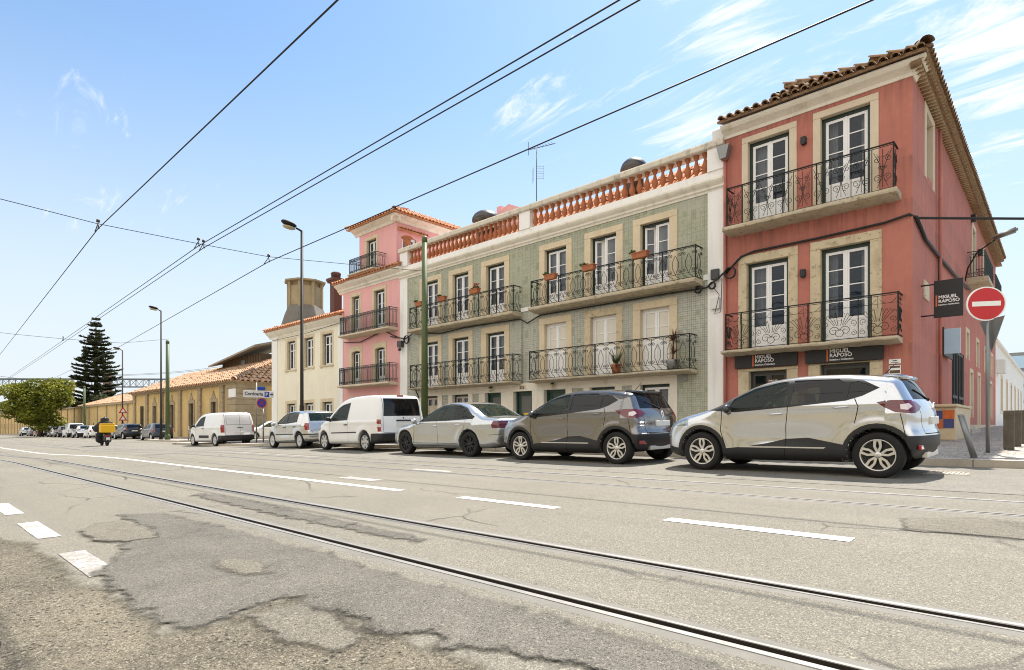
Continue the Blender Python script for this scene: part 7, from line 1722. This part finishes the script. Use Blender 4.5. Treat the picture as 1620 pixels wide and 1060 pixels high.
# ------------------------------------------------------------------ lamps, poles, signs
def lamp(x, y, ztop, label, reach=.22, sc=1.0):
    z = gp(x, y); t = thing('street_lamp', (x, y, z), label, 'street lamp', 'street lamps on tall slim poles')
    b = MB(); b.tube([(x, y, z), (x, y, z + 1.6), (x, y, z + 1.65), (x, y, ztop)], [.095, .095, .075, .055], 12); b.tube([(x, y, ztop - .02), (x - .02, y - .06, ztop + .02), (x - .1, y - reach, ztop + .10)], [.045, .045, .035], 8); b.lathe((x, y, 0), [(.16, z), (.16, z + .05), (.10, z + .07)], 14); b.build('pole', 'lamp_pole', t)
    hx, hy, hz_ = x - .14, y - reach - .26, ztop + .14
    def ell(z0, z1, sx, sy, m, nm):
        b = MB(); n = 20; prof = [(0.0, .55), (.25, .85), (.6, 1.0), (1, .80)]; rings = []
        vs = []
        for f_, k in prof:
            for q in range(n):
                a = 2 * math.pi * q / n; vs.append((hx + sx * k * math.cos(a), hy + sy * k * math.sin(a) - .04 * f_, hz_ + z0 + (z1 - z0) * f_ + .12 * (-(math.sin(a) * sy * k))))
        fs = [(i * n + q, i * n + (q + 1) % n, (i + 1) * n + (q + 1) % n, (i + 1) * n + q) for i in range(3) for q in range(n)] + [tuple(range(n))[::-1], tuple(range(3 * n, 4 * n))]
        b.add(vs, fs, True); return b.build(nm, m, t)
    ell(-.02, .15, .19, .34, 'lamp_pole', 'lamp_head'); ell(-.02, -.12, .16, .28, 'lamp_glass', 'lamp_bowl')
    return t
lamp(-23.45, 11.9, 8.22, 'tall dark street lamp in front of the cream house, nearest and largest')
lamp(-51.8, 14.55, 9.0, 'second dark street lamp by the pavement corner of the yellow hall')
lamp(-73.5, 16.95, 8.0, 'third street lamp, smallest and far along the ochre wall')
def pole(x, y, ztop, r0, r1, label, m='pole_green', name='tram_pole'):
    z = gp(x, y); b = MB(); b.tube([(x, y, z), (x, y, ztop)], [r0, r1], 14); b.lathe((x, y, 0), [(r0 * 1.25, z), (r0 * 1.25, z + .35), (r0, z + .40)], 14); b.lathe((x, y, 0), [(r1 * 1.08, ztop - .25), (r1 * 1.08, ztop - .02), (r1 * .6, ztop + .05)], 14)
    return tag(b.build(name, m), label, 'pole', 'tram wire poles')
pole(-20.4, 16.05, 8.25, .155, .115, 'thick green tram wire pole in front of the tiled house')
pole(-50.4, 14.6, 6.5, .16, .12, 'green tram wire pole standing beside the second lamp by the yellow hall')
pole(-92.5, 17.1, 5.0, .16, .12, 'distant green tram wire pole in front of the ochre wall')
t = thing('no_entry_sign', (-1.02, 14.3, gp(-1, 14.3)), 'round red no-entry sign on a grey pole at the street corner', 'road sign')
px_, py_, pz_ = -1.02, 14.3, gp(-1.02, 14.3)
b = MB(); b.tube([(px_, py_, pz_), (px_, py_, 2.55)], .034, 12); b.build('pole', 'grey_metal', t)
def disc(c, r, y0, y1, m, nm, par, ax=Vector((1, 0, 0)), tilt=0):
    n = 40; nrm = Vector((0, -1, 0)); rot = Matrix.Rotation(R(tilt), 3, 'Z'); vs = []
    for yy in (y0, y1):
        for k in range(n):
            a = 2 * math.pi * k / n; vs.append(Vector(c) + rot @ Vector((r * math.cos(a), yy, r * math.sin(a))))
    b = MB(); b.add(vs, [tuple(range(n)), tuple(range(n, 2 * n))[::-1]] + [(i, n + i, n + (i + 1) % n, (i + 1) % n) for i in range(n)]); return b.build(nm, m, par)
sc_ = (px_ - .02, py_ - .06, 2.30); TL = 30
disc(sc_, .325, 0, .025, 'sign_white', 'rim', t, tilt=TL); disc(sc_, .300, -.004, .002, 'sign_red', 'face', t, tilt=TL)
rot = Matrix.Rotation(R(TL), 3, 'Z'); b = MB(); vs = [Vector(sc_) + rot @ Vector(p) for p in ((-.235, -.008, -.045), (.235, -.008, -.045), (.235, -.008, .045), (-.235, -.008, .045))]; b.extr(vs, rot @ Vector((0, .005, 0))); b.build('bar', 'sign_white', t)
b = MB(); vs = [Vector((px_ + .05, py_ + .06, 2.02)) + Matrix.Rotation(R(-55), 3, 'Z') @ Vector(p) for p in ((-.35, 0, 0), (.35, 0, 0), (0, 0, -.62))]; b.extr(vs, (.01, .015, 0)); b.build('back_triangle', 'grey_metal', t)
# Parking signpost
gx, gy = -32.6, 14.0; zz0 = gp(gx, gy)
t = thing('direction_sign', (gx, gy, zz0), 'white Cordoaria parking direction sign with blue P panel on two posts', 'road sign')
b = MB(); b.tube([(gx, gy - .12, zz0), (gx, gy - .12, 2.35)], .035, 8); b.tube([(gx - .04, gy + .28, zz0), (gx - .04, gy + .28, .9)], .035, 8); b.build('post', 'grey_metal', t)
b = MB(); b.bbox(gx + .04, gx + .07, gy - .85, gy + .82, 1.52, 1.90, .01); b.build('panel', 'sign_white', t)
b = MB(); b.box(gx + .069, gx + .075, gy + .30, gy + .56, 1.56, 1.86); b.build('parking_panel', 'sign_blue', t)
b = MB(); put_text(b, 'Cordoaria', .255, lambda x, y, d: (gx + .074 + d, gy - .80 + x * .97, 1.635 + y), True, .98); 
b.extr([(gx + .073, gy + .60, 1.69), (gx + .073, gy + .70, 1.69), (gx + .073, gy + .70, 1.63), (gx + .073, gy + .80, 1.71), (gx + .073, gy + .70, 1.79), (gx + .073, gy + .70, 1.73), (gx + .073, gy + .60, 1.73)], (.003, 0, 0)); b.build('lettering', 'letter_dark', t)
b = MB(); put_text(b, 'P', .27, lambda x, y, d: (gx + .078 + d, gy + .35 + x, 1.62 + y), True); b.build('parking_letter', 'letter_white', t)
b = MB(); b.bbox(gx + .04, gx + .06, gy - .10, gy + .34, 1.93, 2.12, .01); b.build('blue_plate', 'sign_blue', t)
t2 = thing('no_stopping_sign', (gx + .02, gy + .10, zz0), 'round blue no-stopping sign with red edge under the Cordoaria sign', 'road sign')
def discx(c, r, x0, x1, m, nm):
    b = MB(); b.lathe(c, [(r, x0), (r, x1)], 32, 'x', smooth=False); return b.build(nm, m, t2)
discx((gx + .06, gy + .14, 1.22), .27, 0, .02, 'sign_red', 'rim'); discx((gx + .06, gy + .14, 1.22), .225, .018, .026, 'sign_blue', 'face')
b = MB()
for s in (-1, 1): b.extr([(gx + .088, gy + .14 - .17, 1.22 - s * .17 - .025), (gx + .088, gy + .14 + .17, 1.22 + s * .17 - .025), (gx + .088, gy + .14 + .17, 1.22 + s * .17 + .025), (gx + .088, gy + .14 - .17, 1.22 - s * .17 + .025)], (.003 + .001 * s, 0, 0))
b.build('cross', 'sign_red', t2)
# pair of warning signs on the third lamp
t = thing('warning_sign', (-73.5, 16.9, 0), 'two red-edged white warning signs one above the other on the far lamp', 'road sign')
for z, s in ((1.25, 1), (.45, 1)):
    b = MB(); b.extr([(-73.35, 16.55, z), (-73.35, 17.35, z), (-73.35, 16.95, z + .7)], (.03, 0, 0)); b.build('rim', 'sign_red', t); b = MB(); b.extr([(-73.31, 16.72, z + .10), (-73.31, 17.18, z + .10), (-73.31, 16.95, z + .50)], (.01, 0, 0)); b.build('face', 'sign_white', t)
# bollards
b = MB(); zb = gp(-1.15, 12.6); b.tube([(-1.08, 12.62, zb), (-1.26, 12.62, zb + .72)], [.048, .045], 12); b.ball((-1.262, 12.62, zb + .725), (.05, .05, .025), 10, 6); tag(b.build('bollard', 'grey_metal'), 'leaning grey metal bollard in front of the poster cabinet', 'bollard')
for k in range(9):
    x, y = -.78 + .05 * k, 15.6 + 1.5 * k; z = gp(x, y); b = MB(); b.bbox(x - .085, x + .085, y - .085, y + .085, z, z + .80, .02)
    for q in (.64, .70): b.bbox(x - .09, x + .09, y - .09, y + .09, z + q, z + q + .02, .004)
    tag(b.build('wooden_post', 'wood_post'), ['front', 'second', 'third', 'fourth', 'fifth', 'sixth', 'seventh', 'eighth', 'ninth'][k] + ' dark wooden post from the kerb along the side street', 'post', 'wooden posts along the side street')
for x, y, lb in ((-46.2, 14.75, 'thin grey kerb post between the green pole and the white panel van'), (-33.3, 15.6, 'thin grey kerb post left of the cream pilaster'), (-35.5, 16.2, 'thin grey kerb post behind the parking signs')):
    z = gp(x, y); b = MB(); b.tube([(x, y, z), (x, y, z + .95)], .045, 10); b.lathe((x, y, 0), [(.06, z + .72), (.06, z + .76)], 10); b.ball((x, y, z + .96), .06, 10, 6); tag(b.build('kerb_post', 'grey_metal'), lb, 'post', 'thin kerb posts')
t = thing('wall_street_lamp', (-2.79, 29.6, 6.3), 'grey street lamp head on a curved arm from the red side wall', 'street lamp')
b = MB(); b.tube([(-2.79, 29.2, 5.7), (-2.70, 29.2, 6.2), (-2.4, 29.1, 6.75), (-1.8, 28.8, 7.08)], .028, 8); b.build('arm', 'iron', t)
b = MB(); bm = bmesh.new(); bmesh.ops.create_cube(bm, size=1)
for v in bm.verts: v.co = Vector((-1.55 + v.co.x * .75, 28.75 + v.co.y * .40 * (1 if v.co.x > 0 else .6), 7.2 + v.co.z * .16 + v.co.x * .20))
bmesh.ops.bevel(bm, geom=bm.edges[:], offset=.06, segments=3, affect='EDGES'); b.addbm(bm, True); b.build('lamp_head', 'grey_metal', t)
# black coach-lamp boxes on the side wall
for k, (y, z) in enumerate(((31.4, 8.75), (34.2, 7.9), (39.4, 6.9))):
    b = MB(); b.bbox(-2.79, -2.62, y - .14, y + .14, z - .14, z + .14, .02); tag(b.build('wall_lamp', 'sign_black'), ['black wall lamp box at the top of the tall side window', 'black wall lamp box under the side eave between the balconies', 'black wall lamp box low beyond the far side balcony'][k], 'wall lamp', 'wall lamps on the side wall')

# ------------------------------------------------------------------ flower boxes and plants
def flower_box(x, z, label, w=.5, y=17.42, flowers=None, plant=False, sc=1.0, seed=1):
    t = thing('flower_box', (x, y, z), label, 'flower box', 'terracotta flower boxes on the railings')
    b = MB(); bm = bmesh.new(); bmesh.ops.create_cube(bm, size=1)
    for v in bm.verts:
        k = 1.0 if v.co.z > 0 else .86; v.co = Vector((x + v.co.x * w * k, y + v.co.y * .2 * k, z + .1 + v.co.z * .2))
    bmesh.ops.bevel(bm, geom=bm.edges[:], offset=.012, segments=2, affect='EDGES'); b.addbm(bm); b.bbox(x - w / 2 - .01, x + w / 2 + .01, y - .115, y + .115, z + .17, z + .21, .008); b.build('box', 'terracotta', t)
    rnd = random.Random(seed); b = MB()
    leaf_cloud(b, [(x + rnd.uniform(-.5, .5) * w * (.9 if plant else .3) - (.0 if plant else w * .45), y, z + .26, .10, .09, .07) for _ in range(4)], 90, .04, rnd, .2); b.build('plant', 'leaf_plant', t)
    if flowers: b = MB(); leaf_cloud(b, [(x + .05, y, z + .36, .16, .10, .12), (x + .22, y, z + .42, .07, .06, .06)], 80, .035, rnd, .2); b.build('flowers', 'flower_red', t)
    return t
flower_box(-14.35, 5.60, 'terracotta flower box on the right upper balcony, in front of its left window', .55, seed=1)
flower_box(-12.55, 5.62, 'terracotta flower box on the right upper balcony, in front of its middle window', .55, seed=2)
flower_box(-10.42, 5.66, 'terracotta flower box on the right upper balcony, in front of its right window', .62, seed=3)
flower_box(-22.55, 5.72, 'terracotta flower box on the left upper balcony, half behind the green pole', .5, seed=4)
flower_box(-20.85, 5.72, 'terracotta flower box on the left upper balcony, in front of its middle window', .5, seed=5)
flower_box(-18.65, 5.72, 'terracotta flower box with red flowers on the left upper balcony', .58, flowers=True, plant=True, seed=6)
for i, (x, z, w, lb) in enumerate(((-6.3, 6.95, .5, 'small weathered flower trough behind the upper red-house railing, left window'), (-5.95, 6.95, .45, 'brown flower trough behind the upper red-house railing, at the right leaf of the left window'), (-4.62, 6.9, .5, 'weathered flower trough behind the upper red-house railing, left leaf of the right window'), (-4.08, 6.95, .5, 'brown flower trough behind the upper red-house railing, right leaf of the right window'))): pass
t = thing('potted_plant', (-11.55, 17.7, 1.80), 'bushy grass in a terracotta pot on the lower balcony floor, left of the spiky plant', 'potted plant')
b = MB(); b.lathe((-11.55, 17.68, 0), [(.13, 1.80), (.18, 2.12), (.19, 2.15), (.16, 2.16)], 14); b.build('pot', 'terracotta', t); b = MB(); rnd = random.Random(9)
for k in range(70):
    a = rnd.uniform(0, 6.28); l = rnd.uniform(.2, .5); b.tube([(-11.55, 17.68, 2.12), (-11.55 + .12 * math.cos(a), 17.68 + .12 * math.sin(a), 2.12 + l * .7), (-11.55 + .34 * math.cos(a) * l * 2, 17.68 + .2 * math.sin(a), 2.15 + l)], [.008, .007, .002], 3)
b.build('leaves', 'leaf_plant', t)
t = thing('potted_plant', (-9.35, 17.7, 1.80), 'spiky reddish potted plant standing high at the right end of the lower balcony', 'potted plant')
b = MB(); b.lathe((-9.35, 17.68, 0), [(.17, 1.80), (.22, 2.10), (.22, 2.14)], 14); b.build('pot', 'grey_metal', t); b = MB(); b.tube([(-9.35, 17.68, 2.1), (-9.33, 17.68, 2.75)], .025, 6); b.build('stem', 'bark', t); b = MB()
for zc, q in ((2.78, 46), (2.35, 26)):
    for k in range(q):
        a = rnd.uniform(0, 6.28); e_ = rnd.uniform(-.2, 1.1); l = rnd.uniform(.28, .48) * (1 if zc > 2.5 else .7); d = Vector((math.cos(a) * math.cos(e_), math.sin(a) * math.cos(e_) * .6, math.sin(e_))); c = Vector((-9.33, 17.68, zc)); s_ = Vector((-d.y, d.x, 0.01)).normalized() * .022
        b.add([c - s_, c + d * l * .6 - s_ + Vector((0, 0, .03)), c + d * l, c + d * l * .6 + s_ + Vector((0, 0, .03)), c + s_], [(0, 1, 2, 3, 4)])
b.build('leaves', 'leaf_dry', t)

# ------------------------------------------------------------------ wires
def wire(name, pts, r, label, cat='wire', group='overhead tram wires', sag=0.0, m='cable_black'):
    P = []
    for a, b in zip(pts, pts[1:]):
        a, b = Vector(a), Vector(b); n = max(2, int((b - a).length / 2)) if sag else 1
        for i in range(n): f = i / n; P.append(a.lerp(b, f) - Vector((0, 0, sag * 4 * f * (1 - f))))
    P.append(Vector(pts[-1])); b = MB(); b.tube(P, r, 5); return tag(b.build(name, m), label, cat, group)
H = 5.85
wire('tram_wire', [(14, 4.2, H), (-20.9, 4.2, H), (-63, 6.07, H), (-150, 10, H)], .014, 'single overhead tram wire nearest the camera, on the left of the sky')
wire('tram_wire', [(14, 6.86, H), (-20.6, 6.86, H), (-65, 8.7, H), (-150, 12, H)], .013, 'upper strand of the double overhead tram wire in the middle of the sky')
wire('tram_wire', [(14, 7.05, H), (-20.6, 7.05, H), (-65, 8.9, H), (-150, 12.2, H)], .013, 'lower strand of the double overhead tram wire in the middle of the sky')
wire('tram_wire', [(14, 9.25, H), (-20.7, 9.25, H), (-52, 11.7, H), (-150, 17, H)], .015, 'overhead tram wire nearest the houses, crossing the pink belvedere')
SP = 'span wires across the street'
wire('span_wire', [(-21.3, -10, 6.9), (-21.0, 4.2, 6.02), (-20.7, 6.95, 5.97), (-20.7, 9.25, 6.03), (-20.4, 16.0, 6.75)], .011, 'thin span wire across the street to the thick green pole', group=SP)
wire('span_wire', [(-51, -10, 6.6), (-50.5, 5.6, 6.0), (-50.3, 8.2, 5.95), (-50.2, 11.5, 6.0), (-50, 14.6, 6.6)], .012, 'thin span wire across the street to the green pole by the yellow hall', group=SP)
wire('span_wire', [(-92.5, -10, 6.6), (-92.5, 8, 5.9), (-92.5, 13, 5.4), (-92.5, 17.1, 4.9)], .02, 'far span wire across the street to the distant green pole', group=SP)
def hanger(x, y, z, lb, kind=0):
    t = thing('wire_hanger', (x, y, z), lb, 'wire hanger', 'hangers holding the tram wires'); b = MB(); b.tube([(x, y, z + .19), (x, y, z + .26)], .05, 8); b.build('insulator', 'brick_red' if kind == 0 else 'dark_metal', t)
    b = MB(); b.tube([(x, y, z + .16), (x + .05, y, z + .01)], .016, 5); b.tube([(x, y, z + .16), (x - .35, y, z + .01)], .014, 5); b.ball((x + .05, y, z), .03, 8, 5); b.ball((x - .35, y, z), .025, 8, 5); b.build('clamp', 'dark_metal', t)
hanger(-20.9, 4.2, H, 'wire hanger with reddish insulator on the nearest tram wire'); hanger(-20.55, 6.86, H, 'dark hanger on the left strand of the double tram wire', 1); hanger(-20.65, 7.05, H, 'dark hanger on the right strand of the double tram wire', 1); hanger(-20.7, 9.25, H, 'forked hanger on the tram wire nearest the houses', 1); hanger(-50.3, 8.1, H, 'distant hanger on the double tram wire', 1)
# black service cables on the fronts
CB = 'black service cables on the house fronts'
wire('service_cable', [(-7.65, 17.9, 4.75), (-7.2, 17.93, 5.18), (-6.8, 17.93, 5.27), (-5.0, 17.93, 5.28), (-3.4, 17.93, 5.33), (-2.85, 17.93, 5.42), (-2.72, 18.2, 5.36), (-.75, 20.0, 5.33), (6, 26.2, 5.5)], .035, 'thick black cable across the red house and out over the side street', 'cable', CB)
wire('service_cable', [(-2.73, 18.1, 5.36), (-2.73, 19.6, 5.12), (-2.73, 22.0, 5.15), (-2.73, 25.5, 5.25), (-2.73, 30, 5.5)], .05, 'bundled black cable running down the side wall of the red house', 'cable', CB)
wire('service_cable', [(-2.71, 21.7, 5.0), (-2.71, 21.75, 3.9)], .02, 'thin black cable dropping to the hanging sign', 'cable', CB)
wire('service_cable', [(-25.6, 17.9, 4.62), (-24.3, 17.88, 4.38), (-23.6, 17.9, 4.6), (-21.6, 17.9, 4.36), (-19.8, 17.9, 4.44), (-16.4, 17.9, 4.40), (-16.0, 17.9, 4.18), (-15.3, 17.9, 4.42), (-12, 17.9, 4.42), (-9.6, 17.9, 4.42), (-8.3, 17.9, 4.40), (-7.9, 17.86, 4.62), (-7.65, 17.86, 4.8)], .03, 'black cable sagging along the tiled house under the upper balconies', 'cable', CB, .0)
wire('service_cable', [(-30.2, 17.9, 4.75), (-28.5, 17.9, 4.62), (-26.2, 17.9, 5.0), (-25.6, 17.9, 4.75), (-24.9, 17.9, 4.5)], .028, 'black cable along the pink house under its upper balcony', 'cable', CB)
wire('service_cable', [(-39.5, 17.9, 5.78), (-35, 17.88, 5.76), (-30.6, 17.88, 5.95)], .018, 'thin cable under the cornice of the cream house', 'cable', CB)
def coil(x, z, r, lb, m='cable_black', y=17.88):
    b = MB(); rnd = random.Random(int(x * 10))
    for k in range(4): b.tube([(x + (r + rnd.uniform(-.02, .02)) * math.cos(2 * math.pi * i / 20), y - .02 * k, z + (r + rnd.uniform(-.015, .015)) * math.sin(2 * math.pi * i / 20)) for i in range(20)], .018, 5, closed=True)
    return tag(b.build('cable_coil', m), lb, 'cable coil', 'coils of black cable on the fronts')
coil(-7.50, 4.72, .17, 'coil of black cable on the red wall beside the white strip'); coil(-8.08, 4.42, .10, 'small coil of black cable on the white strip of the tiled house'); coil(-24.15, 4.32, .20, 'coil of black cable between the pink and the tiled house'); coil(-8.55, 4.36, .10, 'small coil of black cable on the tiles below the upper balcony end')
b = MB(); b.bbox(-8.14, -7.88, 17.86, 17.96, 4.62, 4.94, .01); tag(b.build('junction_box', 'dark_metal'), 'dark junction box on the white strip', 'junction box'); b = MB(); b.bbox(-8.14, -7.86, 17.86, 17.96, 3.68, 4.02, .01); tag(b.build('junction_box', 'box_white'), 'white junction box on the white strip', 'junction box')
b = MB(); b.bbox(-24.85, -24.5, 17.75, 17.95, 3.98, 4.30, .02); b.ball((-24.6, 17.75, 3.85), .09, 8, 6); tag(b.build('cable_clamp', 'dark_metal'), 'dark cable clamp with insulator between the pink and tiled houses', 'cable clamp')
wire('service_cable', [(-8.0, 17.85, 4.62), (-8.0, 17.86, 4.3), (-7.85, 17.86, 4.1), (-8.0, 17.86, 3.5), (-7.8, 17.86, 3.55), (-7.76, 17.86, 4.6)], .012, 'thin looping cable between the two junction boxes', 'cable', CB)
wire('service_cable', [(-16.33, 17.94, 4.3), (-16.33, 17.94, 1.7)], .012, 'thin vertical cable between the two halves of the tiled house', 'cable', CB)

b = MB(); b.tube([(-2.97, .25, gz(-2.9, .27) - .02), (-2.93, .27, gz(-2.9, .27) + .11)], [.018, .014], 10); b.ball((-2.93, .27, gz(-2.9, .27) + .11), .014, 10, 6)
tag(b.build('post_stub', 'dark_metal'), 'short dark leaning post stub at the bottom left edge of the gravel verge', 'post')
for x, lb in ((-18.08, 'small dark lantern above the left green door of the tiled house'), (-14.62, 'small dark lantern above the green door with the white paper')):
    t = thing('door_lantern', (x, 17.85, 1.5), lb, 'lantern', 'lanterns over the doors'); b = MB(); b.tube([(x, 17.97, 1.66), (x, 17.85, 1.70), (x, 17.82, 1.64)], .012, 5); b.lathe((x, 17.82, 0), [(.02, 1.66), (.085, 1.62), (.08, 1.60)], 8); b.build('bracket', 'iron', t); b = MB(); b.lathe((x, 17.82, 0), [(.07, 1.60), (.05, 1.45), (.02, 1.43)], 8); b.build('lamp_glass', 'lamp_glass', t)
b = MB(); f = lambda zz: (lambda x, y, d: (-6.42 + x, 18.14 - d, zz + y)); put_text(b, 'MIGUEL', .075, f(1.30), True); put_text(b, 'RAPOSO', .075, f(1.22), True); put_text(b, 'Interiors Collection', .036, f(1.17), True); t = thing('window_sticker', (-6.4, 18.14, 1.17), 'small white MIGUEL RAPOSO lettering on the left shop window glass', 'sign'); b.build('lettering', 'letter_white', t); b = MB(); b.box(-6.455, -6.435, 18.135, 18.14, 1.165, 1.365); b.build('accent_bar', 'letter_orange', t)
